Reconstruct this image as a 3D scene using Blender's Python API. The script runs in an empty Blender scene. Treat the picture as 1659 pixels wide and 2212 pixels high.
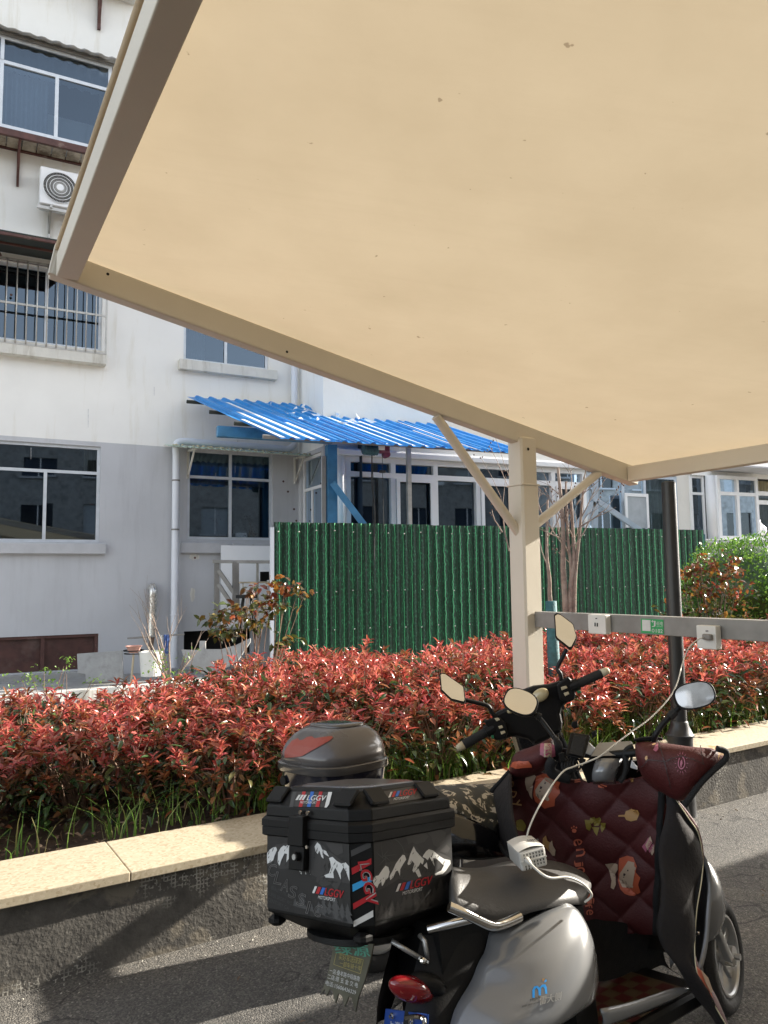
import bpy, bmesh, math, random
import numpy as np
from mathutils import Vector, Matrix, geometry
from mathutils.bvhtree import BVHTree
random.seed(7); np.random.seed(7)
sc = bpy.context.scene
COL = sc.collection
rad = math.radians

# ---------------------------------------------------------------- camera, sky, sun, exposure
EYE, FPX, PW, PH = 1.6, 1661.0, 1659, 2212        # eye height, focal length in pixels of a 1659 x 2212 frame
PITCH, ROLL = rad(5.1), 0.0125
_F = Vector((0, math.cos(PITCH), math.sin(PITCH))); _U0 = Vector((0, -math.sin(PITCH), math.cos(PITCH))); _R0 = Vector((1, 0, 0))
_R = _R0*math.cos(ROLL) - _U0*math.sin(ROLL); _U = _U0*math.cos(ROLL) + _R0*math.sin(ROLL)
CAM = Vector((0, 0, EYE))
cd = bpy.data.cameras.new('camera'); cam = bpy.data.objects.new('camera', cd); COL.objects.link(cam)
cam.matrix_world = Matrix(((_R.x, _U.x, -_F.x, 0), (_R.y, _U.y, -_F.y, 0), (_R.z, _U.z, -_F.z, EYE), (0, 0, 0, 1)))
cd.sensor_fit = 'VERTICAL'; cd.sensor_height = 36; cd.lens = FPX/PH*36; cd.clip_start = .05; cd.clip_end = 500
sc.camera = cam
SUN_AZ, SUN_EL = 66.0, 23.5
w = bpy.data.worlds.new('World'); sc.world = w; w.use_nodes = True
nt = w.node_tree; bg = nt.nodes['Background']; sky = nt.nodes.new('ShaderNodeTexSky'); sky.sky_type = 'NISHITA'; sky.sun_disc = False
sky.sun_elevation = rad(SUN_EL); sky.sun_rotation = rad(SUN_AZ); sky.air_density = 1.0; sky.dust_density = 1.0
hsv = nt.nodes.new('ShaderNodeHueSaturation'); hsv.inputs['Saturation'].default_value = .38; nt.links.new(sky.outputs[0], hsv.inputs['Color']); nt.links.new(hsv.outputs[0], bg.inputs[0]); bg.inputs[1].default_value = 0.15
sd = bpy.data.lights.new('sun', 'SUN'); sd.energy = 4.7; sd.angle = rad(.53); sd.color = (1, .93, .82)
so = bpy.data.objects.new('sun', sd); COL.objects.link(so)
TOSUN = Vector((math.sin(rad(SUN_AZ))*math.cos(rad(SUN_EL)), math.cos(rad(SUN_AZ))*math.cos(rad(SUN_EL)), math.sin(rad(SUN_EL))))
so.rotation_euler = TOSUN.to_track_quat('Z', 'Y').to_euler()
sc.view_settings.view_transform = 'Standard'; sc.view_settings.look = 'None'; sc.view_settings.exposure = 1.60; sc.view_settings.gamma = 1
sc.view_settings.use_curve_mapping = False
sc.render.engine = 'CYCLES'; sc.cycles.max_bounces = 8; sc.cycles.transparent_max_bounces = 12; sc.cycles.sample_clamp_indirect = 6; sc.cycles.caustics_reflective = False

# ---------------------------------------------------------------- surveying helpers: photo point + plane -> point of the place
def V(*a): return Vector(a)
def ray(x, y): return _F + _R*((x-PW/2)/FPX) + _U*((PH/2-y)/FPX)
def W(x, y, d): v = ray(x, y); return CAM + v*(d/v.y)
def onplane(x, y, q, n): v = ray(x, y); return CAM + v*((q-CAM).dot(n)/v.dot(n))
def G(x, y, z=0.): return onplane(x, y, V(0, 0, z), V(0, 0, 1))
def az(a): return V(math.sin(rad(a)), math.cos(rad(a)), 0)
class Frame:
    def __init__(s, o, h, lean=0, pitch=0):
        s.o = Vector(o); rt = az(h+90); Z = V(0, 0, 1); l = rad(lean); q = rad(pitch)
        s.s = rt*math.cos(l) + Z*math.sin(l); u = Z*math.cos(l) - rt*math.sin(l); f = az(h)
        s.f = f*math.cos(q) + u*math.sin(q); s.u = u*math.cos(q) - f*math.sin(q)
    def w(s, a, b, c): return s.o + s.f*a + s.s*b + s.u*c
    def l(s, P): v = P - s.o; return (v.dot(s.f), v.dot(s.s), v.dot(s.u))
    def ps(s, x, y, b): return onplane(x, y, s.w(0, b, 0), s.s)      # on the plane at sideways offset b
    def pf(s, x, y, a): return onplane(x, y, s.w(a, 0, 0), s.f)      # on the plane at forward offset a
    def pu(s, x, y, c): return onplane(x, y, s.w(0, 0, c), s.u)
A_DIR, R_DIR = az(57.8), az(-32.2)                # along the kerb wall / away across the bed
def AR(a, r, z=0.): v = A_DIR*a + R_DIR*r; return V(v.x, v.y, z)
def lerp(p, q, t): return p + (q-p)*t

# ---------------------------------------------------------------- materials
MATS = {}
def nodes(name):
    m = bpy.data.materials.new(name); m.use_nodes = True; MATS[name] = m
    t = m.node_tree; return m, t, t.nodes['Principled BSDF'], t.nodes['Material Output']
def N(t, typ, **kw):
    n = t.nodes.new(typ)
    for k, v in kw.items():
        if k.startswith('i_'): n.inputs[k[2:].replace('_', ' ')].default_value = v
        else: setattr(n, k, v)
    return n
def L(t, a, b): t.links.new(a, b)
def coords(t, kind='Object', scale=(1, 1, 1), rot=(0, 0, 0)):
    c = t.nodes.new('ShaderNodeTexCoord'); m = t.nodes.new('ShaderNodeMapping'); m.inputs['Scale'].default_value = scale; m.inputs['Rotation'].default_value = rot
    L(t, c.outputs[kind], m.inputs[0]); return m.outputs[0]
def ramp(t, fac, stops):
    r = t.nodes.new('ShaderNodeValToRGB'); e = r.color_ramp.elements
    while len(e) < len(stops): e.new(.5)
    for k, (p, c) in zip(e, stops): k.position = p; k.color = (*c, 1) if len(c) == 3 else c
    L(t, fac, r.inputs[0]); return r.outputs[0]
def mixc(t, f, a, b, mode='MIX'):
    m = t.nodes.new('ShaderNodeMix'); m.data_type = 'RGBA'; m.blend_type = mode
    for s, v in ((0, f), (6, a), (7, b)):
        if hasattr(v, 'links') or hasattr(v, 'is_linked'): L(t, v, m.inputs[s])
        elif s == 0: m.inputs[0].default_value = v
        else: m.inputs[s].default_value = (*v, 1)
    return m.outputs[2]
def mth(t, op, a, b=0., c=None):
    m = t.nodes.new('ShaderNodeMath'); m.operation = op
    for i, v in enumerate((a, b) if c is None else (a, b, c)):
        if isinstance(v, (int, float)): m.inputs[i].default_value = v
        else: L(t, v, m.inputs[i])
    return m.outputs[0]
def bump(t, b, h, strength, dist=.01):
    n = t.nodes.new('ShaderNodeBump'); n.inputs['Strength'].default_value = strength; n.inputs['Distance'].default_value = dist
    L(t, h, n.inputs['Height']); L(t, n.outputs[0], b.inputs['Normal'])
def noise(t, vec, scale, detail=4, rough=.55, dist=0.):
    n = t.nodes.new('ShaderNodeTexNoise'); n.inputs['Scale'].default_value = scale; n.inputs['Detail'].default_value = detail
    n.inputs['Roughness'].default_value = rough; n.inputs['Distortion'].default_value = dist; L(t, vec, n.inputs['Vector']); return n.outputs['Fac']
def mat(name, col, rough=.6, metal=0., spec=.5, var=.12, vs=6., bp=.0, bs=60., coat=0., dirt=None, streak=False, dirtamt=(.5, .75)):
    m, t, b, o = nodes(name); v = coords(t)
    f = noise(t, v, vs, 5)
    lo = tuple(c*(1-var) for c in col); hi = tuple(min(1, c*(1+var)) for c in col)
    c = ramp(t, f, [(.3, lo), (.7, hi)])
    if dirt:
        v2 = coords(t, scale=(3, 3, .35) if streak else (1, 1, 1))
        d = ramp(t, noise(t, v2, 2.2 if streak else 3.1, 8, .65), [(dirtamt[0], (0, 0, 0)), (dirtamt[1], (1, 1, 1))])
        c = mixc(t, d, c, dirt)
    L(t, c, b.inputs['Base Color']); b.inputs['Roughness'].default_value = rough; b.inputs['Metallic'].default_value = metal
    b.inputs['Specular IOR Level'].default_value = spec; b.inputs['Coat Weight'].default_value = coat; b.inputs['Coat Roughness'].default_value = .08
    if var and rough > .15:
        rr = N(t, 'ShaderNodeMapRange'); L(t, f, rr.inputs[0]); rr.inputs[3].default_value = rough*.82; rr.inputs[4].default_value = min(1, rough*1.18); L(t, rr.outputs[0], b.inputs['Roughness'])
    if bp: bump(t, b, noise(t, v, bs, 3), bp)
    return m

def leafmat(name, stops, rough=.32, trans=.3, spec=.5):
    m, t, b, o = nodes(name); g = N(t, 'ShaderNodeNewGeometry')
    c = ramp(t, g.outputs['Random Per Island'], stops)
    L(t, c, b.inputs['Base Color']); b.inputs['Roughness'].default_value = rough; b.inputs['Specular IOR Level'].default_value = spec
    tr = N(t, 'ShaderNodeBsdfTranslucent'); L(t, c, tr.inputs[0]); mx = N(t, 'ShaderNodeMixShader'); mx.inputs[0].default_value = trans
    L(t, b.outputs[0], mx.inputs[1]); L(t, tr.outputs[0], mx.inputs[2]); L(t, mx.outputs[0], o.inputs[0]); return m

mat('asphalt', (.115, .11, .105), .9, var=.25, vs=2.2)
def fix_asphalt():
    m = MATS['asphalt']; t = m.node_tree; b = t.nodes['Principled BSDF']; v = coords(t)
    vo = N(t, 'ShaderNodeTexVoronoi'); vo.inputs['Scale'].default_value = 150; L(t, v, vo.inputs['Vector'])
    sp = ramp(t, vo.outputs['Color'], [(.2, (.07, .067, .063)), (.55, (.115, .109, .1)), (.85, (.175, .165, .15)), (.97, (.30, .285, .26))])
    big = ramp(t, noise(t, v, 1.3, 8, .65), [(.3, (.62, .62, .62)), (.5, (.95, .94, .92)), (.7, (1.25, 1.2, 1.12))])
    cr = N(t, 'ShaderNodeTexVoronoi', feature='DISTANCE_TO_EDGE'); cr.inputs['Scale'].default_value = .9; wv_ = N(t, 'ShaderNodeVectorMath', operation='ADD'); ns_ = N(t, 'ShaderNodeTexNoise'); ns_.inputs['Scale'].default_value = 3; L(t, v, ns_.inputs['Vector']); L(t, v, wv_.inputs[0]); L(t, ns_.outputs['Color'], wv_.inputs[1]); L(t, wv_.outputs[0], cr.inputs['Vector'])
    big = mixc(t, ramp(t, cr.outputs['Distance'], [(.004, (.7, .7, .7)), (.012, (0, 0, 0))]), big, (.3, .3, .3))
    L(t, mixc(t, 1., sp, big, 'MULTIPLY'), b.inputs['Base Color'])
    h = mth(t, 'ADD', mth(t, 'MULTIPLY', vo.outputs['Distance'], -1.), noise(t, v, 240, 2)); bump(t, b, h, .85, .006)
fix_asphalt()
mat('soil', (.085, .06, .042), .95, var=.45, vs=14, bp=.9, bs=30)
mat('concrete', (.34, .335, .32), .85, var=.2, vs=4, bp=.3, bs=40, dirt=(.17, .16, .15))
mat('white_plaster', (.88, .865, .82), .8, var=.04, vs=1.3, bp=.12, bs=14, dirt=(.72, .68, .58), streak=True, dirtamt=(.54, .84))
mat('grey_plaster', (.53, .535, .55), .75, var=.07, vs=1.1, bp=.12, bs=14, dirt=(.44, .44, .45), streak=True, dirtamt=(.5, .85))
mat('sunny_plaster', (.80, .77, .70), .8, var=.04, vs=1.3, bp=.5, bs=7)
mat('sill_plaster', (.68, .66, .60), .85, var=.08, vs=5, bp=.2, bs=30, dirt=(.33, .29, .22), streak=True, dirtamt=(.52, .75))
mat('sill_grey', (.5, .5, .51), .85, var=.08, vs=5, bp=.2, bs=30, dirt=(.3, .29, .28), dirtamt=(.6, .75))
mat('aluminium', (.66, .69, .72), .4, metal=.3, var=.08, vs=8)
mat('pvc_white', (.86, .86, .86), .3, var=.02, vs=3)
mat('pipe_white', (.72, .74, .78), .35, var=.05, vs=3, dirt=(.5, .47, .4), streak=True, dirtamt=(.6, .85))
mat('steel_bar', (.52, .50, .46), .42, metal=.6, var=.15, vs=9)
mat('brown_iron', (.095, .04, .032), .6, var=.3, vs=9, dirt=(.26, .2, .16), dirtamt=(.6, .75))
mat('dark_tarp', (.03, .035, .03), .8, var=.3, vs=3)
mat('beam_paint', (.62, .575, .485), .45, var=.04, vs=2.5, bp=.06, bs=50, dirt=(.45, .39, .3), dirtamt=(.66, .86))
mat('rail_steel', (.25, .243, .228), .48, metal=.2, var=.22, vs=5, dirt=(.2, .19, .175), dirtamt=(.42, .68))
mat('black_plastic', (.005, .005, .0052), .5, spec=.28, var=.2, vs=12, bp=.1, bs=220)
mat('black_gloss', (.005, .005, .006), .12, var=.1, vs=4, coat=.4)
mat('black_rubber', (.01, .01, .01), .8, var=.3, vs=20, bp=.3, bs=90)
mat('lamp_black', (.022, .023, .025), .38, var=.2, vs=9)
mat('silver_paint', (.20, .205, .21), .25, metal=.2, var=.05, vs=2.5, coat=.7, dirt=(.5, .48, .43), dirtamt=(.68, .82))
mat('chrome', (.8, .78, .74), .1, metal=1., var=.05)
mat('dull_alloy', (.42, .42, .41), .4, metal=.7, var=.15, vs=10)
mat('seat_vinyl', (.075, .073, .071), .48, var=.08, vs=5, bp=.15, bs=160)
mat('maroon_cloth', (.062, .007, .007), .6, var=.12, vs=7, bp=.25, bs=150, spec=.45)
mat('lining_cloth', (.011, .0085, .0085), .9, var=.2, vs=9, bp=.3, bs=60)
mat('black_trim', (.005, .005, .0055), .85, var=.2, vs=30, bp=.3, bs=200)
mat('box_plastic', (.0045, .0044, .0042), .5, spec=.25, var=.15, vs=9, bp=.06, bs=260)
mat('box_grey', (.10, .09, .086), .28, var=.1, vs=2, coat=.3)
mat('box_dark', (.014, .014, .022), .14, var=.2, vs=5, coat=.6)
mat('smoke_plastic', (.07, .064, .06), .16, var=.12, vs=4, coat=.5)
mat('red_reflector', (.30, .055, .035), .35, var=.08, vs=4)
mat('red_lens', (.2, .006, .01), .08, var=.25, vs=14, coat=.9)
mat('charger_white', (.66, .65, .61), .4, var=.04, vs=5)
mat('cable_white', (.62, .6, .54), .45, var=.05)
mat('dark_hole', (.01, .01, .01), .9, var=0)
mat('bronze_branch', (.2, .13, .09), .8, var=.35, vs=22, bp=.3, bs=60)
mat('bark', (.25, .185, .145), .85, var=.35, vs=14, bp=.7, bs=40, dirt=(.4, .35, .28), dirtamt=(.5, .7))
mat('seed_brown', (.07, .03, .018), .8, var=.4, vs=40)
mat('teal_wrap', (.035, .12, .135), .7, var=.3, vs=30, bp=.4, bs=50)
mat('bucket_white', (.7, .7, .66), .45, var=.06, vs=7, dirt=(.4, .38, .33), dirtamt=(.6, .8))
mat('terracotta_pale', (.55, .3, .24), .7, var=.12)
mat('wood_pale', (.55, .47, .33), .7, var=.15)
mat('foil_metal', (.7, .68, .63), .28, metal=.85, var=.2, vs=30, bp=.5, bs=40)
mat('blue_cloth', (.1, .17, .42), .85, var=.5, vs=25)
mat('lime_sheet', (.5, .62, .53), .6, var=.12, vs=12, dirt=(.6, .55, .3), dirtamt=(.62, .72))
mat('blue_steel', (.06, .22, .40), .42, metal=.1, var=.2, vs=6, dirt=(.35, .42, .48), dirtamt=(.6, .8))
mat('pale_frame', (.5, .57, .64), .4, metal=.2, var=.1)
mat('hoist_purple', (.14, .02, .06), .4, var=.2, vs=8)
mat('hoist_teal', (.03, .09, .12), .45, var=.3, vs=30)
mat('green_plastic', (.02, .16, .07), .4, var=.1)
mat('brown_panel', (.07, .028, .022), .55, var=.35, vs=7, dirt=(.13, .09, .075), dirtamt=(.5, .8))
mat('curtain_cream', (.62, .56, .38), .9, var=.1)
mat('curtain_grey', (.42, .45, .47), .9, var=.1)
mat('curtain_green', (.42, .54, .5), .9, var=.12, vs=10)
mat('room_dark', (.026, .038, .058), .9, var=.4, vs=2)
mat('gold_lens', (.45, .38, .22), .18, var=.15, vs=20, coat=.8)
mat('plate_blue', (.02, .06, .26), .35, var=.1)
mat('sticker_green', (.03, .33, .1), .45, var=.05)
mat('beige_button', (.5, .44, .3), .5, var=.08)
for n_, c_ in dict(ink_white=(.6, .6, .58), ink_grey=(.028, .026, .025), ink_red=(.38, .006, .012), ink_blue=(.015, .12, .45), ink_sky=(.03, .32, .65), ink_midgrey=(.05, .05, .05),
                   ink_orange=(.42, .085, .035), ink_cream=(.42, .31, .22), ink_peach=(.5, .3, .14), ink_olive=(.2, .15, .02), ink_pink=(.32, .09, .14), ink_deep=(.3, .02, .09), ink_yellow=(.4, .22, .07), ink_dark=(.03, .012, .012), ink_soft=(.22, .21, .2),
                   ink_blackish=(.008, .0075, .0075), ink_bright=(.02, .3, .75), ink_mat_red=(.06, .005, .004), ink_mat_yellow=(.075, .05, .024), ink_teal=(.08, .28, .2), ink_gold=(.36, .3, .1), ink_salmon=(.52, .13, .07)).items():
    mat(n_, c_, .5, var=.08, vs=20)

def special():
    # beige tarp: woven, lets warm light through
    m, t, b, o = nodes('canopy_fabric'); v = coords(t)
    c = ramp(t, noise(t, v, 1.6, 7, .6), [(.3, (.49, .40, .27)), (.62, (.545, .45, .31)), (.8, (.515, .425, .295))])
    st = ramp(t, noise(t, v, 17, 3, .5), [(.735, (0, 0, 0)), (.76, (1, 1, 1))]); c = mixc(t, st, c, (.3, .23, .15))
    sk = ramp(t, noise(t, coords(t, scale=(.5, 7, 1), rot=(0, 0, .5)), 1.1, 9, .7), [(.52, (0, 0, 0)), (.75, (.28, .28, .28))]); c = mixc(t, sk, c, (.46, .37, .25))
    wv = N(t, 'ShaderNodeTexChecker'); wv.inputs['Scale'].default_value = 260; L(t, v, wv.inputs[0])
    L(t, c, b.inputs['Base Color']); b.inputs['Roughness'].default_value = .75; bump(t, b, wv.outputs['Fac'], .12, .002)
    tr = N(t, 'ShaderNodeBsdfTranslucent'); L(t, c, tr.inputs[0]); mx = N(t, 'ShaderNodeMixShader'); mx.inputs[0].default_value = .30
    L(t, b.outputs[0], mx.inputs[1]); L(t, tr.outputs[0], mx.inputs[2]); L(t, mx.outputs[0], o.inputs[0])
    m2 = m.copy(); m2.name = 'canopy_fabric_dense'; m2.node_tree.nodes['Mix Shader'].inputs[0].default_value = .12; MATS['canopy_fabric_dense'] = m2
    # granite coping
    m, t, b, o = nodes('granite'); v = coords(t)
    vo = N(t, 'ShaderNodeTexVoronoi'); vo.inputs['Scale'].default_value = 85; L(t, v, vo.inputs['Vector'])
    c = ramp(t, vo.outputs['Color'], [(.1, (.34, .27, .17)), (.35, (.44, .37, .26)), (.7, (.48, .41, .29)), (.95, (.53, .46, .34))])
    c = mixc(t, ramp(t, noise(t, v, 3, 5), [(.3, (.25, .25, .25)), (.7, (.0, .0, .0))]), c, (.42, .37, .28)); L(t, c, b.inputs['Base Color']); b.inputs['Roughness'].default_value = .7
    bump(t, b, noise(t, v, 180, 2), .15, .003)
    # old black mortar on the wall face, scraped pale in patches, a mesh showing through
    m, t, b, o = nodes('wall_mortar'); v = coords(t)
    base = ramp(t, noise(t, v, 9, 8, .65), [(.3, (.05, .046, .042)), (.6, (.11, .102, .09)), (.8, (.19, .175, .15))])
    pat = ramp(t, noise(t, v, 4.2, 7, .6, .3), [(.55, (0, 0, 0)), (.6, (1, 1, 1))]); base = mixc(t, pat, base, (.17, .15, .12))
    sp = N(t, 'ShaderNodeSeparateXYZ'); c0 = t.nodes.new('ShaderNodeTexCoord'); L(t, c0.outputs['UV'], sp.inputs[0])
    def grid(s): return mth(t, 'LESS_THAN', mth(t, 'ABSOLUTE', mth(t, 'SUBTRACT', mth(t, 'FRACT', mth(t, 'MULTIPLY', s, 62.)), .5)), .16)
    dx = noise(t, v, 7, 3); g = mth(t, 'MAXIMUM', grid(mth(t, 'ADD', sp.outputs[0], mth(t, 'MULTIPLY', dx, .02))), grid(mth(t, 'ADD', sp.outputs[1], mth(t, 'MULTIPLY', dx, .02))))
    msk = ramp(t, noise(t, v, 2.3, 5, .6), [(.50, (0, 0, 0)), (.6, (1, 1, 1))]); brk = ramp(t, noise(t, v, 38, 3), [(.47, (0, 0, 0)), (.52, (1, 1, 1))])
    gm = mth(t, 'MULTIPLY', mth(t, 'MULTIPLY', g, msk), brk); base = mixc(t, gm, base, (.45, .43, .38))
    L(t, base, b.inputs['Base Color']); b.inputs['Roughness'].default_value = .8
    bump(t, b, mth(t, 'ADD', mth(t, 'MULTIPLY', gm, .6), noise(t, v, 60, 4)), .55, .008)
    # green corrugated sheet printed with leaves; uv in metres
    m, t, b, o = nodes('vine_print'); c0 = t.nodes.new('ShaderNodeTexCoord'); uv = c0.outputs['UV']; sp = N(t, 'ShaderNodeSeparateXYZ'); L(t, uv, sp.inputs[0])
    def lv(rot, sc_, seed):
        mp = t.nodes.new('ShaderNodeMapping'); L(t, uv, mp.inputs[0]); mp.inputs['Rotation'].default_value = (0, 0, rot); mp.inputs['Scale'].default_value = sc_; mp.inputs['Location'].default_value = (seed, seed, 0)
        vv = N(t, 'ShaderNodeTexVoronoi', feature='F1'); vv.inputs['Scale'].default_value = 1.; L(t, mp.outputs[0], vv.inputs['Vector']); return vv
    a1 = lv(.5, (95, 21, 1), 3); a2 = lv(-.55, (85, 19, 1), 9)
    s1 = ramp(t, a1.outputs['Distance'], [(.1, (1, 1, 1)), (.42, (0, 0, 0))]); s2 = ramp(t, a2.outputs['Distance'], [(.1, (1, 1, 1)), (.4, (0, 0, 0))])
    c = mixc(t, s1, (.006, .035, .016), (.02, .15, .065)); r2 = ramp(t, a2.outputs['Color'], [(.3, (.015, .11, .05)), (.8, (.07, .38, .17))]); c = mixc(t, s2, c, r2)
    ph = mth(t, 'ABSOLUTE', mth(t, 'SUBTRACT', mth(t, 'FRACT', mth(t, 'ADD', mth(t, 'MULTIPLY', sp.outputs[0], 1/.14), mth(t, 'MULTIPLY', noise(t, uv, 9, 2), .22))), .61))
    ln = mth(t, 'LESS_THAN', ph, .028); c = mixc(t, ln, c, (.13, .60, .26))
    band = ramp(t, ph, [(.25, (1, 1, 1)), (.5, (.5, .5, .5))]); c = mixc(t, 1., c, band, 'MULTIPLY')
    L(t, c, b.inputs['Base Color']); b.inputs['Roughness'].default_value = .4
    # blue translucent roofing
    m, t, b, o = nodes('blue_sheet'); v = coords(t)
    c = ramp(t, noise(t, v, 5, 6, .6), [(.3, (.03, .25, .62)), (.6, (.05, .36, .80)), (.82, (.25, .55, .88))])
    L(t, c, b.inputs['Base Color']); b.inputs['Roughness'].default_value = .28
    tr = N(t, 'ShaderNodeBsdfTranslucent'); tr.inputs[0].default_value = (.03, .3, .75, 1); mx = N(t, 'ShaderNodeMixShader'); mx.inputs[0].default_value = .25
    L(t, b.outputs[0], mx.inputs[1]); L(t, tr.outputs[0], mx.inputs[2]); L(t, mx.outputs[0], o.inputs[0])
    mat('film_sun_white', (.82, .84, .86), .35, var=.1, vs=20)
    # glazing: mirrors the yard, lets a little of the dark room show
    for nm, tint, tr_ in (('window_glass', (.30, .36, .42), .55), ('clear_glass', (.55, .6, .62), .7)):
        m, t, b, o = nodes(nm); gl = N(t, 'ShaderNodeBsdfGlossy'); gl.inputs['Roughness'].default_value = .015; gl.inputs[0].default_value = (.62, .78, .95, 1)
        tp = N(t, 'ShaderNodeBsdfTransparent'); tp.inputs[0].default_value = (*tint, 1); fr = N(t, 'ShaderNodeFresnel'); fr.inputs[0].default_value = 1.6
        f2 = mth(t, 'MINIMUM', mth(t, 'ADD', mth(t, 'MULTIPLY', fr.outputs[0], 1.3), .07), 1.)
        mx = N(t, 'ShaderNodeMixShader'); L(t, f2, mx.inputs[0]); L(t, tp.outputs[0], mx.inputs[1]); L(t, gl.outputs[0], mx.inputs[2]); L(t, mx.outputs[0], o.inputs[0])
    m, t, b, o = nodes('mirror_glass'); b.inputs['Metallic'].default_value = 1; b.inputs['Roughness'].default_value = .03; b.inputs['Base Color'].default_value = (.82, .84, .86, 1)
    # camouflage seat cover
    m, t, b, o = nodes('camouflage'); v = coords(t)
    c = ramp(t, noise(t, v, 27, 2, .5, .6), [(.0, (.02, .022, .02)), (.47, (.05, .045, .03)), (.55, (.52, .46, .36)), (.64, (.03, .03, .028))])
    c.node.color_ramp.interpolation = 'CONSTANT'; L(t, c, b.inputs['Base Color']); b.inputs['Roughness'].default_value = .5
    leafmat('photinia_red', [(0, (.26, .04, .035)), (.3, (.46, .09, .07)), (.55, (.60, .20, .12)), (.8, (.58, .12, .13)), (1, (.42, .22, .11))], .22, .28)
    leafmat('photinia_rust', [(0, (.22, .05, .025)), (.5, (.36, .13, .05)), (1, (.16, .10, .04))], .28, .25)
    leafmat('photinia_green', [(0, (.02, .05, .014)), (.5, (.045, .09, .025)), (.85, (.09, .13, .045)), (1, (.14, .12, .04))], .24, .18)
    leafmat('rose_bronze', [(0, (.20, .035, .02)), (.3, (.14, .055, .025)), (.6, (.06, .06, .02)), (.85, (.35, .17, .03)), (1, (.36, .06, .04))], .27, .25)
    leafmat('rose_green', [(0, (.035, .05, .015)), (.5, (.075, .10, .025)), (.8, (.16, .14, .03)), (1, (.28, .13, .03))], .27, .25)
    leafmat('fresh_green', [(0, (.08, .16, .02)), (.5, (.14, .26, .035)), (1, (.22, .33, .06))], .4, .4)
    leafmat('bush_green', [(0, (.04, .11, .015)), (.5, (.11, .24, .03)), (1, (.24, .40, .06))], .26, .35)
    leafmat('grass_blade', [(0, (.10, .20, .035)), (.5, (.17, .33, .05)), (.8, (.28, .42, .09)), (1, (.5, .42, .2))], .34, .4)
    leafmat('dead_leaf', [(0, (.10, .06, .035)), (.5, (.2, .13, .08)), (1, (.36, .27, .18))], .7, .1)
    leafmat('grit', [(0, (.2, .19, .17)), (1, (.5, .48, .42))], .8, 0)
special()

# ---------------------------------------------------------------- building helpers
def origin_of(o):
    p = V(0, 0, 0)
    while o: p = p + o.location; o = o.parent
    return p
def tag(o, label=None, cat=None, group=None, kind=None):
    if label: o['label'] = label
    if cat: o['category'] = cat
    if group: o['group'] = group
    if kind: o['kind'] = kind
    return o
def thing(name, loc, label, cat, group=None):
    o = bpy.data.objects.new(name, None); COL.objects.link(o); o.location = loc; o.empty_display_size = .1
    return tag(o, label, cat, group)
def link(name, me, parent=None, loc=None):
    o = bpy.data.objects.new(name, me); COL.objects.link(o)
    if parent: o.parent = parent
    if loc is not None: o.location = loc
    return o
def instance(src, parent=None, loc=None, rot=None):
    c = src.copy(); COL.objects.link(c); c.parent = parent
    if loc is not None: c.location = loc
    if rot is not None: c.rotation_euler = rot
    return c
def copy_tree(o, parent=None):
    c = o.copy(); COL.objects.link(c); c.parent = parent
    for ch in list(o.children): copy_tree(ch, c)
    return c
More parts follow.
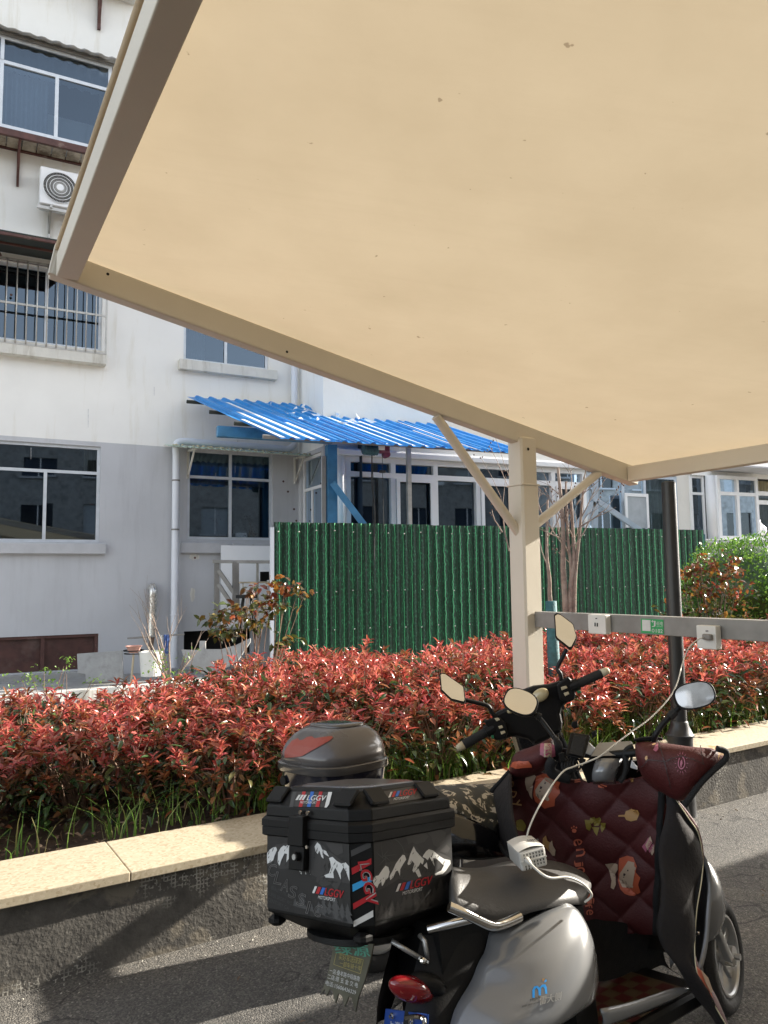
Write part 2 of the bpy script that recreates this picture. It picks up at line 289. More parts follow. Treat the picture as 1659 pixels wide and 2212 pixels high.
class MB:
    def __init__(s): s.v = []; s.f = []; s.mi = []; s.uv = None; s.cur = 0
    def add(s, vs, fs, m=None):
        n = len(s.v); s.v += [Vector(p) for p in vs]; s.f += [tuple(i+n for i in f) for f in fs]; s.mi += [s.cur if m is None else m]*len(fs); return s
    def hexa(s, p):    # p: 8 corners, bottom ring then top ring
        return s.add(p, [(3, 2, 1, 0), (4, 5, 6, 7), (0, 1, 5, 4), (1, 2, 6, 5), (2, 3, 7, 6), (3, 0, 4, 7)])
    def box(s, o, ex, ey, ez):   # corner + 3 edge vectors
        o, ex, ey, ez = map(Vector, (o, ex, ey, ez))
        if ex.cross(ey).dot(ez) < 0: o = o+ez; ez = -ez
        return s.hexa([o, o+ex, o+ex+ey, o+ey, o+ez, o+ex+ez, o+ex+ey+ez, o+ey+ez])
    def cbox(s, c, ex, ey, ez): c = Vector(c); return s.box(c-Vector(ex)/2-Vector(ey)/2-Vector(ez)/2, ex, ey, ez)
    def bbox(s, c, ex, ey, ez, b):     # box with chamfered edges (three overlapping octagon rings)
        c, ex, ey, ez = map(Vector, (c, ex, ey, ez)); X, Y, Z = ex.normalized(), ey.normalized(), ez.normalized(); hx, hy, hz = ex.length/2, ey.length/2, ez.length/2
        def ring(dx, dy, z): return [c+X*a+Y*d+Z*z for a, d in ((dx, -dy+b), (dx, dy-b), (dx-b, dy), (-dx+b, dy), (-dx, dy-b), (-dx, -dy+b), (-dx+b, -dy), (dx-b, -dy))]
        return s.loft([ring(hx-b, hy-b, -hz), ring(hx, hy, -hz+b), ring(hx, hy, hz-b), ring(hx-b, hy-b, hz)])
    def loft(s, rings, cap=True, closed=True):
        n = len(s.v); k = len(rings[0])
        for r in rings: s.v += [Vector(p) for p in r]
        e = k if closed else k-1; fs = []
        for i in range(len(rings)-1):
            for j in range(e):
                a = n+i*k+j; b = n+i*k+(j+1) % k; fs.append((a, b, b+k, a+k))
        if cap and closed: fs.append(tuple(n+k-1-j for j in range(k))); fs.append(tuple(n+(len(rings)-1)*k+j for j in range(k)))
        s.f += fs; s.mi += [s.cur]*len(fs); return s
    def tube(s, pts, r, n=8, cap=True, up=None):
        pts = [Vector(p) for p in pts]; rr = r if isinstance(r, (list, tuple)) else [r]*len(pts); rings = []
        t0 = (pts[1]-pts[0]).normalized(); ref = up or (V(0, 0, 1) if abs(t0.z) < .9 else V(1, 0, 0)); x = (ref - t0*ref.dot(t0)).normalized()
        for i, p in enumerate(pts):
            t = (pts[min(i+1, len(pts)-1)]-pts[max(i-1, 0)]).normalized(); x = (x - t*x.dot(t)).normalized(); y = t.cross(x)
            rings.append([p + (x*math.cos(2*math.pi*k/n) + y*math.sin(2*math.pi*k/n))*rr[i] for k in range(n)])
        return s.loft(rings, cap)
    def bar(s, p, q, wdt, hgt, side=None):
        p, q = Vector(p), Vector(q); t = (q-p).normalized(); u = Vector(side) if side else (V(0, 0, 1) if abs(t.z) < .95 else V(1, 0, 0))
        x = t.cross(u).normalized(); y = x.cross(t).normalized(); return s.box(p-x*wdt/2-y*hgt/2, x*wdt, y*hgt, q-p)
    def grid(s, g, closed=False):      # g: rows of points
        n = len(s.v); k = len(g[0])
        for r in g: s.v += [Vector(p) for p in r]
        fs = [(n+i*k+j, n+i*k+j+1, n+(i+1)*k+j+1, n+(i+1)*k+j) for i in range(len(g)-1) for j in range(k-1)]
        s.f += fs; s.mi += [s.cur]*len(fs); return s
    def ell(s, c, ax, ay, az_, nu=14, nv=9):
        c = Vector(c); rings = []
        for i in range(1, nv): t = math.pi*i/nv; rings.append([c - Vector(az_)*math.cos(t) + (Vector(ax)*math.cos(2*math.pi*j/nu)+Vector(ay)*math.sin(2*math.pi*j/nu))*math.sin(t) for j in range(nu)])
        return s.loft(rings)
    def disc(s, c, ax, ay, n=24): c = Vector(c); return s.add([c+Vector(ax)*math.cos(2*math.pi*j/n)+Vector(ay)*math.sin(2*math.pi*j/n) for j in range(n)], [tuple(range(n))])
    def torus(s, c, ax, ay, an, r, n=32, k=8, sq=None):   # ax, ay: radius vectors of the ring; an: unit axis
        rings = []; ax, ay, an = Vector(ax), Vector(ay), Vector(an)
        for i in range(n):
            t = 2*math.pi*i/n; d = ax*math.cos(t)+ay*math.sin(t); dn = d.normalized()
            rings.append([Vector(c)+d+(dn*math.cos(2*math.pi*j/k)*r + an*math.sin(2*math.pi*j/k)*(sq or r)) for j in range(k)])
        n0 = len(s.v)
        for q in rings: s.v += q
        fs = [(n0+i*k+j, n0+i*k+(j+1) % k, n0+((i+1) % n)*k+(j+1) % k, n0+((i+1) % n)*k+j) for i in range(n) for j in range(k)]
        s.f += fs; s.mi += [s.cur]*len(fs); return s
    def bvh(s): return BVHTree.FromPolygons(s.v, s.f)
    def build(s, name, mats, parent=None, smooth=False, kind=None, bevel=0, sub=0, solid=0, label=None, flip=True):
        og = origin_of(parent) if parent else None; loc = None
        if og is None:
            c = sum(s.v, V(0, 0, 0))/len(s.v); loc = V(c.x, c.y, min(p.z for p in s.v)); og = loc
        me = bpy.data.meshes.new(name); me.from_pydata([p-og for p in s.v], [], s.f)
        mats = mats if isinstance(mats, (list, tuple)) else [mats]
        for m in mats: me.materials.append(MATS[m])
        if len(mats) > 1: me.polygons.foreach_set('material_index', s.mi)
        if s.uv:
            ul = me.uv_layers.new(name='UVMap'); ul.data.foreach_set('uv', [c for f in s.f for i in f for c in s.uv[i]])
        if flip:
            bm = bmesh.new(); bm.from_mesh(me); bmesh.ops.recalc_face_normals(bm, faces=bm.faces); bm.to_mesh(me); bm.free()
        if smooth:
            me.polygons.foreach_set('use_smooth', [True]*len(me.polygons))
            if isinstance(smooth, (int, float)) and smooth is not True: me.set_sharp_from_angle(angle=rad(smooth))
        o = link(name, me, parent, loc)
        if sub: md = o.modifiers.new('s', 'SUBSURF'); md.levels = md.render_levels = sub
        if solid: md = o.modifiers.new('t', 'SOLIDIFY'); md.thickness = solid; md.offset = -1
        if bevel:
            md = o.modifiers.new('b', 'BEVEL'); md.width = bevel; md.segments = 2; md.limit_method = 'ANGLE'; md.angle_limit = rad(40)
        if kind: o['kind'] = kind
        if label: o['label'] = label
        return o
def curve_pts(pts, n=12, closed=False):     # Catmull-Rom through points
    pts = [Vector(p) for p in pts]; out = []; m = len(pts)
    for i in range(m-1 if not closed else m):
        p0, p1, p2, p3 = pts[(i-1) % m] if closed or i > 0 else pts[0], pts[i], pts[(i+1) % m], pts[(i+2) % m] if closed or i+2 < m else pts[-1]
        for k in range(n):
            t = k/n; out.append(.5*((2*p1)+(p2-p0)*t+(2*p0-5*p1+4*p2-p3)*t*t+(3*p1-p0-3*p2+p3)*t**3))
    if not closed: out.append(pts[-1])
    return out
def resample(pts, n):
    pts = [Vector(p) for p in pts]; d = [0]
    for a, b in zip(pts, pts[1:]): d.append(d[-1]+(b-a).length)
    out = []
    for i in range(n):
        s = d[-1]*i/(n-1); j = 0
        while j < len(d)-2 and d[j+1] < s: j += 1
        out.append(pts[j].lerp(pts[j+1], (s-d[j])/max(1e-9, d[j+1]-d[j])))
    return out
def coons(b, t, l, r, n=12, m=12, bulge=None, smooth=True):
    """surface over four edges: b,t run left to right, l,r run bottom to top; bulge(u,v) -> Vector"""
    c = (lambda q: resample(curve_pts(q, 6), 60)) if smooth else (lambda q: q)
    b, t = resample(c(b), n+1), resample(c(t), n+1); l, r = resample(c(l), m+1), resample(c(r), m+1); g = []
    for j in range(m+1):
        v = j/m; row = []
        for i in range(n+1):
            u = i/n; p = b[i]*(1-v)+t[i]*v+l[j]*(1-u)+r[j]*u-(b[0]*(1-u)*(1-v)+b[n]*u*(1-v)+t[0]*(1-u)*v+t[n]*u*v)
            row.append(p + (bulge(u, v) if bulge else V(0, 0, 0)))
        g.append(row)
    return g
def bcast(bvh, off=.003, fallback=None):     # a picker: photo point -> point just off a built surface
    def f(x, y):
        d = ray(x, y).normalized(); h, n, i, dd = bvh.ray_cast(CAM, d)
        if h is None: return fallback(x, y) if fallback else None
        if n.dot(d) > 0: n = -n
        return h + n*off
    return f
def decal(polys, pick, name, mt, parent, maxlen=None):
    """flat print: polygons in photo coordinates laid onto a surface"""
    if 1 < len(polys) <= 6:
        return [decal([q], pick, name, mt, parent, maxlen) for q in polys][0]
    mb = MB()
    for poly in polys:
        p2 = [V(x, y, 0) for x, y in poly]; tri = geometry.tessellate_polygon([p2]); T = [[p2[i] if isinstance(i, int) else i for i in tt] for tt in tri]
        if maxlen:
            go = True
            while go and len(T) < 4000:
                go = False; T2 = []
                for a, b, c in T:
                    e = [(b-a).length, (c-b).length, (a-c).length]
                    if max(e) > maxlen:
                        go = True; k = e.index(max(e))
                        if k == 0: mm = (a+b)/2; T2 += [[a, mm, c], [mm, b, c]]
                        elif k == 1: mm = (b+c)/2; T2 += [[a, b, mm], [a, mm, c]]
                        else: mm = (c+a)/2; T2 += [[a, b, mm], [mm, b, c]]
                    else: T2.append([a, b, c])
                T = T2
        for t3 in T:
            q = [pick(p.x, p.y) for p in t3]
            if all(z is not None for z in q): mb.add(q, [(0, 1, 2)])
    if mb.v: return mb.build(name, mt, parent, flip=False, kind='stuff' if len(polys) > 6 else None)
def text2d(s, shear=0., outline=0.):
    c = bpy.data.curves.new('t', 'FONT'); c.body = s; c.size = 1; c.shear = shear; c.resolution_u = 3
    if outline: c.fill_mode = 'NONE'; c.bevel_depth = outline; c.bevel_resolution = 0
    o = bpy.data.objects.new('t', c); COL.objects.link(o); dg = bpy.context.evaluated_depsgraph_get(); me = bpy.data.meshes.new_from_object(o.evaluated_get(dg))
    vs = [v.co.copy() for v in me.vertices]; fs = [tuple(p.vertices) for p in me.polygons]; bpy.data.objects.remove(o); bpy.data.curves.remove(c); bpy.data.meshes.remove(me)
    if not vs: return [], []
    x0, x1 = min(v.x for v in vs), max(v.x for v in vs); y0, y1 = min(v.y for v in vs), max(v.y for v in vs)
    return [((v.x-x0)/(x1-x0), (v.y-y0)/(y1-y0)) for v in vs], fs
def text_on(s, p0, ex, ey, pick, name, mt, parent, shear=0., outline=0., bold=0):
    """letters fitted in the photo parallelogram with lower left p0 and edges ex, ey"""
    vs, fs = text2d(s, shear, outline); mb = MB()
    if not vs: return
    for k in range(1+bold*2):
        dx = (0, .012, -.012)[k]*(.8 if bold else 0); pts = []
        for u, v in vs:
            q = pick(p0[0]+ex[0]*(u+dx)+ey[0]*v, p0[1]+ex[1]*(u+dx)+ey[1]*v); pts.append(q if q is not None else None)
        if any(p is None for p in pts):
            ok = [f for f in fs if all(pts[i] is not None for i in f)]; pts = [p if p is not None else V(0, 0, 0) for p in pts]
            used = sorted({i for f in ok for i in f}); mp = {i: j for j, i in enumerate(used)}
            if used: mb.add([pts[i] for i in used], [tuple(mp[i] for i in f) for f in ok])
        else: mb.add([p + (CAM-p).normalized()*(.0004*k) for p in pts], fs)
    if mb.v: return mb.build(name, mt, parent, flip=False)
# leaves ------------------------------------------------------------------
_LT = np.array([(0, 0, 0), (.28, -.44, .1), (.33, 0, 0), (.28, .44, .1), (.68, -.36, .02), (.7, 0, -.08), (.68, .36, .02), (1, 0, -.2)])
_LF = np.array([(0, 2, 1), (0, 3, 2), (1, 2, 5), (1, 5, 4), (2, 3, 6), (2, 6, 5), (4, 5, 7), (5, 6, 7)])
def leaf_arrays(P, D, Nn, Ln, Wd):
    D = D/np.linalg.norm(D, axis=1, keepdims=True); S = np.cross(D, Nn); S /= np.linalg.norm(S, axis=1, keepdims=True)+1e-9; M = np.cross(S, D)
    v = P[:, None] + D[:, None]*(_LT[None, :, 0:1]*Ln[:, None, None]) + S[:, None]*(_LT[None, :, 1:2]*Wd[:, None, None]) + M[:, None]*(_LT[None, :, 2:3]*Ln[:, None, None])
    f = _LF[None] + (np.arange(len(P))*8)[:, None, None]; return v.reshape(-1, 3), f.reshape(-1, 3)
def np_mesh(name, parts, mats):
    """parts: list of (verts, tris, material index)"""
    vs = []; fs = []; mi = []; n = 0
    for v, f, m in parts: vs.append(v); fs.append(f+n); mi.append(np.full(len(f), m)); n += len(v)
    v = np.concatenate(vs); f = np.concatenate(fs); m = np.concatenate(mi); me = bpy.data.meshes.new(name)
    me.vertices.add(len(v)); me.vertices.foreach_set('co', v.ravel().astype(np.float32)); me.loops.add(len(f)*3); me.loops.foreach_set('vertex_index', f.ravel().astype(np.int32))
    me.polygons.add(len(f)); me.polygons.foreach_set('loop_start', np.arange(0, len(f)*3, 3, dtype=np.int32)); me.polygons.foreach_set('material_index', m.astype(np.int32))
    for q in mats: me.materials.append(MATS[q])
    me.update(calc_edges=True); return me
def rnd(n, a=0., b=1.): return np.random.uniform(a, b, n)
mat('flap_rubber', (.085, .08, .055), .6, var=.2, vs=14, dirt=(.16, .15, .11), dirtamt=(.45, .7))
mat('tile_stained', (.40, .35, .27), .85, var=.3, vs=5, dirt=(.12, .09, .06), dirtamt=(.45, .6))
# ================================================================ THE SETTING
def sheet(name, z, pts, m, kind='structure'):
    mb = MB(); mb.add([V(p.x, p.y, z) for p in pts], [tuple(range(len(pts)))]); return mb.build(name, m, kind=kind)
sheet('ground', -.02, [AR(-120, -120), AR(120, -120), AR(120, 160), AR(-120, 160)], 'concrete')
sheet('asphalt_road', 0., [AR(-30, -30), AR(40, -30), AR(40, 3.5), AR(-30, 3.5)], 'asphalt')
# planting bed soil: uneven sheet between the kerb walls
mb = MB(); mb.grid([[AR(-9+i*.35, r, .30+.05*random.random()-.02*abs(r-5)) for i in range(76)] for r in [3.88+.19*k for k in range(15)]]); mb.build('soil_bed', 'soil', kind='structure', smooth=True)
sheet('side_lane', .18, [AR(-20, 6.5), AR(30, 6.5), AR(30, 9.7), AR(-20, 9.7)], 'concrete')
sheet('yard_paving', .24, [AR(-20, 9.8), AR(40, 9.8), AR(40, 30), AR(-20, 30)], 'concrete')

# kerb wall round the bed
kw = thing('planter_wall', AR(2, 3.6, 0), 'low mortar-faced planter wall capped with beige granite slabs along the asphalt', 'planter wall')
mb = MB(); R0_ = 3.475
g = [[AR(-6+i*.25, R0_, 0) for i in range(73)], [AR(-6+i*.25, R0_, .345) for i in range(73)]]
mb.grid(g); mb.uv = [((p-AR(0, 0)).dot(A_DIR), p.z) for p in mb.v]; n0 = len(mb.v)
mb.add([AR(-6, R0_+.01, 0), AR(12, R0_+.01, 0), AR(12, 3.86, 0), AR(-6, 3.86, 0), AR(-6, R0_+.01, .344), AR(12, R0_+.01, .344), AR(12, 3.86, .344), AR(-6, 3.86, .344)], [(4, 5, 6, 7), (2, 3, 7, 6)])
mb.uv += [(0, 0)]*8; mb.build('wall_body', 'wall_mortar', kw)
jp = [G(240, 1835, .38), G(1010, 1660, .38), G(1560, 1570, .38)]
ja = (jp[0]-V(0, 0, .38)).dot(A_DIR); step = 1.02
cuts = [ja+step*k for k in range(-7, 12)]
for a0, a1 in zip(cuts, cuts[1:]):
    mb = MB(); z0, z1 = .345, .385+random.uniform(-.0015, .0015); rr0 = 3.44+random.uniform(-.004, .004)
    mb.box(AR(a0+.002, rr0, z0), A_DIR*(a1-a0-.004), R_DIR*(3.90-rr0), V(0, 0, z1-z0)); mb.build('coping_slab', 'granite', kw, bevel=.004)
# far kerbs of the bed and lane
for nm, r, z0, z1, lab in (('kerb_strip', 6.45, .1, .33, 'pale kerb strip closing the planting bed at the back'), ('yard_kerb', 9.7, .1, .36, 'pale concrete kerb strip in front of the apartment building')):
    mb = MB(); mb.box(AR(-20, r, z0), A_DIR*50, R_DIR*.14, V(0, 0, z1-z0)); o = mb.build(nm, 'sill_plaster', bevel=.01); tag(o, lab, 'kerb')

# ================================================================ WALL TOOLS
class Wall:
    def __init__(s, o, a):
        s.o = Vector(o); s.u = az(a); s.n = V(-s.u.y, s.u.x, 0)*-1.
        if s.n.y > 0: s.n = -s.n
    def pt(s, u, z, off=0.): p = s.o + s.u*u + s.n*off; return V(p.x, p.y, z)
    def uz(s, x, y, off=0.): p = onplane(x, y, s.o+s.n*off, s.n); return (p-s.o).dot(s.u), p.z
    def rect(s, x0, y0, x1, y1, off=0.):      # photo rectangle (y at its middle) -> u0,u1,z0,z1
        ym, xm = (y0+y1)/2, (x0+x1)/2
        return s.uz(x0, ym, off)[0], s.uz(x1, ym, off)[0], s.uz(xm, y1, off)[1], s.uz(xm, y0, off)[1]
    def slab(s, mb, u0, u1, z0, z1, o0, o1):
        return mb.box(s.pt(u0, z0, o0), s.u*(u1-u0), s.n*(o1-o0), V(0, 0, z1-z0))
def wall_part(wl, u0, u1, z0, z1, holes, m, parent, depth=.14, name='wall'):
    """wall face with real openings and their reveals"""
    us = sorted({u0, u1} | {max(u0, min(u1, h[k])) for h in holes for k in (0, 1)}); zs = sorted({z0, z1} | {max(z0, min(z1, h[k])) for h in holes for k in (2, 3)}); mb = MB()
    for a, b in zip(us, us[1:]):
        for c, d in zip(zs, zs[1:]):
            if b-a < 1e-5 or d-c < 1e-5: continue
            mu, mz = (a+b)/2, (c+d)/2
            if any(h[0] < mu < h[1] and h[2] < mz < h[3] for h in holes): continue
            mb.add([wl.pt(a, c), wl.pt(b, c), wl.pt(b, d), wl.pt(a, d)], [(0, 1, 2, 3)])
    for a, b, c, d in holes:
        a, b, c2, d2 = max(a, u0), min(b, u1), max(c, z0), min(d, z1)
        if b <= a or d2 <= c2: continue
        if c >= z0: mb.add([wl.pt(a, c), wl.pt(b, c), wl.pt(b, c, -depth), wl.pt(a, c, -depth)], [(0, 1, 2, 3)])
        if d <= z1: mb.add([wl.pt(a, d), wl.pt(b, d), wl.pt(b, d, -depth), wl.pt(a, d, -depth)], [(0, 1, 2, 3)])
        for q in (a, b): mb.add([wl.pt(q, c2), wl.pt(q, d2), wl.pt(q, d2, -depth), wl.pt(q, c2, -depth)], [(0, 1, 2, 3)])
    return mb.build(name, m, parent, flip=False)
def window(parent, wl, u0, u1, z0, z1, off=-.09, vs=(), hs=(), bar=.045, fm='aluminium', gm='window_glass', thick=.05, room=True, vsplit=None, curtains=(), panes=True, name='window'):
    """frame mesh with mullions at vs (u, from z, to z) and transoms at hs; panes between them; dark room behind"""
    mb = MB(); S = wl.slab
    S(mb, u0, u1, z0, z0+bar, off, off+thick); S(mb, u0, u1, z1-bar, z1, off, off+thick)
    S(mb, u0, u0+bar, z0+bar, z1-bar, off, off+thick); S(mb, u1-bar, u1, z0+bar, z1-bar, off, off+thick)
    for h in hs: S(mb, u0+bar, u1-bar, h-bar/2, h+bar/2, off+.004, off+thick-.004)
    for v, a, b in vs:
        for (c, d) in zip([a]+[h for h in hs if a < h < b], [h for h in hs if a < h < b]+[b]): S(mb, v-bar/2, v+bar/2, c+bar/2, d-bar/2, off+.002, off+thick+.003)
    f = mb.build(name, fm, parent)
    if panes:
        lv = [z0]+sorted(hs)+[z1]
        for c, d in zip(lv, lv[1:]):
            cut = [u0]+sorted(v for v, a, b in vs if a < (c+d)/2 < b)+[u1]
            for i, (a, b) in enumerate(zip(cut, cut[1:])):
                m2 = MB(); o2 = off+.018+.012*(i % 2); t = random.uniform(-.004, .004); t2 = random.uniform(-.003, .003)
                m2.add([wl.pt(a+.01, c+.01, o2), wl.pt(b-.01, c+.01, o2+t), wl.pt(b-.01, d-.01, o2+t+t2), wl.pt(a+.01, d-.01, o2+t2)], [(0, 1, 2, 3)]); m2.build('pane', gm, f)
    for (a, b, c, d, m, ph) in curtains:
        m2 = MB(); n = 60; m2.grid([[wl.pt(a+(b-a)*i/n, z, off-.16+.03*math.sin(i*.9+ph)+.012*math.sin(i*2.3)) for i in range(n+1)] for z in (c, (c+d)/2, d)]); m2.build('curtain', m, f, smooth=True)
    if room:
        m2 = MB(); m2.add([wl.pt(u0-.3, z0-.3, off-.5), wl.pt(u1+.3, z0-.3, off-.5), wl.pt(u1+.3, z1+.3, off-.5), wl.pt(u0-.3, z1+.3, off-.5)], [(0, 1, 2, 3)]); m2.build('room_back', 'room_dark', f)
    return f

# ================================================================ APARTMENT BUILDING
FW = Wall((-5.5, 11, 0), 62)
bld = thing('apartment_building', FW.pt(2, 0, 0), 'old apartment block with cream upper plaster, grey lower plaster and aluminium windows', 'building')
rD = FW.rect(-22, 957, 216, 1171); rE = FW.rect(405, 975, 589, 1166); rC = FW.rect(397, 640, 580, 789); rB = FW.rect(-20, 578, 221, 745)
rG = FW.rect(-60, 1374, 212, 1452); rG2 = FW.rect(397, 1361, 545, 1415)
rA_hole = FW.rect(20, 150, 215, 250)
zc = FW.uz(300, 961)[1]; U1 = FW.uz(645, 1000)[0]; ztop = 14.0
more = [(a-3.4, b-3.4, c, d) for a, b, c, d in (rD, rB)]
wall_part(FW, -14, U1, zc, ztop, [rC, rB, rA_hole, (rD[0], rD[1], rD[2], rD[3]), (rE[0], rE[1], rE[2], rE[3])]+more, 'white_plaster', bld)
wall_part(FW, -14, U1, .2, zc, [rD, rE, rG, rG2]+more, 'grey_plaster', bld)
def sill(wl, x0, y0, x1, y1, off, m, parent, zb=None):
    r = wl.rect(x0, y0, x1, y1, off); mb = MB(); wl.slab(mb, r[0], r[1], r[2], r[3], -.02, off); return mb.build('sill', m, parent, bevel=.008)
hz = FW.uz(97, 1016)[1]; um = FW.uz(97, 1090)[0]
wD = window(bld, FW, *rD, vs=[(um, rD[2], hz)], hs=[hz], curtains=[(FW.uz(186, 980)[0], rD[1]-.03, hz, rD[3], 'curtain_cream', 0)])
sill(FW, -40, 1173, 229, 1196, .09, 'sill_grey', bld)
hz = FW.uz(497, 1033)[1]; um = FW.uz(499, 1100)[0]
wE = window(bld, FW, *rE, vs=[(um, rE[2], rE[3])], hs=[hz], curtains=[(rE[0]+.05, rE[1]-.05, rE[3]-.55, rE[3], 'curtain_grey', 1)])
s2 = FW.uz(496, 1184)[0]; r_ = FW.rect(391, 1173, 590, 1195, .08)
for a, b in ((r_[0], s2-.03), (s2+.03, r_[1])):
    mb = MB(); FW.slab(mb, a, b, r_[2], r_[3], -.02, .08); mb.build('sill', 'sill_grey', bld, bevel=.008)
um = FW.uz(489, 760)[0]
wC = window(bld, FW, *rC, vs=[(um, rC[2], rC[3])], curtains=[(rC[0]+.05, um-.3, rC[2], rC[3], 'curtain_grey', 0)])
sill(FW, 388, 787, 600, 808, .12, 'sill_plaster', bld)
um = FW.uz(101, 660)[0]
wB = window(bld, FW, *rB, vs=[(um, rB[2], rB[3])], curtains=[(rB[1]-.75, rB[1]-.3, rB[2], rB[3], 'lining_cloth', 0)])
sill(FW, -60, 741, 231, 771, .16, 'sill_plaster', bld)
for m_ in more: window(bld, FW, *m_, vs=[((m_[0]+m_[1])/2, m_[2], m_[3])])
# security guard of the barred window: every bar its own piece
gd = .17; g0, g1, gz0, gz1 = FW.rect(-45, 570, 231, 748, gd)
mb = MB()
for z in (gz0, FW.uz(120, 667, gd)[1], gz1): mb.bar(FW.pt(g0, z, gd-.016), FW.pt(g1, z, gd-.016), .022, .03)
for u in (g0, g1):
    mb.bar(FW.pt(u, gz0, gd-.016), FW.pt(u, gz1, gd-.016), .024, .024, FW.n)
    for z in (gz0, gz1): mb.bar(FW.pt(u, z, 0), FW.pt(u, z, gd), .022, .022)
wg = mb.build('window_guard', 'steel_bar', bld)
u = g1-.155; b0 = None
while u > g0:
    if b0 is None:
        mb = MB(); mb.tube([FW.pt(u, gz0, gd), FW.pt(u, gz1, gd)], .0095, 6); b0 = mb.build('bar', 'steel_bar', wg, smooth=True); ub = u
    else: c = instance(b0, wg); c.location = FW.u*(u-ub)
    u -= .137
# flat dark awning over it
aw0 = .95; mb = MB(); ua1 = FW.uz(118, 540, aw0)[0]+.05; za = FW.uz(60, 506, aw0)[1]
mb.add([FW.pt(-3, za+.06, .01), FW.pt(ua1+.3, za+.06, .01), FW.pt(ua1, za-.02, aw0), FW.pt(-3, za-.02, aw0), FW.pt(-3, za+.075, .01), FW.pt(ua1+.3, za+.075, .01), FW.pt(ua1, za, aw0), FW.pt(-3, za, aw0)], [(0, 1, 2, 3), (4, 5, 6, 7), (2, 3, 7, 6), (0, 1, 5, 4), (1, 2, 6, 5)])
aw = mb.build('awning', 'dark_tarp', bld)
mb = MB(); mb.bar(FW.pt(-3, za-.04, aw0-.02), FW.pt(ua1, za-.04, aw0-.02), .04, .035); mb.bar(FW.pt(-3, za+.0, .5), FW.pt(ua1+.15, za, .5), .03, .03); mb.bar(FW.pt(-3, za-.05, .06), FW.pt(ua1+.3, za-.05, .06), .03, .03)
for q in (0, .9, 1.8): mb.bar(FW.pt(ua1-.03-q, za-.05, aw0-.03), FW.pt(ua1+.2-q, za-.02, .05), .025, .03)
mb.build('awning_frame', 'brown_iron', aw)
# projecting box window, top left
bo = .48; q0, q1, z0_, z1_ = FW.rect(-2, 88, 241, 300, bo)
z0_ = FW.uz(122, 302, bo)[1]; z1_ = FW.uz(120, 108, bo)[1]; q0 = FW.uz(3, 180, bo)[0]; q1 = FW.uz(240, 240, bo)[0]
hz = FW.uz(122, 163, bo)[1]; um = FW.uz(122, 235, bo)[0]
wA = window(bld, FW, q0-2.6, q1, z0_, z1_, off=bo-.05, vs=[(um, z0_, hz), (q0, z0_, z1_), (q0-1.3, z0_, hz)], hs=[hz], curtains=[(q0+.05, um-.1, z0_, hz, 'curtain_grey', 0), (q0+.02, q1-.05, hz, z1_, 'curtain_grey', 2)], bar=.05, room=False)
mb = MB(); mb.add([FW.pt(q0-2.6, z0_, -.03), FW.pt(q1, z0_, -.03), FW.pt(q1, z1_, -.03), FW.pt(q0-2.6, z1_, -.03)], [(0, 1, 2, 3)]); mb.build('room_back', 'room_dark', wA)
mb = MB(); FW.slab(mb, q1-.05, q1-.003, z0_+.05, z1_-.05, 0., bo-.052); mb.build('side_cheek', 'aluminium', wA)
mb = MB(); FW.slab(mb, q0-2.65, q1+.03, z0_-.10, z0_-.003, bo-.05, bo+.01); FW.slab(mb, q0-2.65, q1+.03, z0_-.07, z0_-.003, .0, .05); mb.build('bracket_rail', 'brown_iron', wA)
u = q1+.02
for k in range(16):      # soffit tiles under the box
    mb = MB(); FW.slab(mb, u-.198, u-.006, z0_-.045-random.random()*.008, z0_-.02, .052, bo-.052); o = mb.build('soffit_tile', 'tile_stained' if 'tile_stained' in MATS else 'sill_plaster', wA); u -= .205
for ub_ in (FW.uz(42, 340, bo)[0], FW.uz(42, 340, bo)[0]-1.7):
    mb = MB(); mb.bar(FW.pt(ub_, z0_-.1, bo-.03), FW.pt(ub_, z0_-.1, 0), .035, .035); mb.bar(FW.pt(ub_, z0_-.1, .03), FW.pt(ub_, z0_-.62, .03), .035, .03, FW.n); mb.bar(FW.pt(ub_, z0_-.1, bo-.05), FW.pt(ub_, z0_-.6, .03), .03, .03, FW.n)
    mb.build('bracket', 'brown_iron', wA)
# corrugated awning over the box window
mb = MB(); n = 90; rows = []
for j, (off, dz) in enumerate(((0., .22), (.3, .13), (.66, .02))):
    rows.append([FW.pt(q0-2.8+(q1+.12-q0+2.8)*i/n, z1_+dz+.014*math.sin(i*1.6)+(.008*random.random() if j == 2 else 0), off) for i in range(n+1)])
mb.grid(rows); a1_ = mb.build('awning', 'steel_bar', bld, smooth=True, solid=.006)
mb = MB(); mb.bar(FW.pt(q0-2.8, z1_+.01, bo+.03), FW.pt(q1+.08, z1_+.01, bo+.03), .03, .035); mb.build('awning_frame', 'rail_steel', a1_)
# stub bracket and ledge of the floor above
mb = MB(); ub_, zb_ = FW.uz(214, 62, .05); mb.bar(FW.pt(ub_, zb_, .03), FW.pt(ub_, zb_+.75, .03), .05, .04, FW.n); mb.bar(FW.pt(ub_, zb_+.1, .03), FW.pt(ub_, zb_+.8, .4), .04, .04, FW.n); mb.build('bracket', 'brown_iron', bld)
mb = MB(); FW.slab(mb, ub_-2.4, ub_+.55, zb_+.62, zb_+.74, 0, .35); mb.build('ledge', 'sill_plaster', bld)
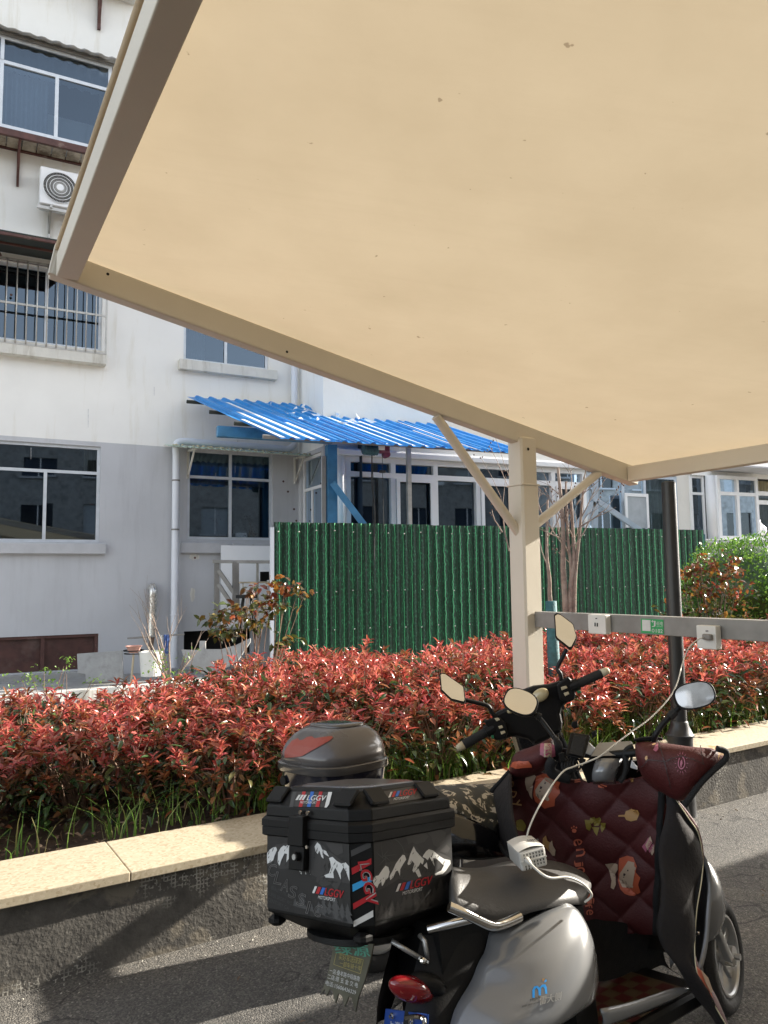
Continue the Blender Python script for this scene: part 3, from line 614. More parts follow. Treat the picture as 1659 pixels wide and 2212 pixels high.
# basement openings
mb = MB(); a, b, c, d = rG; FW.slab(mb, a, b, c, d, -.1, -.07); pn = mb.build('basement_panel', 'brown_panel', bld)
mb = MB(); um = FW.uz(88, 1412)[0]
for q in (a, um, b-.05): FW.slab(mb, q, q+.05, c, d, -.068, -.03)
FW.slab(mb, a, b, d-.04, d, -.029, -.02); mb.build('frame', 'brown_iron', pn)
mb = MB(); a, b, c, d = rG2; FW.slab(mb, a, b, c, d, -.6, -.3); mb.build('basement_opening', 'dark_hole', bld)
mb = MB(); FW.slab(mb, -14, rG[1]+.3, .2, rG[2]-.02, 0.004, .09); mb.build('plinth', 'concrete', bld, bevel=.01)
# small marks on the plaster: rawl holes and a scraped patch
mb = MB()
for x, y in ((421, 1205), (640, 1125), (612, 1040), (622, 1062), (635, 1100), (606, 1140), (24, 637)):
    u_, z_ = FW.uz(x, y); mb.disc(FW.pt(u_, z_, .003), FW.u*.02, V(0, 0, .02), 7)
mb.build('plug_holes', 'brown_iron', bld, kind='stuff')
for x, y, rx, rz in ((416, 1284, .05, .13), (420, 1203, .1, .06)):
    mb = MB(); u_, z_ = FW.uz(x, y); mb.add([FW.pt(u_+rx*math.cos(t)*random.uniform(.6, 1), z_+rz*math.sin(t)*random.uniform(.7, 1), .002) for t in [k*.449 for k in range(14)]], [tuple(range(14))])
    mb.build('scraped_patch', 'sill_plaster', bld)

mb = MB(); random.seed(12)
for x, y, l in ((534, 1290, 20), (540, 1220, 40), (620, 1180, 25), (612, 1240, 60), (618, 1300, 70), (490, 1310, 18), (300, 1400, 26), (70, 1240, 30), (250, 1480, 30), (310, 1090, 40), (200, 930, 50), (350, 880, 24)):
    x, y = x*.95, y*.78 if y > 1200 else y*.95
    for k in range(3):
        u_, z_ = FW.uz(x, y+k*l/4); h_ = l*.0022; mb.add([FW.pt(u_, z_, .002), FW.pt(u_+.007, z_, .002), FW.pt(u_+.005, z_-h_, .002), FW.pt(u_+.002, z_-h_, .002)], [(0, 1, 2, 3)])
mb.build('plaster_cracks', 'sill_grey', bld, kind='stuff')
# return wall and the projecting wing (sunlit bay)
c0 = FW.pt(U1, 0, 0); RWn = Wall(c0, 152); BW = Wall(c0+FW.n*1.08, 66)
RW = Wall(c0, 152); RW.n = V(-.883, -.469, 0); 
zdoor = (RW.o, )
def rwuz(x, y): p = onplane(x, y, RW.o, RW.n); return (p-RW.o).dot(RW.u), p.z
dz1 = rwuz(672, 983)[1]; dz0 = 1.2
for (a, b, m) in ((.2, zc, 'grey_plaster'), (zc, ztop, 'white_plaster')):
    wall_part(RW, 0, 1.08, a, b, [(.12, .98, dz0, dz1)], m, bld, name='wall')
window(bld, RW, .12, .98, dz0, dz1, vs=[(.5, dz0, dz1-.55)], hs=[dz1-.55], fm='pvc_white', bar=.05)
def bw(x, y): return BW.uz(x, y)
hT = bw(850, 992)[1]; hB = 2.3; hM = bw(900, 1031)[1]
us_ = [bw(744, 1010)[0]] + [bw(x, 1010)[0] for x in (846, 937, 1028, 1112, 1190, 1262)]
hole = (us_[0]+.05, us_[-1], hB, hT)
uS = [bw(x, 1060)[0] for x in (1262, 1345, 1392, 1462)]
hole2 = (uS[0]+.03, uS[-1], hB, hT-.02)
BWL = bw(1496, 1100)[0]
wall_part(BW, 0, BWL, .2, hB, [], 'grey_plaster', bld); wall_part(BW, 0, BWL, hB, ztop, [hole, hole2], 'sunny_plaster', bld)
mb = MB(); mb.add([BW.pt(BWL, .2), BW.pt(BWL, ztop), BW.pt(BWL+1, ztop, -9), BW.pt(BWL+1, .2, -9)], [(0, 1, 2, 3)]); mb.build('wall', 'white_plaster', bld, flip=False)
mb = MB(); mb.add([FW.pt(-14, .2, -9), BW.pt(BWL+1, .2, -9), BW.pt(BWL+1, ztop, -9), FW.pt(-14, ztop, -9)], [(0, 1, 2, 3)]); mb.add([FW.pt(-14, .2, 0), FW.pt(-14, .2, -9), FW.pt(-14, ztop, -9), FW.pt(-14, ztop, 0)], [(0, 1, 2, 3)]); mb.build('wall', 'white_plaster', bld, flip=False)
mb = MB(); rf_ = [FW.pt(-14.2, 0, .35), FW.pt(U1-.1, 0, .35), BW.pt(-.2, 0, .35), BW.pt(BWL+.3, 0, .35), BW.pt(BWL+1.3, 0, -9.3), FW.pt(-14.2, 0, -9.3)]
mb.add([V(p.x, p.y, ztop+h) for h in (0, .25) for p in rf_], [(0, 1, 2, 3, 4, 5), (11, 10, 9, 8, 7, 6)]+[(i, (i+1) % 6, (i+1) % 6+6, i+6) for i in range(6)]); mb.build('roof', 'concrete', bld)
wb = window(bld, BW, us_[0], us_[-1]-.02, hB+.001, hT-.001, off=-.04, vs=[(u, hB, hT) for u in us_[1:-1]], hs=[hM], fm='pvc_white', bar=.085, thick=.1, gm='window_glass')
for i, (a, b) in enumerate(zip(us_, us_[1:])):     # opening sashes standing proud, every other one
    if i % 2 == 1:
        mb = MB(); BW.slab(mb, a+.05, b-.05, hM-.10, hM-.045, .062, .09)
        for q in (a+.05, b-.11): BW.slab(mb, q, q+.06, hB, hM-.1, .062, .09)
        mb.build('sash', 'pvc_white', wb)
mb = MB(); BW.slab(mb, us_[0]-.15, us_[-1]+.2, hT+.003, hT+.09, 0.004, .16); BW.slab(mb, us_[0]-.15, us_[-1]+.2, hT+.09, hT+.12, .004, .12); mb.build('fascia', 'pvc_white', bld, bevel=.008)
mb = MB(); p = BW.pt(us_[0]-.08, hB, .04); mb.tube([p, V(p.x, p.y, hT)], .085, 14); mb.build('corner_post', 'pvc_white', bld, smooth=True)
# second group: curtained panes with grey frames, one casement open
w2 = window(bld, BW, uS[0]+.03, uS[-1], hB, hT-.03, off=-.04, vs=[(uS[1], hB, hT), (uS[2], hB, hT)], fm='pale_frame', bar=.06, gm='clear_glass',
            curtains=[(uS[0]+.05, uS[1], hB, hT, 'curtain_green', 0), (uS[1], uS[2], hB, hT, 'curtain_grey', 2), (uS[2], uS[3], hB, hT, 'curtain_green', 1)])
a, b, c, d = BW.rect(1352, 1066, 1402, 1140, .2); mb = MB()
for q in ((a, a+.05, c, d), (b-.05, b, c, d), (a+.05, b-.05, d-.06, d)): BW.slab(mb, *q, .17, .2)
mb.build('casement', 'pvc_white', w2); mb = MB(); BW.slab(mb, a+.05, b-.05, c, d-.06, .18, .185); mb.build('pane', 'curtain_grey', w2)
mb = MB(); BW.slab(mb, 3.4, 7.4, hT-.02, hT+.05, .004, .03); mb.build('fascia', 'pale_frame', bld)

# far bay on the right with white casements
NW = Wall(W(1560, 1100, 15.6), 66); far = thing('house_wing', NW.pt(0, .2, 0), 'white-framed bay window wing standing behind the round green bush', 'building')
def nr(x, y, off=0): return NW.uz(x, y, off)
z0n = nr(1560, 1166)[1]; z1n = nr(1560, 1030)[1]; zmn = nr(1560, 1068)[1]
wall_part(NW, nr(1497, 1100)[0], 9, z1n, 12, [], 'white_plaster', far); wall_part(NW, nr(1497, 1100)[0]+.1, 9, .2, z0n-.06, [], 'grey_plaster', far)
x_ = [nr(x, 1100)[0] for x in (1497, 1527, 1538, 1581, 1625)]
window(far, NW, x_[0], x_[1], z0n, z1n, hs=[zmn], fm='pvc_white', bar=.05, curtains=[(x_[0], x_[1], z0n+.3, z1n, 'brown_iron', 0)])
window(far, NW, x_[2], x_[4], z0n, z1n, off=.1, vs=[(x_[3], z0n, z1n)], hs=[zmn], fm='pvc_white', bar=.07, thick=.07, curtains=[(x_[2]+.1, x_[4]-.1, z0n+.1, z1n, 'curtain_grey', 0)])
window(far, NW, x_[4]+.02, x_[4]+3.5, z0n, z1n-.25, off=-.1, vs=[(x_[4]+1.2, z0n, z1n), (x_[4]+2.4, z0n, z1n)], hs=[zmn-.12], fm='pvc_white', bar=.09, gm='clear_glass', curtains=[(x_[4]+.3, x_[4]+1.1, z0n+.1, z1n, 'curtain_cream', 0)])
mb = MB(); p = NW.pt(x_[1]+.09, z0n, .03); mb.tube([p, V(p.x, p.y, z1n)], .1, 12); mb.build('corner_post', 'pvc_white', far, smooth=True)
mb = MB(); NW.slab(mb, x_[0]-.05, x_[4]+.15, z0n-.08, z0n-.005, -.1, .24); mb.build('sill', 'sill_grey', far, bevel=.01)
mb = MB(); NW.slab(mb, x_[2], x_[4]+1.1, z1n+.1, z1n+.13, -.1, .7); mb.build('canopy_slab', 'sill_grey', far)
mb = MB(); q_ = [NW.pt(x_[0]-.1, 0, .2), NW.pt(9.2, 0, .2), NW.pt(9.2, 0, -7), NW.pt(x_[0]-.1, 0, -7)]; mb.add([V(p.x, p.y, 12+h) for h in (0, .2) for p in q_], [(0, 1, 2, 3), (7, 6, 5, 4), (0, 1, 5, 4), (1, 2, 6, 5), (2, 3, 7, 6), (3, 0, 4, 7)]); mb.build('roof', 'concrete', far)
mb = MB(); mb.add([NW.pt(9, .2), NW.pt(9, 12), NW.pt(9, 12, -7), NW.pt(9, .2, -7)], [(0, 1, 2, 3)]); mb.add([NW.pt(x_[0], .2, -7), NW.pt(9, .2, -7), NW.pt(9, 12, -7), NW.pt(x_[0], 12, -7)], [(0, 1, 2, 3)]); mb.build('wall', 'white_plaster', far, flip=False)
v0 = nr(1640, 1150); mb = MB(); pr_ = [(.02, 0), (.1, .02), (.15, .1), (.14, .18), (.07, .25), (.03, .3), (.04, .34)]; c_ = NW.pt(v0[0], z0n+.08, .0)
mb.loft([[c_+V(math.cos(t)*r, math.sin(t)*r, h) for t in [k*.5236 for k in range(12)]] for r, h in pr_]); tag(mb.build('vase', 'pvc_white', smooth=True), 'round white vase standing inside the far right window', 'vase')

# ---------------------------------------------------------------- things fixed to or beside the building
# drainpipe: horizontal run, elbow and downpipe
dp = thing('drainpipe', FW.pt(FW.uz(374, 1300)[0], .24, .12), 'white plastic drainpipe running down the grey wall beside the awning', 'drainpipe')
off = .13; e0 = FW.uz(381, 955, off); p_h = [FW.pt(FW.uz(636, 900, off)[0], 6.2, off), FW.pt(FW.uz(636, 900, off)[0], e0[1]+.12, off), FW.pt(FW.uz(632, 900, off)[0]-.08, e0[1]+.02, off), FW.pt(e0[0]+.1, e0[1]+.02, off), FW.pt(e0[0], e0[1]-.04, off), FW.pt(e0[0], e0[1]-.2, off)]
pts = [p_h[0]]+[p_h[1]+V(0, 0, .3)]+curve_pts([p_h[1]+V(0, 0, .2), p_h[1], p_h[2], p_h[2]-FW.u*.15], 5)+curve_pts([p_h[3]+FW.u*.25, p_h[3], p_h[4], p_h[5]], 5)+[FW.pt(e0[0], .3, off)]
mb = MB(); mb.tube(pts, .057, 14); mb.build('pipe', 'pipe_white', dp, smooth=50)
for y in (1038, 1144, 1328):
    z = FW.uz(380, y, off)[1]; mb = MB(); mb.tube([FW.pt(e0[0], z-.012, off), FW.pt(e0[0], z+.012, off)], .063 if y < 1300 else .068, 14); mb.build('pipe_clamp', 'rail_steel' if y < 1300 else 'pipe_white', dp)
# green-white corrugated awning over the ground floor window
ga = thing('window_awning', FW.pt(FW.uz(500, 970)[0], e0[1]-.1, 0), 'pale green corrugated plastic awning over the ground floor window beside the drainpipe', 'awning')
rows = []; n = 120; u0_ = FW.uz(366, 961, .4)[0]; u1_ = FW.uz(700, 980, .4)[0]; zf = FW.uz(500, 972, .55)[1]
for off_, z in ((0.02, zf+.10), (.28, zf+.05), (.58, zf)): rows.append([FW.pt(u0_+(u1_-u0_)*i/n, z+.013*math.sin(i*1.35), off_) for i in range(n+1)])
mb = MB(); mb.grid(rows); mb.build('corrugated_sheet', 'lime_sheet', ga, smooth=True, solid=.004)
for x in (405, 636):
    u_ = FW.uz(x, 1000)[0]; mb = MB(); mb.bar(FW.pt(u_, zf+.03, .01), FW.pt(u_, zf-.02, .5), .03, .03); mb.bar(FW.pt(u_, zf-.42, .02), FW.pt(u_, zf+.03, .02), .03, .03, FW.n); mb.bar(FW.pt(u_, zf-.4, .02), FW.pt(u_, zf-.03, .42), .025, .025, FW.n); mb.build('awning_bracket', 'sill_plaster', ga)
mb = MB(); random.seed(3)
for k in range(70): u_ = random.uniform(u0_, u1_); mb.ell(FW.pt(u_, zf+.02+random.random()*.01, .5+random.random()*.07), V(.018, 0, 0), V(0, .018, 0), V(0, 0, .012), 5, 4)
mb.build('litter', 'curtain_cream', ga, kind='stuff')
# air conditioner
r_ = FW.rect(86, 357, 214, 452, .33); ac = thing('air_conditioner', FW.pt(r_[0]+.4, r_[2], 0), 'white air conditioner outdoor unit hung under the box window', 'air conditioner')
au0 = r_[0]; az0, az1 = FW.uz(130, 447, .33)[1], FW.uz(130, 370, .33)[1]+.02; au1 = au0+.82
mb = MB(); mb.bbox(FW.pt((au0+au1)/2, (az0+az1)/2, .21), FW.u*(au1-au0), FW.n*.26, V(0, 0, az1-az0), .012); mb.build('casing', 'pvc_white', ac)
fc = FW.pt(FW.uz(130, 402, .345)[0], (az0+az1)/2+.0, .345); R_ = .235
mb = MB(); mb.disc(fc-FW.n*.002, FW.u*R_, V(0, 0, R_), 32); mb.build('fan_opening', 'dark_hole', ac)
mb = MB()
for k in range(1, 6): mb.torus(fc+FW.n*.012, FW.u*R_*k/5, V(0, 0, R_)*(k/5), FW.n, .0045, 36, 5)
mb.build('grille_ring', 'pvc_white', ac)
mb = MB()
for k in range(64):
    t = 2*math.pi*k/64; t2 = t+.28; p = fc+(FW.u*math.cos(t)+V(0, 0, 1)*math.sin(t))*.05+FW.n*.008; q = fc+(FW.u*math.cos(t2)+V(0, 0, 1)*math.sin(t2))*R_+FW.n*.008; mb.bar(p, q, .0035, .003, FW.n)
mb.build('grille_wires', 'steel_bar', ac, kind='stuff')
mb = MB(); mb.tube([fc+FW.n*.008, fc+FW.n*.022], .05, 20); mb.build('fan_hub', 'pvc_white', ac)
mb = MB(); FW.slab(mb, au0-.03, au1+.05, az0-.075, az0-.03, .3, .335)
for u_ in (au0+.16, au1-.1): mb.bar(FW.pt(u_, az0-.03, .0), FW.pt(u_, az0-.03, .36), .035, .04); mb.bar(FW.pt(u_, az0-.38, .02), FW.pt(u_, az0-.0, .02), .035, .04, FW.n); mb.bar(FW.pt(u_, az0-.32, .02), FW.pt(u_, az0-.05, .3), .02, .03, FW.n)
mb.build('wall_bracket', 'steel_bar', ac)
# boiler flue
fl = thing('boiler_flue', FW.pt(FW.uz(329, 1400)[0], .6, .1), 'dented silver flue pipe coming out of the grey wall beside the drainpipe', 'flue pipe')
u_, z_ = FW.uz(330, 1272, .1); ub = FW.uz(329, 1390, .1)[1]
mb = MB(); mb.tube(curve_pts([FW.pt(u_, z_+.02, -.02), FW.pt(u_, z_+.02, .06), FW.pt(u_, z_-.04, .12), FW.pt(u_, z_-.15, .12)], 5)+[FW.pt(u_, z_-.3, .12), FW.pt(u_-.01, ub+.1, .12)], .062, 14); mb.build('pipe', 'foil_metal', fl, smooth=60)
mb = MB(); mb.tube([FW.pt(u_-.01, ub+.1, .12), FW.pt(u_-.02, ub-.12, .1), FW.pt(u_-.05, ub-.3, .08)], [.045, .03, .02], 10); mb.build('hose', 'bronze_branch', fl, smooth=True)
# opposite block (behind the camera, seen in the glass)
OW = Wall(AR(-26, -19), 57.8); OW.n = R_DIR.copy(); opp = thing('opposite_building', OW.pt(20, 0, 0), 'cream apartment block across the road with rows of dark windows', 'building')
hs_ = [(2+k*3.1, 3.6+k*3.1, 1.2+f*3, 2.7+f*3) for k in range(30) for f in range(4)]
wall_part(OW, 0, 96, 0, 13.5, hs_, 'concrete', opp); mb = MB(); OW.slab(mb, -1, 97, 13.5, 13.8, -8, .5); mb.build('roof', 'concrete', opp)
for a, b, c, d in hs_:
    mb = MB(); OW.slab(mb, a, b, c, d, -.15, -.13); wn = mb.build('window', random.choice(('room_dark', 'concrete', 'curtain_grey', 'black_gloss')), opp)
    mb = MB(); OW.slab(mb, a-.1, b+.1, c-.12, c-.02, .002, .14); mb.build('sill', 'grey_plaster', opp)
    if random.random() < .35:
        mb = MB(); OW.slab(mb, b+.15, b+.75, c-.2, c+.35, .02, .3); mb.build('air_unit', 'pvc_white', opp)
    mb = MB(); OW.slab(mb, (a+b)/2-.03, (a+b)/2+.03, c, d, -.128, -.09); mb.build('mullion', 'pvc_white', wn)
# ================================================================ GREEN CORRUGATED FENCE
fp0, fp1 = W(592, 1131, 11.0), W(1517, 1150, 14.15); FD = V(fp1.x-fp0.x, fp1.y-fp0.y, 0); FL = FD.length; FD.normalize(); FN = V(FD.y, -FD.x, 0)
fen = thing('corrugated_fence', V(fp0.x+FD.x*FL/2, fp0.y+FD.y*FL/2, .24), 'tall green corrugated sheet fence printed with climbing leaves behind the red hedge', 'fence')
ns = 10; per = .14; swd = FL/ns
for k in range(ns):
    mb = MB(); a0 = k*swd; uvs = []; cols = []
    prof = [(0, 0), (.018, 0), (.045, .032), (.095, .032), (.122, 0)]
    nr_ = int(round((swd+.03)/per)); us = [(a0+j*per*(swd+.03)/(nr_*per)+px, d) for j in range(nr_) for px, d in prof]+[(a0+swd+.03, 0)]
    top = 2.455+random.uniform(-.006, .006)
    for z in (.26, top): cols.append([fp0+FD*u+FN*(d+.004*(k % 2))+V(0, 0, z-fp0.z) for u, d in us]); uvs += [(u, z) for u, d in us]
    mb.grid(cols); mb.uv = uvs; mb.build('fence_sheet', 'vine_print', fen, solid=.0015, flip=False)
mb = MB()
for z in (.55, 1.4, 2.3): mb.bar(fp0-FN*.03+V(0, 0, z-fp0.z), fp0+FD*FL-FN*.03+V(0, 0, z-fp0.z), .04, .04)
mb.build('fence_rail', 'rail_steel', fen)
for u in (-.03, FL+.02):
    mb = MB(); p = fp0+FD*u; mb.bar(V(p.x, p.y, .2), V(p.x, p.y, 2.38), .05, .05, FN); mb.build('fence_post', 'pipe_white' if u < 0 else 'teal_wrap', fen)
mb = MB()
for z in (.9, 1.45, 2.33):
    for j in range(int(FL/.28)): p = fp0+FD*(.07+j*.28+random.uniform(-.02, .02))+FN*.038; p.z = z+random.uniform(-.02, .02); mb.ell(p, FD*.012, FN*.008, V(0, 0, .012), 6, 4)
mb.build('fence_screws', 'steel_bar', fen, kind='stuff')

# ================================================================ BLUE LEAN-TO ROOF
lt = thing('lean_to_roof', W(882, 1137, 11.2)-V(0, 0, 2.3), 'blue corrugated lean-to roof on steel posts sloping over the fenced yard', 'roof')
rA_, rB_ = W(407, 858, 12.1), W(603, 946, 10.2); e_ = V(math.sin(rad(67)), math.cos(rad(67)), 0); rC_ = onplane(1130, 981, rB_, V(e_.y, -e_.x, 0)); rC_.z = rB_.z; RL = (rC_-rB_).length
sl = rB_-rA_; nn = e_.cross(sl).normalized(); nn = nn if nn.z > 0 else -nn
nsh = 5; pitch = .215
for k in range(nsh):
    a0 = RL*k/nsh; a1 = RL*(k+1)/nsh+.03; prof = [(0, 0), (.11, 0), (.14, .034), (.175, .034), (.205, 0)]; us = [(a0+j*pitch+x, d) for j in range(int((a1-a0)/pitch)+1) for x, d in prof if a0+j*pitch+x <= a1+.02]
    ex = random.uniform(-.02, .05); mb = MB(); mb.grid([[rA_+e_*u+nn*(d+.004*(k % 2))-sl.normalized()*ex for u, d in us], [rA_+sl*.5+e_*u+nn*(d-.01) for u, d in us], [rB_+e_*u+nn*d+sl.normalized()*ex for u, d in us]])
    mb.build('roof_sheet', 'blue_sheet', lt, solid=.002)
for t in (.08, .36, .64, .93):
    mb = MB(); p = rA_.lerp(rB_, t)-nn*.035; mb.bar(p-e_*.12, p+e_*(RL+.1), .05, .05, nn); mb.build('purlin', 'dark_tarp' if t < .9 else 'rail_steel', lt)
mb = MB(); p = W(468, 932, 11.2); mb.bbox(p+e_*.9, e_*1.8, V(e_.y, -e_.x, 0)*.12, V(0, 0, .16), .01); mb.build('girder', 'blue_steel', lt)
def post(x, d, y0, w_, m, zb=.2, nm='post'):
    p = W(x, y0, d); mb = MB(); mb.bar(V(p.x, p.y, zb), p, w_, w_, FN); return mb.build(nm, m, lt)
post(715, 11.85, 962, .15, 'blue_steel'); post(882, 12.1, 965, .065, 'steel_bar')
mb = MB(); mb.bar(W(718, 1043, 11.75), W(800, 1152, 11.75), .09, .1); mb.build('brace', 'blue_steel', lt)
mb = MB(); mb.bar(W(700, 985, 11.8), W(700, 1130, 11.8)-V(0, 0, .3), .03, .06); mb.build('post_plate', 'rail_steel', lt)
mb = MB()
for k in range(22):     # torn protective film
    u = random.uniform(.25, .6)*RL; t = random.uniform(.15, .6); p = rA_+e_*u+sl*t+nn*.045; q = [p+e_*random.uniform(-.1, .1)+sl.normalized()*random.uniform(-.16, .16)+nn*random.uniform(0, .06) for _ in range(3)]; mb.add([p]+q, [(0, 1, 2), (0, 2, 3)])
for k in range(int(RL/pitch)):  # pale strips along the valleys, sun reflection put in as colour
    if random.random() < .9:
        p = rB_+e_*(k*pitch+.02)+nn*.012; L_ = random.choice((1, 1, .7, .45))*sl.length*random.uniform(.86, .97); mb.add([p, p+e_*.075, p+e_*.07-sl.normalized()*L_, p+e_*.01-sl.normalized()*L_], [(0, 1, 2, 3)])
mb.build('film_and_sun_strips', 'film_sun_white', lt, kind='stuff')
# electric hoist
hp = W(812, 972, 11.1); ho = thing('electric_hoist', hp-V(0, 0, .12), 'small electric hoist motor hanging under the blue lean-to roof', 'hoist')
mb = MB(); mb.tube([hp-e_*.2, hp+e_*.02], [.075, .08], 14); mb.build('motor', 'hoist_teal', ho, smooth=40)
mb = MB()
for k in range(8): mb.torus(hp-e_*(.18-.022*k), V(0, 0, .084), V(e_.y, -e_.x, 0)*.084, e_, .004, 18, 4)
mb.build('cooling_fins', 'hoist_teal', ho)
mb = MB(); mb.bbox(hp+e_*.12+V(0, 0, .03), e_*.17, FN*.13, V(0, 0, .15), .02); mb.tube([hp+e_*.16-V(0, 0, .06)-FN*.05, hp+e_*.16-V(0, 0, .06)+FN*.05], .05, 12); mb.build('gear_box', 'hoist_purple', ho)
mb = MB(); mb.bbox(hp+e_*.06+V(0, 0, .02)+FN*.075, e_*.1, FN*.01, V(0, 0, .06), .003); mb.build('label_plate', 'pvc_white', ho)
mb = MB(); mb.tube([hp+e_*.1-V(0, 0, .05), hp+e_*.1-V(0, 0, .32)], .004, 5); mb.tube([hp+e_*.1-V(0, 0, .3), hp+e_*.1-V(0, 0, .33)], .05, 8); mb.tube([hp+e_*.1-V(0, 0, .33), hp+e_*.11-V(0, 0, 1.2)], .004, 5)
mb.tube(curve_pts([hp-e_*.06, hp-e_*.07-V(0, 0, .5), hp-e_*.03-V(0, 0, .9), hp-e_*.05-V(0, 0, 1.6)], 6), .008, 6); mb.tube(curve_pts([hp-e_*.07, hp-e_*.05-V(0, 0, .5), hp-e_*.06-V(0, 0, 1.), hp-e_*.04-V(0, 0, 1.6)], 6), .006, 6); mb.build('hanging_cable', 'black_rubber', ho)
# blue-white frame props further right behind the fence
pf = thing('prop_frame', W(1290, 1100, 14.)-V(0, 0, 2.5), 'weathered blue-white steel post with two slanting braces above the fence', 'frame')
for nm, p, q in (('post', (1286, 1015), (1285, 1200)), ('brace', (1290, 1082), (1392, 1152)), ('brace', (1284, 1085), (1225, 1160))):
    mb = MB(); mb.bar(W(*p, 14.), W(*q, 14.0), .09, .09); mb.build(nm, 'pale_frame', pf)

# ================================================================ YARD CLUTTER
rl = thing('metal_railing', W(500, 1300, 11.7)-V(0, 0, 1.1), 'grey square-tube stair railing with slanting bars beside the fence end', 'railing')
for nm, p, q, s in (('rail_post', (468, 1216), (468, 1330), .07), ('rail_post', (509, 1213), (509, 1330), .09), ('top_rail', (460, 1213), (590, 1214), .06), ('slanting_bar', (472, 1232), (512, 1290), .07), ('slanting_bar', (472, 1262), (505, 1312), .07), ('rail_post', (556, 1214), (556, 1330), .035)):
    mb = MB(); mb.bar(W(*p, 11.7), W(*q, 11.7), s, s*.8, FN if nm == 'rail_post' else None); mb.build(nm, 'steel_bar' if nm == 'rail_post' and s < .05 else 'rail_steel', rl)
mb = MB(); mb.box(W(477, 1178, 12.3), W(600, 1180, 12.6)-W(477, 1178, 12.3), FN*.03, V(0, 0, -1.3)); tag(mb.build('white_board', 'pvc_white'), 'plain white board standing behind the stair railing', 'board')
tb = thing('folding_table', W(555, 1262, 11.9)-V(0, 0, .7), 'small pale wooden table seen through the stair railing', 'table'); tp_ = W(555, 1258, 11.9)
mb = MB(); mb.bbox(tp_, e_*.6, FN*.35, V(0, 0, .025), .005); mb.build('table_top', 'wood_pale', tb)
for a, b in ((-.25, -.14), (.25, -.14), (-.25, .14), (.25, .14)): mb = MB(); q = tp_+e_*a+FN*b; mb.tube([q, q-V(0, 0, .7)], .012, 6); mb.build('leg', 'steel_bar', tb)
mb = MB(); q = tp_+e_*.12+V(0, 0, .013); mb.bbox(q+V(0, 0, .075), e_*.14, FN*.03, V(0, 0, .15), .004); tag(mb.build('dark_box', 'black_plastic'), 'small black box standing on the wooden table', 'box')
mb = MB(); q = tp_+e_*.24+V(0, 0, .013); mb.loft([[q+V(math.cos(t)*r, math.sin(t)*r, h) for t in [k*.5236 for k in range(12)]] for r, h in ((.09, 0), (.09, .015), (.04, .03), (.05, .12), (.02, .14))]); tag(mb.build('white_jug', 'pvc_white', smooth=40), 'white jug beside the black box on the wooden table', 'jug')
st = thing('stool', W(530, 1330, 11.5)-V(0, 0, .55), 'black round stool behind the bronze-leaved rose bush', 'stool'); q = W(534, 1292, 11.5)
mb = MB(); mb.tube([q, q+V(0, 0, .05)], .17, 18); mb.build('seat', 'black_rubber', st)
for k in range(4): t = .8+k*1.57; mb = MB(); mb.tube([q+V(math.cos(t)*.08, math.sin(t)*.08, 0), q+V(math.cos(t)*.2, math.sin(t)*.2, -.6)], .012, 6); mb.build('leg', 'black_plastic', st)
def leaning(name, pts, d0, d1, m, label, cat, th=.03):     # board cut to an outline, leaning back
    P_ = [W(x, y, d0+(d1-d0)*(max(p[1] for p in pts)-y)/(max(p[1] for p in pts)-min(p[1] for p in pts))) for x, y in pts]
    n_ = (P_[1]-P_[0]).cross(P_[2]-P_[0]).normalized(); n_ = n_ if n_.y > 0 else -n_; k = len(P_); mb = MB(); mb.add(P_+[p+n_*th for p in P_], [tuple(range(k)), tuple(range(2*k-1, k-1, -1))]+[(i, (i+1) % k, (i+1) % k+k, i+k) for i in range(k)])
    return tag(mb.build(name, m, bevel=.004), label, cat)
leaning('concrete_slab', [(166, 1412), (264, 1405), (266, 1472), (186, 1474), (184, 1456), (168, 1455)], 10.6, 10.75, 'concrete', 'grey concrete slab leaning on the wall below the brown basement panels', 'slab')
leaning('cut_board', [(391, 1403), (430, 1404), (431, 1384), (444, 1384), (444, 1402), (478, 1402), (510, 1393), (541, 1378), (541, 1386), (515, 1425), (470, 1452), (436, 1455), (416, 1438), (405, 1440)], 10.5, 10.7, 'concrete', 'pale curved offcut board lying behind the rose bush', 'board')
bk = W(327, 1410, 10.3); mb = MB(); mb.loft([[bk+V(math.cos(t)*r, math.sin(t)*r, h-.3) for t in [k*2*math.pi/20 for k in range(20)]] for r, h in ((.13, 0), (.155, .3), (.165, .3), (.165, .32), (.15, .32), (.12, .02))]); 
bo_ = thing('paint_bucket', bk-V(0, 0, .3), 'white plastic bucket with wire handle standing below the flue pipe', 'bucket'); mb.build('bucket_body', 'bucket_white', bo_, smooth=50)
mb = MB(); mb.tube([bk+V(.165*math.cos(t), -.02-.05*math.sin(t), .02-.16*math.sin(t)) for t in [k*math.pi/10 for k in range(11)]], .004, 5); mb.build('handle', 'steel_bar', bo_)
ps = thing('bowl_stand', W(289, 1450, 10.3)-V(0, 0, .2), 'pink bowl on a black ring stand left of the white bucket', 'plant stand'); q = W(289, 1405, 10.3)
mb = MB(); mb.loft([[q+V(math.cos(t)*r, math.sin(t)*r, h) for t in [k*2*math.pi/18 for k in range(18)]] for r, h in ((.06, -.03), (.1, .06), (.11, .06), (.1, .05), (.05, -.02))]); mb.build('bowl', 'terracotta_pale', ps, smooth=50)
mb = MB(); mb.torus(q+V(0, 0, .0), V(.13, 0, 0), V(0, .13, 0), V(0, 0, 1), .008, 24, 5); mb.torus(q+V(0, 0, -.04), V(.12, 0, 0), V(0, .12, 0), V(0, 0, 1), .006, 24, 5); mb.build('ring', 'black_plastic', ps)
mb = MB(); mb.tube([q-V(0, 0, .04), q-V(.03, 0, .45)], .014, 7); mb.build('leg', 'wood_pale', ps)
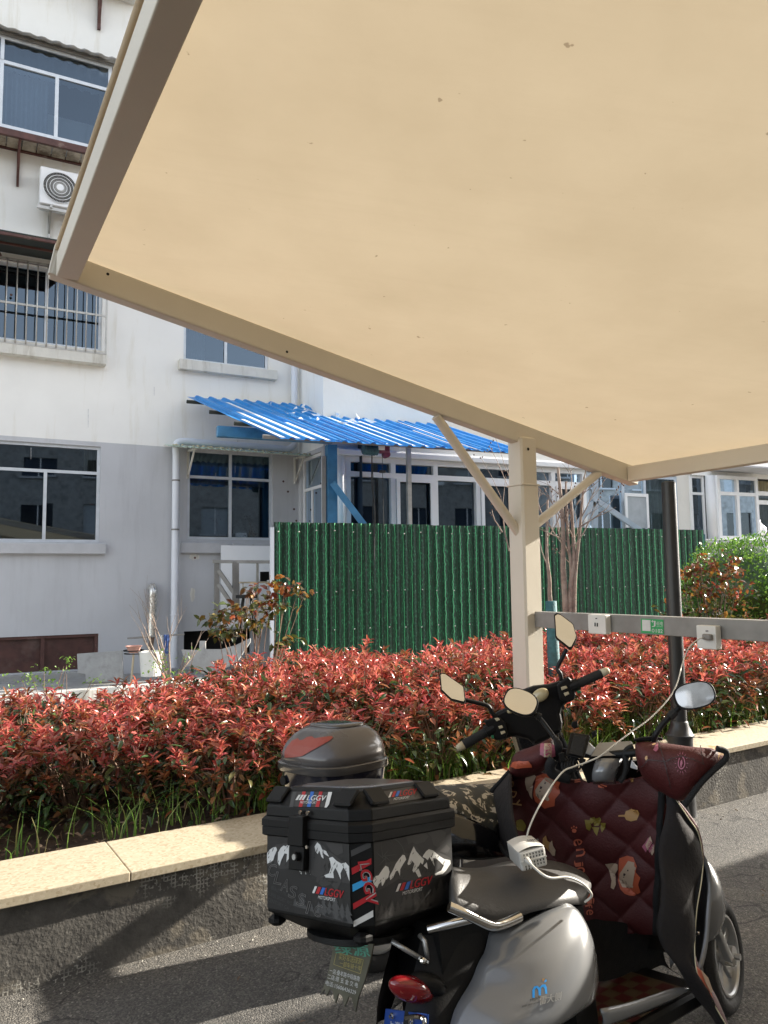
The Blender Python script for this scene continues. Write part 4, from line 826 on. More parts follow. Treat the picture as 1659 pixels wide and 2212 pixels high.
# stick with cloth
sk = thing('drying_stick', W(320, 1375, 10.6), 'grey stick laid across branches with a checked blue cloth hung on it', 'stick')
mb = MB(); mb.tube([W(275, 1379, 10.6), W(398, 1370, 10.9)], .013, 7); mb.build('pole', 'rail_steel', sk)
def cloth(x0, x1, y0, y1, d, m):
    mb = MB(); mb.grid([[W(x0+(x1-x0)*i/8+random.uniform(-.4, .4), y0+(y1-y0)*j/8, d+.02*math.sin(i*1.9+j*.3)) for i in range(9)] for j in range(9)]); return mb
cloth(354, 366, 1371, 1412, 10.75, 0).build('blue_cloth', 'blue_cloth', sk, solid=.004, smooth=True); cloth(342, 350, 1372, 1395, 10.7, 0).build('pale_cloth', 'curtain_grey', sk, solid=.004, smooth=True)

# dark hoses lying on the lane
hs = thing('garden_hose', AR(-1.5, 7.6, .18), 'coil of dark hose lying on the lane behind the left hedge', 'hose'); mb = MB(); c_ = W(40, 1560, 7.6); c_.z = .2
for k in range(9): mb.torus(c_+V(random.uniform(-.05, .05), random.uniform(-.05, .05), .02+k*.022), V(.55+random.uniform(-.12, .12), .1, 0), V(-.1, .35+random.uniform(-.06, .06), 0), V(0, 0, 1), .014, 40, 6)
mb.build('hose_coil', 'hoist_teal', hs, smooth=True)

# ================================================================ CHARGING SHED
RP = 3.98; pa = (onplane(1137, 1300, AR(0, RP), R_DIR)).dot(A_DIR); PSZ = .158
shed = thing('charging_shed', AR(pa, RP, 0), 'cream steel shed on one post with a beige fabric roof over the parked scooters', 'shed')
q0_ = onplane(178.6, 616, AR(0, RP-.04), R_DIR); q1_ = onplane(1362, 1042, AR(0, RP-.04), R_DIR)
def armz(a): return q0_.z+(q1_.z-q0_.z)*(a-q0_.dot(A_DIR))/((q1_-q0_).dot(A_DIR))
sa = (q1_.z-q0_.z)/((q1_-q0_).dot(A_DIR)); aL, aR = onplane(108, 613, AR(0, RP-.04), R_DIR).dot(A_DIR), onplane(1378, 1048, AR(0, RP-.04), R_DIR).dot(A_DIR)
slope_v = (A_DIR+V(0, 0, sa)).normalized(); upn = slope_v.cross(R_DIR).normalized(); upn = upn if upn.z > 0 else -upn
BH, BWd = .135, .085
def arm_beam(r, par):
    mb = MB(); mb.box(AR(aL, r-BWd/2, armz(aL)), AR(aR, r-BWd/2, armz(aR))-AR(aL, r-BWd/2, armz(aL)), R_DIR*BWd, upn*BH); return mb.build('arm_beam', 'beam_paint', par, bevel=.008)
arm_beam(RP, shed)
zt = armz(pa); mb = MB(); mb.bbox(AR(pa, RP, .9+zt/2-.45), A_DIR*PSZ, R_DIR*PSZ, V(0, 0, zt+.05-.0), .012)
mb = MB(); mb.bbox(AR(pa, RP, (zt-.28+.3)/2), A_DIR*PSZ, R_DIR*PSZ, V(0, 0, zt-.28-.3), .014); po = mb.build('post', 'beam_paint', shed)
mb = MB(); mb.bbox(AR(pa, RP, zt-.28+.16), A_DIR*(PSZ-.012), R_DIR*(PSZ-.012), V(0, 0, .34), .012); mb.build('post_head', 'beam_paint', po)
mb = MB(); mb.bbox(AR(pa, RP, zt-.283), A_DIR*(PSZ+.008), R_DIR*(PSZ+.008), V(0, 0, .012), .003); mb.build('weld_collar', 'beam_paint', po)
for (x0, y0, x1, y1) in ((1112, 1140, 953, 915), (1163, 1128, 1283, 1030)):
    p, q = onplane(x0, y0, AR(0, RP), R_DIR), onplane(x1, y1, AR(0, RP), R_DIR); p += (p-q).normalized()*.05; q += (q-p).normalized()*.06
    mb = MB(); mb.tube([p, q], .032, 16); mb.build('brace_tube', 'beam_paint', shed, smooth=40)
# edge beams along the row and a second frame behind the camera
RN = -3.3; zEL = armz(aL)+.03; zER = armz(aR)+.02
SK = .042
mb = MB(); eL = aL+.055; mb.box(AR(eL-.03, RP-.047, armz(eL)-.005), A_DIR*.105, -(R_DIR+A_DIR*SK)*(RP-.047-RN), V(0, 0, .115)); mb.build('edge_beam', 'beam_paint', shed, bevel=.006)
mb = MB(); eR = (onplane(1362, 1042, AR(0, RP-.05), R_DIR)).dot(A_DIR); mb.box(AR(eR-.03, RN, armz(eR)+.002), A_DIR*.08, R_DIR*(RP-.047-RN), V(0, 0, .115)); mb.build('edge_beam', 'beam_paint', shed, bevel=.006)
arm_beam(RN, shed)
mb = MB(); mb.bbox(AR(pa, RN, zt/2), A_DIR*PSZ, R_DIR*PSZ, V(0, 0, zt-.0), .014); mb.build('post', 'beam_paint', shed)
# roof fabric with rolled hems
fz = BH+.012; na, nr2 = 40, 44; a_0, a_1, r_0, r_1 = aL+.01, aR+.08, RN-.3, RP+.045
def fab(a, r):
    u = (a-a_0)/(a_1-a_0); v = (r-r_0)/(r_1-r_0); sag = -.035*math.sin(math.pi*u)*math.sin(math.pi*v)
    return AR(a-SK*(r_1-r)*(1-u), r, armz(a))+upn*fz+V(0, 0, sag*(1 if .01 < u < .99 else 0)+.006*math.sin(5*u+3*v))
mb = MB(); mb.grid([[fab(a_0+(a_1-a_0)*i/na, r_0+(r_1-r_0)*j/nr2) for i in range(na+1)] for j in range(nr2+1)]); mb.build('roof_fabric', 'canopy_fabric', shed, smooth=True, flip=False)
mb = MB(); hp_ = [fab(a_0, r_0+(r_1-r_0)*j/30)-V(0, 0, .006) for j in range(31)]; mb.tube(hp_, .017, 10); mb.build('hem_tube', 'canopy_fabric', shed, smooth=True)
mb = MB(); hp_ = [fab(a_1, r_0+(r_1-r_0)*j/30)-V(0, 0, .006) for j in range(31)]; mb.tube(hp_, .017, 10); mb.build('hem_tube', 'canopy_fabric', shed, smooth=True)
mb = MB(); mb.box(AR(aL-.01, RP-.04, armz(aL)+.0), A_DIR*.02, R_DIR*.03, upn*(BH+.03)); mb.build('lashing_bracket', 'beam_paint', shed, bevel=.004)
mb = MB()
for x, y in ((233, 592), (620, 760)): p = onplane(x, y, AR(0, RP-.0435), R_DIR); mb.disc(p, A_DIR*.008, V(0, 0, .008), 10)
pq = onplane(1141, 970, AR(0, RP-.0765), R_DIR); mb.disc(pq, A_DIR*.011, V(0, 0, .011), 10)
for x, y in ((260, 660), (480, 742), (700, 800)): pass
mb.build('bolt_holes', 'dark_hole', shed, kind='stuff')
# charging rail from the post towards the camera
rz = onplane(1185, 1320, AR(0, RP-.09), R_DIR).z; rails = AR(pa, RP-.08, rz)
rt_ = rz; rbt = rt_-.105; ra = pa+.035
mb = MB(); mb.box(AR(ra-.04, RN+.08, rbt), A_DIR*.08, R_DIR*(RP-.082-RN-.08), V(0, 0, .105)); rail = mb.build('charging_rail', 'rail_steel', shed, bevel=.004)
RFc = -A_DIR   # face of the rail that the camera sees
def rpick(x, y, off=0.): return onplane(x, y, AR(ra-.04-off, 0, 0), A_DIR)
def onrail(x0, y0, x1, y1, off, nm, m, bev=.004):
    p, q = rpick(x0, y0, off), rpick(x1, y1, off); r0, r1 = p.dot(R_DIR), q.dot(R_DIR); mb = MB(); mb.box(AR(ra-.04-off, min(r0, r1), min(p.z, q.z)), A_DIR*(off-.002), R_DIR*abs(r1-r0), V(0, 0, abs(p.z-q.z))); return mb.build(nm, m, rail, bevel=bev)
# sockets (z5 crop): box 1 at 610-690, box 2 at 1235-1345
def so_(x0, y0, x1, y1):
    s = onrail(x0, y0, x1, y1, .05, 'charging_socket', 'charger_white', .006); return s
s1 = so_(1269, 1327, 1309, 1371); s2 = so_(1503, 1350, 1548, 1404)
pk = lambda x, y: rpick(x, y, .0525)
def rq(x0, y0, x1, y1): return [(x0, y0), (x1, y0), (x1, y1), (x0, y1)]
decal([rq(1284, 1345, 1286.5, 1353), rq(1289, 1345.5, 1291.5, 1353.5), rq(1286, 1335, 1290, 1337)], pk, 'socket_slots', 'dark_hole', s1)
decal([rq(1524, 1362, 1530, 1364)], pk, 'socket_slots', 'dark_hole', s2)
st_ = onrail(1385, 1338, 1434, 1364, .004, 'green_sticker', 'sticker_green', 0) if False else None
pk2 = lambda x, y: rpick(x, y, .003)
decal([[(1384.5, 1336), (1433, 1338.5), (1433.5, 1370), (1385, 1367)]], pk2, 'green_sticker', 'sticker_green', rail)
pk3 = lambda x, y: rpick(x, y, .0045)
decal([[(1387, 1338.5), (1405, 1339.5), (1405.5, 1363.5), (1387.5, 1362.5)]], pk3, 'white_square', 'ink_white', rail)
text_on('J', (1408, 1354), (8, .4), (0, -13), pk3, 'letter_j', 'ink_white', rail, bold=1)
decal([rq(1406.5, 1341.5, 1412.5, 1342.8), rq(1409, 1339.5, 1410.3, 1345)], pk3, 'plus_mark', 'ink_white', rail)
text_on('街电', (1418, 1351), (14, .5), (0, -8.5), pk3, 'lettering', 'ink_white', rail)
text_on('01', (1408, 1366), (10, .6), (0, -8), pk3, 'number', 'ink_white', rail, bold=1); text_on('02', (1421, 1366.8), (10.5, .6), (0, -8), pk3, 'number', 'ink_white', rail, bold=1)
text_on('JIEDIAN', (1418, 1354.5), (13.5, .5), (0, -2), pk3, 'lettering', 'ink_white', rail)

# ================================================================ ADDED SHED (unseen, put in to shade the scooters)
sh2 = thing('shade_shed', AR(8, 0, 0), 'unseen cream shed with beige fabric roof, added on the right as a sun blocker', 'shed')
def fab2(a, r, dz=0): return AR(a, r, 2.62+.12*(a-5)/5+dz)
E2 = 1.85; GA = 5.02
for a0, a1, r0_, r1_ in ((6.9, 11.5, -6, E2), (GA-.06, 6.9, -6, .60), (GA-.06, 6.9, 1.28, E2)):  # roof gap shaped to throw sun patches on the scooter seat and cowl
    mb = MB(); mb.grid([[fab2(a0+(a1-a0)*i/12, r0_+(r1_-r0_)*j/12) for i in range(13)] for j in range(13)]); mb.build('roof_fabric', 'canopy_fabric_dense', sh2, flip=False)
for a_ in (6.95, 11.4): mb = MB(); mb.box(AR(a_, -6, fab2(a_, 0).z-.12), A_DIR*.07, R_DIR*(E2+6-.1), V(0, 0, .11)); mb.build('edge_beam', 'beam_paint', sh2)
for r_ in (E2-.08, -2.2, -5.9):
    mb = MB(); mb.box(AR(GA, r_, fab2(GA, 0).z-.25), A_DIR*6.4, R_DIR*.08, V(0, 0, .12)); mb.build('arm_beam', 'beam_paint', sh2)
    mb = MB(); mb.bbox(AR(9.3, r_+.04, 1.22), A_DIR*PSZ, R_DIR*PSZ, V(0, 0, 2.44), .012); mb.build('post', 'beam_paint', sh2)

# ================================================================ LAMP POST
lb = G(1474, 1757); lb = V(lb.x, lb.y-.02, 0); lp = thing('lamp_post', lb, 'black steel lamp post standing against the planter wall behind the charging rail', 'lamp post')
def zat(x, y): return W(x, y, lb.y).z
zc1 = zat(1464, 1590); zc2 = zat(1464, 1560)
mb = MB(); mb.tube([V(lb.x, lb.y, 0), V(lb.x, lb.y, .02), V(lb.x, lb.y, zc1-.03), V(lb.x, lb.y, zc1)], [.092, .085, .083, .085], 24); mb.build('base_tube', 'lamp_black', lp, smooth=40)
mb = MB(); mb.tube([V(lb.x, lb.y, zc1), V(lb.x, lb.y, zc1+.012), V(lb.x, lb.y, zc1+.02), V(lb.x, lb.y, zc2-.02), V(lb.x, lb.y, zc2), V(lb.x, lb.y, zc2+.012)], [.094, .094, .084, .06, .058, .05], 24); mb.build('collar', 'lamp_black', lp, smooth=40)
mb = MB(); mb.tube([V(lb.x, lb.y, zc2), V(lb.x, lb.y, 2.262)], [.051, .048], 20); mb.build('pole', 'lamp_black', lp, smooth=40)
mb = MB(); mb.tube([V(lb.x, lb.y, 2.262), V(lb.x, lb.y, 2.268)], [.048, .03], 16); mb.build('post_cap', 'lamp_black', lp)

# ================================================================ PLANTS
def shrub_mesh(seed, R_=.38, H=.62, nt=54, ng=330, nred=60):
    np.random.seed(seed); random.seed(seed); P = []; D = []; Nn = []; Ls = []; Ws = []; M = []
    def add(p, d, L_, w_, m): P.append(p); D.append(d); n = np.cross(d, np.cross((0, 0, 1.), d)+1e-6*np.random.randn(3)); n = n+np.random.randn(3)*.35; Nn.append(n/np.linalg.norm(n)); Ls.append(L_); Ws.append(w_); M.append(m)
    tips = []
    for k in range(nt):
        t = random.uniform(0, 6.283); r = R_*math.sqrt(random.random()); z = H*(1-.16*(r/R_)**2)+random.gauss(0, .05); tips.append((r*math.cos(t), r*math.sin(t), z))
    for k in range(nt//2):       # shoots poking from the flanks
        t = random.uniform(0, 6.283); r = R_*random.uniform(.8, 1.12); tips.append((r*math.cos(t), r*math.sin(t), H*random.uniform(.45, .92)))
    for x, y, z in tips:
        lean = np.array([x, y, 0])*.5+np.random.randn(3)*.12; ax = np.array([0, 0, 1.])+lean; ax /= np.linalg.norm(ax); n = random.randint(6, 9); t0 = random.random()*6.28; rust = random.random() < .25 or z < H*.7
        for j in range(n):
            t = t0+j*2.4; el = rad(random.uniform(25, 72)-j*2); s1 = np.cross(ax, (1, .2, .1)); s1 /= np.linalg.norm(s1); s2 = np.cross(ax, s1); d = (s1*math.cos(t)+s2*math.sin(t))*math.cos(el)+ax*math.sin(el)
            add(np.array([x, y, z])-ax*(.009*j), d, random.uniform(.048, .082)*(1 if z > H*.6 else .9), random.uniform(.018, .027), 1 if rust else 0)
    for k in range(ng):
        t = random.uniform(0, 6.283); r = R_*random.uniform(.45, 1.12); z = H*random.uniform(.06, .95); d = np.array([math.cos(t), math.sin(t), random.uniform(-.7, .5)])+np.random.randn(3)*.45; d /= np.linalg.norm(d)
        add(np.array([r*math.cos(t), r*math.sin(t), z]), d, random.uniform(.055, .095), random.uniform(.024, .034), 2 if random.random() < .8 else 1)
    P, D, Nn, Ls, Ws, M = map(np.array, (P, D, Nn, Ls, Ws, M)); parts = []
    for m in (0, 1, 2):
        k = M == m
        if k.any(): v, f = leaf_arrays(P[k], D[k], Nn[k], Ls[k], Ws[k]); parts.append((v, f, m))
    me = np_mesh('photinia_leaves', parts, ['photinia_red', 'photinia_rust', 'photinia_green'])
    mb = MB(); base = [V(random.uniform(-.06, .06), random.uniform(-.06, .06), 0) for _ in range(7)]
    for i, (x, y, z) in enumerate(tips[:46]): b = base[i % 7]; mid = b.lerp(V(x, y, z), .5)+V(random.uniform(-.04, .04), random.uniform(-.04, .04), .02); mb.tube([b, mid, V(x, y, z-.02)], [.007, .004, .002], 4, cap=False)
    sm = bpy.data.meshes.new('photinia_stems'); sm.from_pydata(mb.v, [], mb.f); sm.materials.append(MATS['bronze_branch']); return me, sm
variants = [shrub_mesh(11+k, R_=.34+.02*(k % 4), H=.56+.03*(k % 4), nt=(34 if k % 3 == 0 else 56), ng=(460 if k % 3 == 0 else 300)) for k in range(9)]
random.seed(5)
HL = 'waist-high photinia shrub with glossy red young leaves in the clipped hedge'
na_ = 0
for r in (4.22, 4.70, 5.2, 5.7, 6.1):
    a = -2.2+.2*random.random()
    while a < 11.5:
        sparse = (a < 1.9 and r > 5.2)
        if not (abs(a-pa) < .28 and abs(r-RP) < .3) and not (sparse and random.random() < .55) and not (a < 1.3 and r < 4.4 and a > .2) and not (1.05 < a < 1.4 and r > 5.5):
            lm, sm = variants[random.randrange(9)]; hgt = (.93 if r < 4.5 else 1.02)*random.uniform(.88, 1.1)*(.78 if a < 1.2 else .86 if a < 2.2 else .95 if a < 3 else 1)
            t = bpy.data.objects.new('photinia_shrub', None); COL.objects.link(t); t.location = AR(a+random.uniform(-.05, .05), r+random.uniform(-.06, .06), .31); t.rotation_euler = (0, 0, random.random()*6.28); t.scale = (random.uniform(.95, 1.15), random.uniform(.95, 1.15), hgt)
            tag(t, HL, 'shrub', 'red photinia hedge'); o = link('leaf_mass', lm, t); o['kind'] = 'stuff'; link('stem', sm, t); na_ += 1
        a += random.uniform(.36, .47)
def blades(name, spots, label, n=26, h=(.18, .34), spread=.09):
    np.random.seed(len(spots)); V_ = []; F_ = []; c = 0
    for (p, s) in spots:
        for k in range(int(n*s)):
            b = np.array([p.x, p.y, p.z])+np.array([np.random.randn()*spread, np.random.randn()*spread*.8, 0]); t = np.random.rand()*6.28; L_ = np.random.uniform(*h)*s**.3; ben = np.random.uniform(.15, 1.0)*L_; w_ = np.random.uniform(.003, .006); dx = np.array([math.cos(t), math.sin(t), 0]); sd_ = np.array([-math.sin(t), math.cos(t), 0])
            for q in range(4): f = q/3; cc = b+dx*ben*f*f+np.array([0, 0, L_*(f-.18*f*f*ben/L_*2)]); V_ += [cc-sd_*w_*(1-f*.9), cc+sd_*w_*(1-f*.9)]
            for q in range(3): o = c+q*2; F_ += [(o, o+1, o+3), (o, o+3, o+2)]
            c += 8
    me = np_mesh(name, [(np.array(V_), np.array(F_), 0)], ['grass_blade']); o = link(name, me); tag(o, label, 'grass', kind='stuff'); return o
random.seed(9)
def bedpt(x, y): p = G(x, y, .34); r = p.dot(R_DIR); return p if r > 3.96 else p+R_DIR*(3.98-r+random.random()*.08)
sp = []
for x, y, s in ((35, 1850, .5), (75, 1845, .3), (250, 1805, .7), (278, 1800, .6), (380, 1783, .5), (408, 1776, .7), (540, 1745, .9), (562, 1745, .9)): sp.append((bedpt(x, y), s))
for k in range(26): x = 600+k*19; sp.append((bedpt(x, 1862-x*.186-8), random.uniform(.7, 1.3)))
for k in range(64): x = 1180+k*10; sp.append((bedpt(x+random.uniform(-6, 6), 1862-x*.186-random.uniform(0, 22)), random.uniform(1.0, 1.6)))
blades('grass', sp, 'strappy green grass tufts growing along the granite coping')
# leaf litter on the bed and grit on the asphalt
def litter(name, n, fn, m, label, size):
    P = np.array([fn() for _ in range(n)]); D = np.random.randn(n, 3); D[:, 2] *= .25; Nn = np.tile([0, 0, 1.], (n, 1))+np.random.randn(n, 3)*.3
    v, f = leaf_arrays(P, D, Nn, rnd(n, *size), rnd(n, *size)*.5); o = link(name, np_mesh(name, [(v, f, 0)], [m])); tag(o, label, 'litter', kind='stuff')
litter('dead_leaves', 5200, lambda: list(AR(random.uniform(-2, 10), random.uniform(3.93, 6.3), .345+random.random()*.02)), 'dead_leaf', 'dry brown leaves and bark chips covering the planting bed', (.015, .055))
litter('grit', 900, lambda: list(AR(random.uniform(-1, 7), 3.46-abs(random.gauss(0, .12)), .006)), 'grit', 'pale grit and crumbs swept along the foot of the planter wall', (.004, .016))
litter('fallen_leaves', 60, lambda: list(AR(random.uniform(0, 6), random.uniform(1.5, 3.4), .008)), 'dead_leaf', 'few dry leaves scattered on the asphalt', (.01, .035))

def branch_tree(mb, p, d, L_, r, depth, tips, spread=.5, segs=4, up=.15):
    pts = [p]; rr = [r]; q = p.copy(); dd = d.normalized()
    for k in range(segs): dd = (dd+V(random.gauss(0, .09), random.gauss(0, .09), random.gauss(0, .05)+up*.25)).normalized(); q = q+dd*L_/segs; pts.append(q); rr.append(r*(1-.5*(k+1)/segs))
    mb.tube(pts, rr, 6 if r > .006 else 4, cap=False)
    if depth == 0: tips.append((q, dd)); return
    for k in range(random.choice((2, 3))):
        i = random.randint(2, segs); nd = (dd+V(random.gauss(0, spread), random.gauss(0, spread), random.gauss(0, spread*.5)+up)).normalized(); branch_tree(mb, pts[i], nd, L_*random.uniform(.55, .85), rr[i]*.7, depth-1, tips, spread, segs, up)
# bare crepe myrtle behind the post
random.seed(21); d_ = 8.6; cb = W(1228, 1325, d_); ct = thing('bare_tree', V(cb.x, cb.y, .24), 'bare multi-stemmed crepe myrtle with dry seed heads behind the cream post', 'tree'); mb = MB(); tips = []
for (x0, y0, x1, y1, x2, y2, r) in ((1222, 1316, 1216, 1130, 1205, 1010, .036), (1232, 1310, 1240, 1200, 1232, 1060, .034), (1240, 1308, 1252, 1150, 1262, 1030, .026), (1190, 1312, 1181, 1190, 1183, 1080, .026), (1234, 1300, 1226, 1150, 1222, 1040, .024)):
    pts = curve_pts([V(cb.x+(x0-1228)*.0052*.4, cb.y, .24), W(x0, y0+0, d_), W((x0+x1)/2+random.uniform(-4, 4), (y0+y1)/2, d_), W(x1, y1, d_), W(x2, y2, d_+random.uniform(-.2, .3))], 4); n = len(pts); mb.tube(pts, [r*(1.15-.75*i/n) for i in range(n)], 8, cap=False)
    for k in range(3):
        i = random.randint(n//2, n-1); branch_tree(mb, pts[i], V(random.gauss(0, .7), random.gauss(0, .5), .9), random.uniform(.25, .5), .007, 1, tips, .55)
mb.build('trunk', 'bark', ct, smooth=True)
tw = []; random.seed(8)
for (x, y, x2, y2) in ((1100, 1190, 1060, 1040), (1085, 1150, 1058, 1110), (1240, 1180, 1300, 1120), (1250, 1140, 1325, 1090), (1245, 1090, 1290, 1030), (1185, 1130, 1130, 1060), (1110, 1200, 1085, 1000)):
    mb = MB(); branch_tree(mb, W(x, y, d_-.1), W(x2, y2, d_)-W(x, y, d_), (W(x2, y2, d_)-W(x, y, d_)).length*.8, .009, 1, tw, .4); mb.build('twig', 'bark', ct, smooth=True)
mb = MB()
for q, dd in tips+tw:
    if random.random() < .6:
        for k in range(random.randint(4, 9)): c = q+V(random.gauss(0, .035), random.gauss(0, .035), random.gauss(0, .045)); mb.ell(c, V(.009, 0, 0), V(0, .009, 0), V(0, 0, .012), 5, 4)
mb.build('seed_heads', 'seed_brown', ct, kind='stuff')
# wrapped young trunk beside the post
p = W(1196, 1400, 6.2); mb = MB(); mb.tube([V(p.x+.02, p.y, .3), V(p.x, p.y, .8), V(p.x-.01, p.y, 1.42)], [.055, .05, .045], 12); yt = thing('wrapped_trunk', V(p.x, p.y, .3), 'young tree trunk wrapped in teal tape just right of the post', 'tree'); mb.build('trunk_wrap', 'teal_wrap', yt, smooth=True)

def rosebush(name, label, cx, cy, d, base, clumps, nl, mats, seed, lsz=(.045, .085), groups=None):
    random.seed(seed); np.random.seed(seed); b = W(*base, d); b = V(b.x, b.y, .31); t = thing(name, b, label, 'shrub'); mb = MB(); P = []; D = []
    for (x, y, rx, ry) in clumps:
        c = W(x, y, d+random.uniform(-.15, .15)); sx = rx*d/FPX; sz = ry*d/FPX
        for k in range(2):
            e = c+V(random.gauss(0, sx*.5), random.gauss(0, sx*.4), random.gauss(0, sz*.5)); mid = b.lerp(e, .5)+V(random.uniform(-.06, .06), random.uniform(-.06, .06), -.04); pts = curve_pts([b+V(random.uniform(-.03, .03), 0, 0), b.lerp(mid, .4)+V(0, 0, .08), mid, e], 4); n = len(pts); mb.tube(pts, [.008-.0065*i/n for i in range(n)], 5, cap=False)
        for k in range(int(nl*rx*ry/560)):
            q = c+V(random.gauss(0, sx*.55), random.gauss(0, sx*.6), random.gauss(0, sz*.5)); dd = np.array([random.gauss(0, 1), random.gauss(0, 1), random.gauss(-.1, .5)])
            for j in range(random.choice((2, 3, 3))): P.append(list(q+V(random.gauss(0, .02), random.gauss(0, .02), random.gauss(0, .015)))); D.append(dd+np.random.randn(3)*.6)
    P, D = np.array(P), np.array(D); n = len(P); Nn = np.tile([0, 0, 1.], (n, 1))+np.random.randn(n, 3)*.4; Ls = rnd(n, *lsz); hi = P[:, 2]-np.mean(P[:, 2])+np.random.randn(n)*.12; parts = []
    for m, k in ((0, hi > .06), (1, hi <= .06)): v, f = leaf_arrays(P[k]-np.array(b), D[k], Nn[k], Ls[k], Ls[k]*.62); parts.append((v, f, m))
    mb.build('stem', 'bronze_branch', t, smooth=True); o = link('leaf_mass', np_mesh('rose_leaves', parts, mats), t); o['kind'] = 'stuff'; return t
rosebush('rose_bush', 'open rose bush with bronze young leaves in front of the fence end', 545, 1330, 6.3, (548, 1470), [(470, 1338, 30, 14), (500, 1325, 30, 14), (545, 1318, 40, 18), (590, 1300, 36, 16), (545, 1275, 26, 12), (610, 1270, 34, 12), (650, 1280, 18, 8), (500, 1368, 34, 12), (560, 1345, 30, 14), (625, 1385, 20, 9), (470, 1372, 14, 10), (600, 1250, 12, 8), (592, 1395, 14, 8)], 24, ['rose_bronze', 'rose_green'], 4)
rosebush('rose_bush', 'dense rose bush with orange and green leaves in front of the round green bush', 1530, 1300, 8.3, (1530, 1440), [(1470, 1240, 26, 18), (1500, 1225, 22, 16), (1545, 1230, 40, 22), (1590, 1235, 24, 20), (1480, 1275, 34, 20), (1540, 1275, 50, 26), (1590, 1285, 30, 24), (1450, 1330, 26, 22), (1500, 1330, 40, 26), (1560, 1340, 48, 28), (1610, 1350, 40, 26), (1420, 1375, 20, 16), (1640, 1370, 30, 20), (1505, 1205, 12, 10), (1580, 1208, 14, 8)], 21, ['rose_bronze', 'rose_green'], 6)
rosebush('spring_shrub', 'thin shrub with fresh green leaves in front of the brown basement panels', 100, 1450, 7.0, (120, 1530), [(60, 1462, 40, 10), (110, 1450, 40, 10), (150, 1430, 26, 12), (90, 1480, 50, 10), (200, 1470, 30, 8)], 18, ['fresh_green', 'fresh_green'], 8, (.02, .04))
rosebush('spring_shrub', 'thin shrub with fresh green leaves in front of the white bucket', 360, 1440, 7.6, (355, 1500), [(340, 1440, 26, 20), (365, 1460, 30, 14), (400, 1420, 18, 10), (350, 1410, 16, 12), (420, 1405, 10, 6)], 20, ['fresh_green', 'fresh_green'], 9, (.02, .04))
# bare little bush by the flue
random.seed(2); mb = MB(); tw = []; q = W(368, 1470, 9.6); bb = thing('bare_bush', V(q.x, q.y, .24), 'leafless crooked bush below the flue pipe beside the downpipe', 'bush')
for x2, y2 in ((310, 1340), (330, 1360), (385, 1350), (400, 1375), (292, 1362)): branch_tree(mb, V(q.x, q.y, .3), W(x2, y2, 9.6)-V(q.x, q.y, .3), (W(x2, y2, 9.6)-V(q.x, q.y, .3)).length*.72, .016, 2, tw, .35)
mb.build('trunk', 'bark', bb, smooth=True)
# clipped round green bush
np.random.seed(4); random.seed(4); cc = W(1612, 1285, 10.4); bs = thing('round_bush', V(cc.x, cc.y, .24), 'big round clipped bush with small bright green leaves under the far window', 'bush'); n = 9000
d3 = np.random.randn(n, 3); d3 /= np.linalg.norm(d3, axis=1, keepdims=True); R3 = np.array([.86, .86, .78]); wob = 1+.05*np.sin(d3[:, :1]*9)+.05*np.sin(d3[:, 1:2]*7+d3[:, 2:3]*11); P = np.array([0, 0, cc.z-.24])+d3*R3*wob*np.random.uniform(.86, 1.03, (n, 1))
k = P[:, 2] > .02; P = P[k]; d3 = d3[k]; n = len(P); D = d3+np.random.randn(n, 3)*.7+np.array([0, 0, .5]); v, f = leaf_arrays(P, D, d3+np.random.randn(n, 3)*.5, rnd(n, .03, .055), rnd(n, .018, .028)); o = link('crown', np_mesh('bush_leaves', [(v, f, 0)], ['bush_green']), bs); o['kind'] = 'stuff'
mb = MB(); mb.ell(V(cc.x, cc.y, cc.z), V(.7, 0, 0), V(0, .7, 0), V(0, 0, .64), 20, 12); mb.build('inner_twigs', 'photinia_green', bs)
# ================================================================ SILVER SCOOTER
S = Frame(G(1567, 2192), 54, 8); P = S.ps
sco = thing('silver_scooter', S.w(-.6, 0, 0), 'silver electric scooter with a grey seat leaning on its stand, front wheel at right', 'scooter')
def mir(g): return [[S.w(a, -b, c) for a, b, c in (S.l(p) for p in row)] for row in g]
def px(l, b): return [P(x, y, bb) for (x, y), bb in zip(l, b if isinstance(b, (list, tuple)) else [b]*len(l))]
def wheel(fr, f, z, r, wd, par, nm, rim='dull_alloy', steer=0):
    fw = (fr.f*math.cos(steer)+fr.s*math.sin(steer)); ax = (fr.s*math.cos(steer)-fr.f*math.sin(steer)); c = fr.w(f, 0, z)
    mb = MB(); mb.torus(c, fw*(r-wd*.46), fr.u*(r-wd*.46), ax, wd*.46, 44, 12, wd*.5); ty = mb.build(nm, 'black_rubber', par, smooth=True)
    mb = MB(); ri = r-wd*.9
    for o_ in (-wd*.33, wd*.33): mb.torus(c+ax*o_, fw*ri, fr.u*ri, ax, .008, 40, 6)
    mb.loft([[c+ax*o_+(fw*math.cos(t)+fr.u*math.sin(t))*(ri-.008) for t in [k*2*math.pi/36 for k in range(36)]] for o_ in (-wd*.33, wd*.33)], cap=False); mb.build('rim', rim, ty, smooth=40)
    for k in range(5):
        t = k*1.2566+.4; d = fw*math.cos(t)+fr.u*math.sin(t); mb = MB(); mb.bar(c+d*.03, c+d*(ri-.004), .034, .018, ax); mb.build('spoke', rim, ty, bevel=.004)
    mb = MB(); mb.tube([c-ax*.055, c+ax*.055], .034, 16); mb.tube([c-ax*.075, c+ax*.075], .012, 8); mb.build('hub', rim, ty, smooth=40)
    return c
wl0 = S.l(P(1556, 2074, 0)); wc = wheel(S, wl0[0], .197, .199, .075, sco, 'front_wheel', steer=-.27)
wheel(S, -1.22, .182, .184, .09, sco, 'rear_wheel')
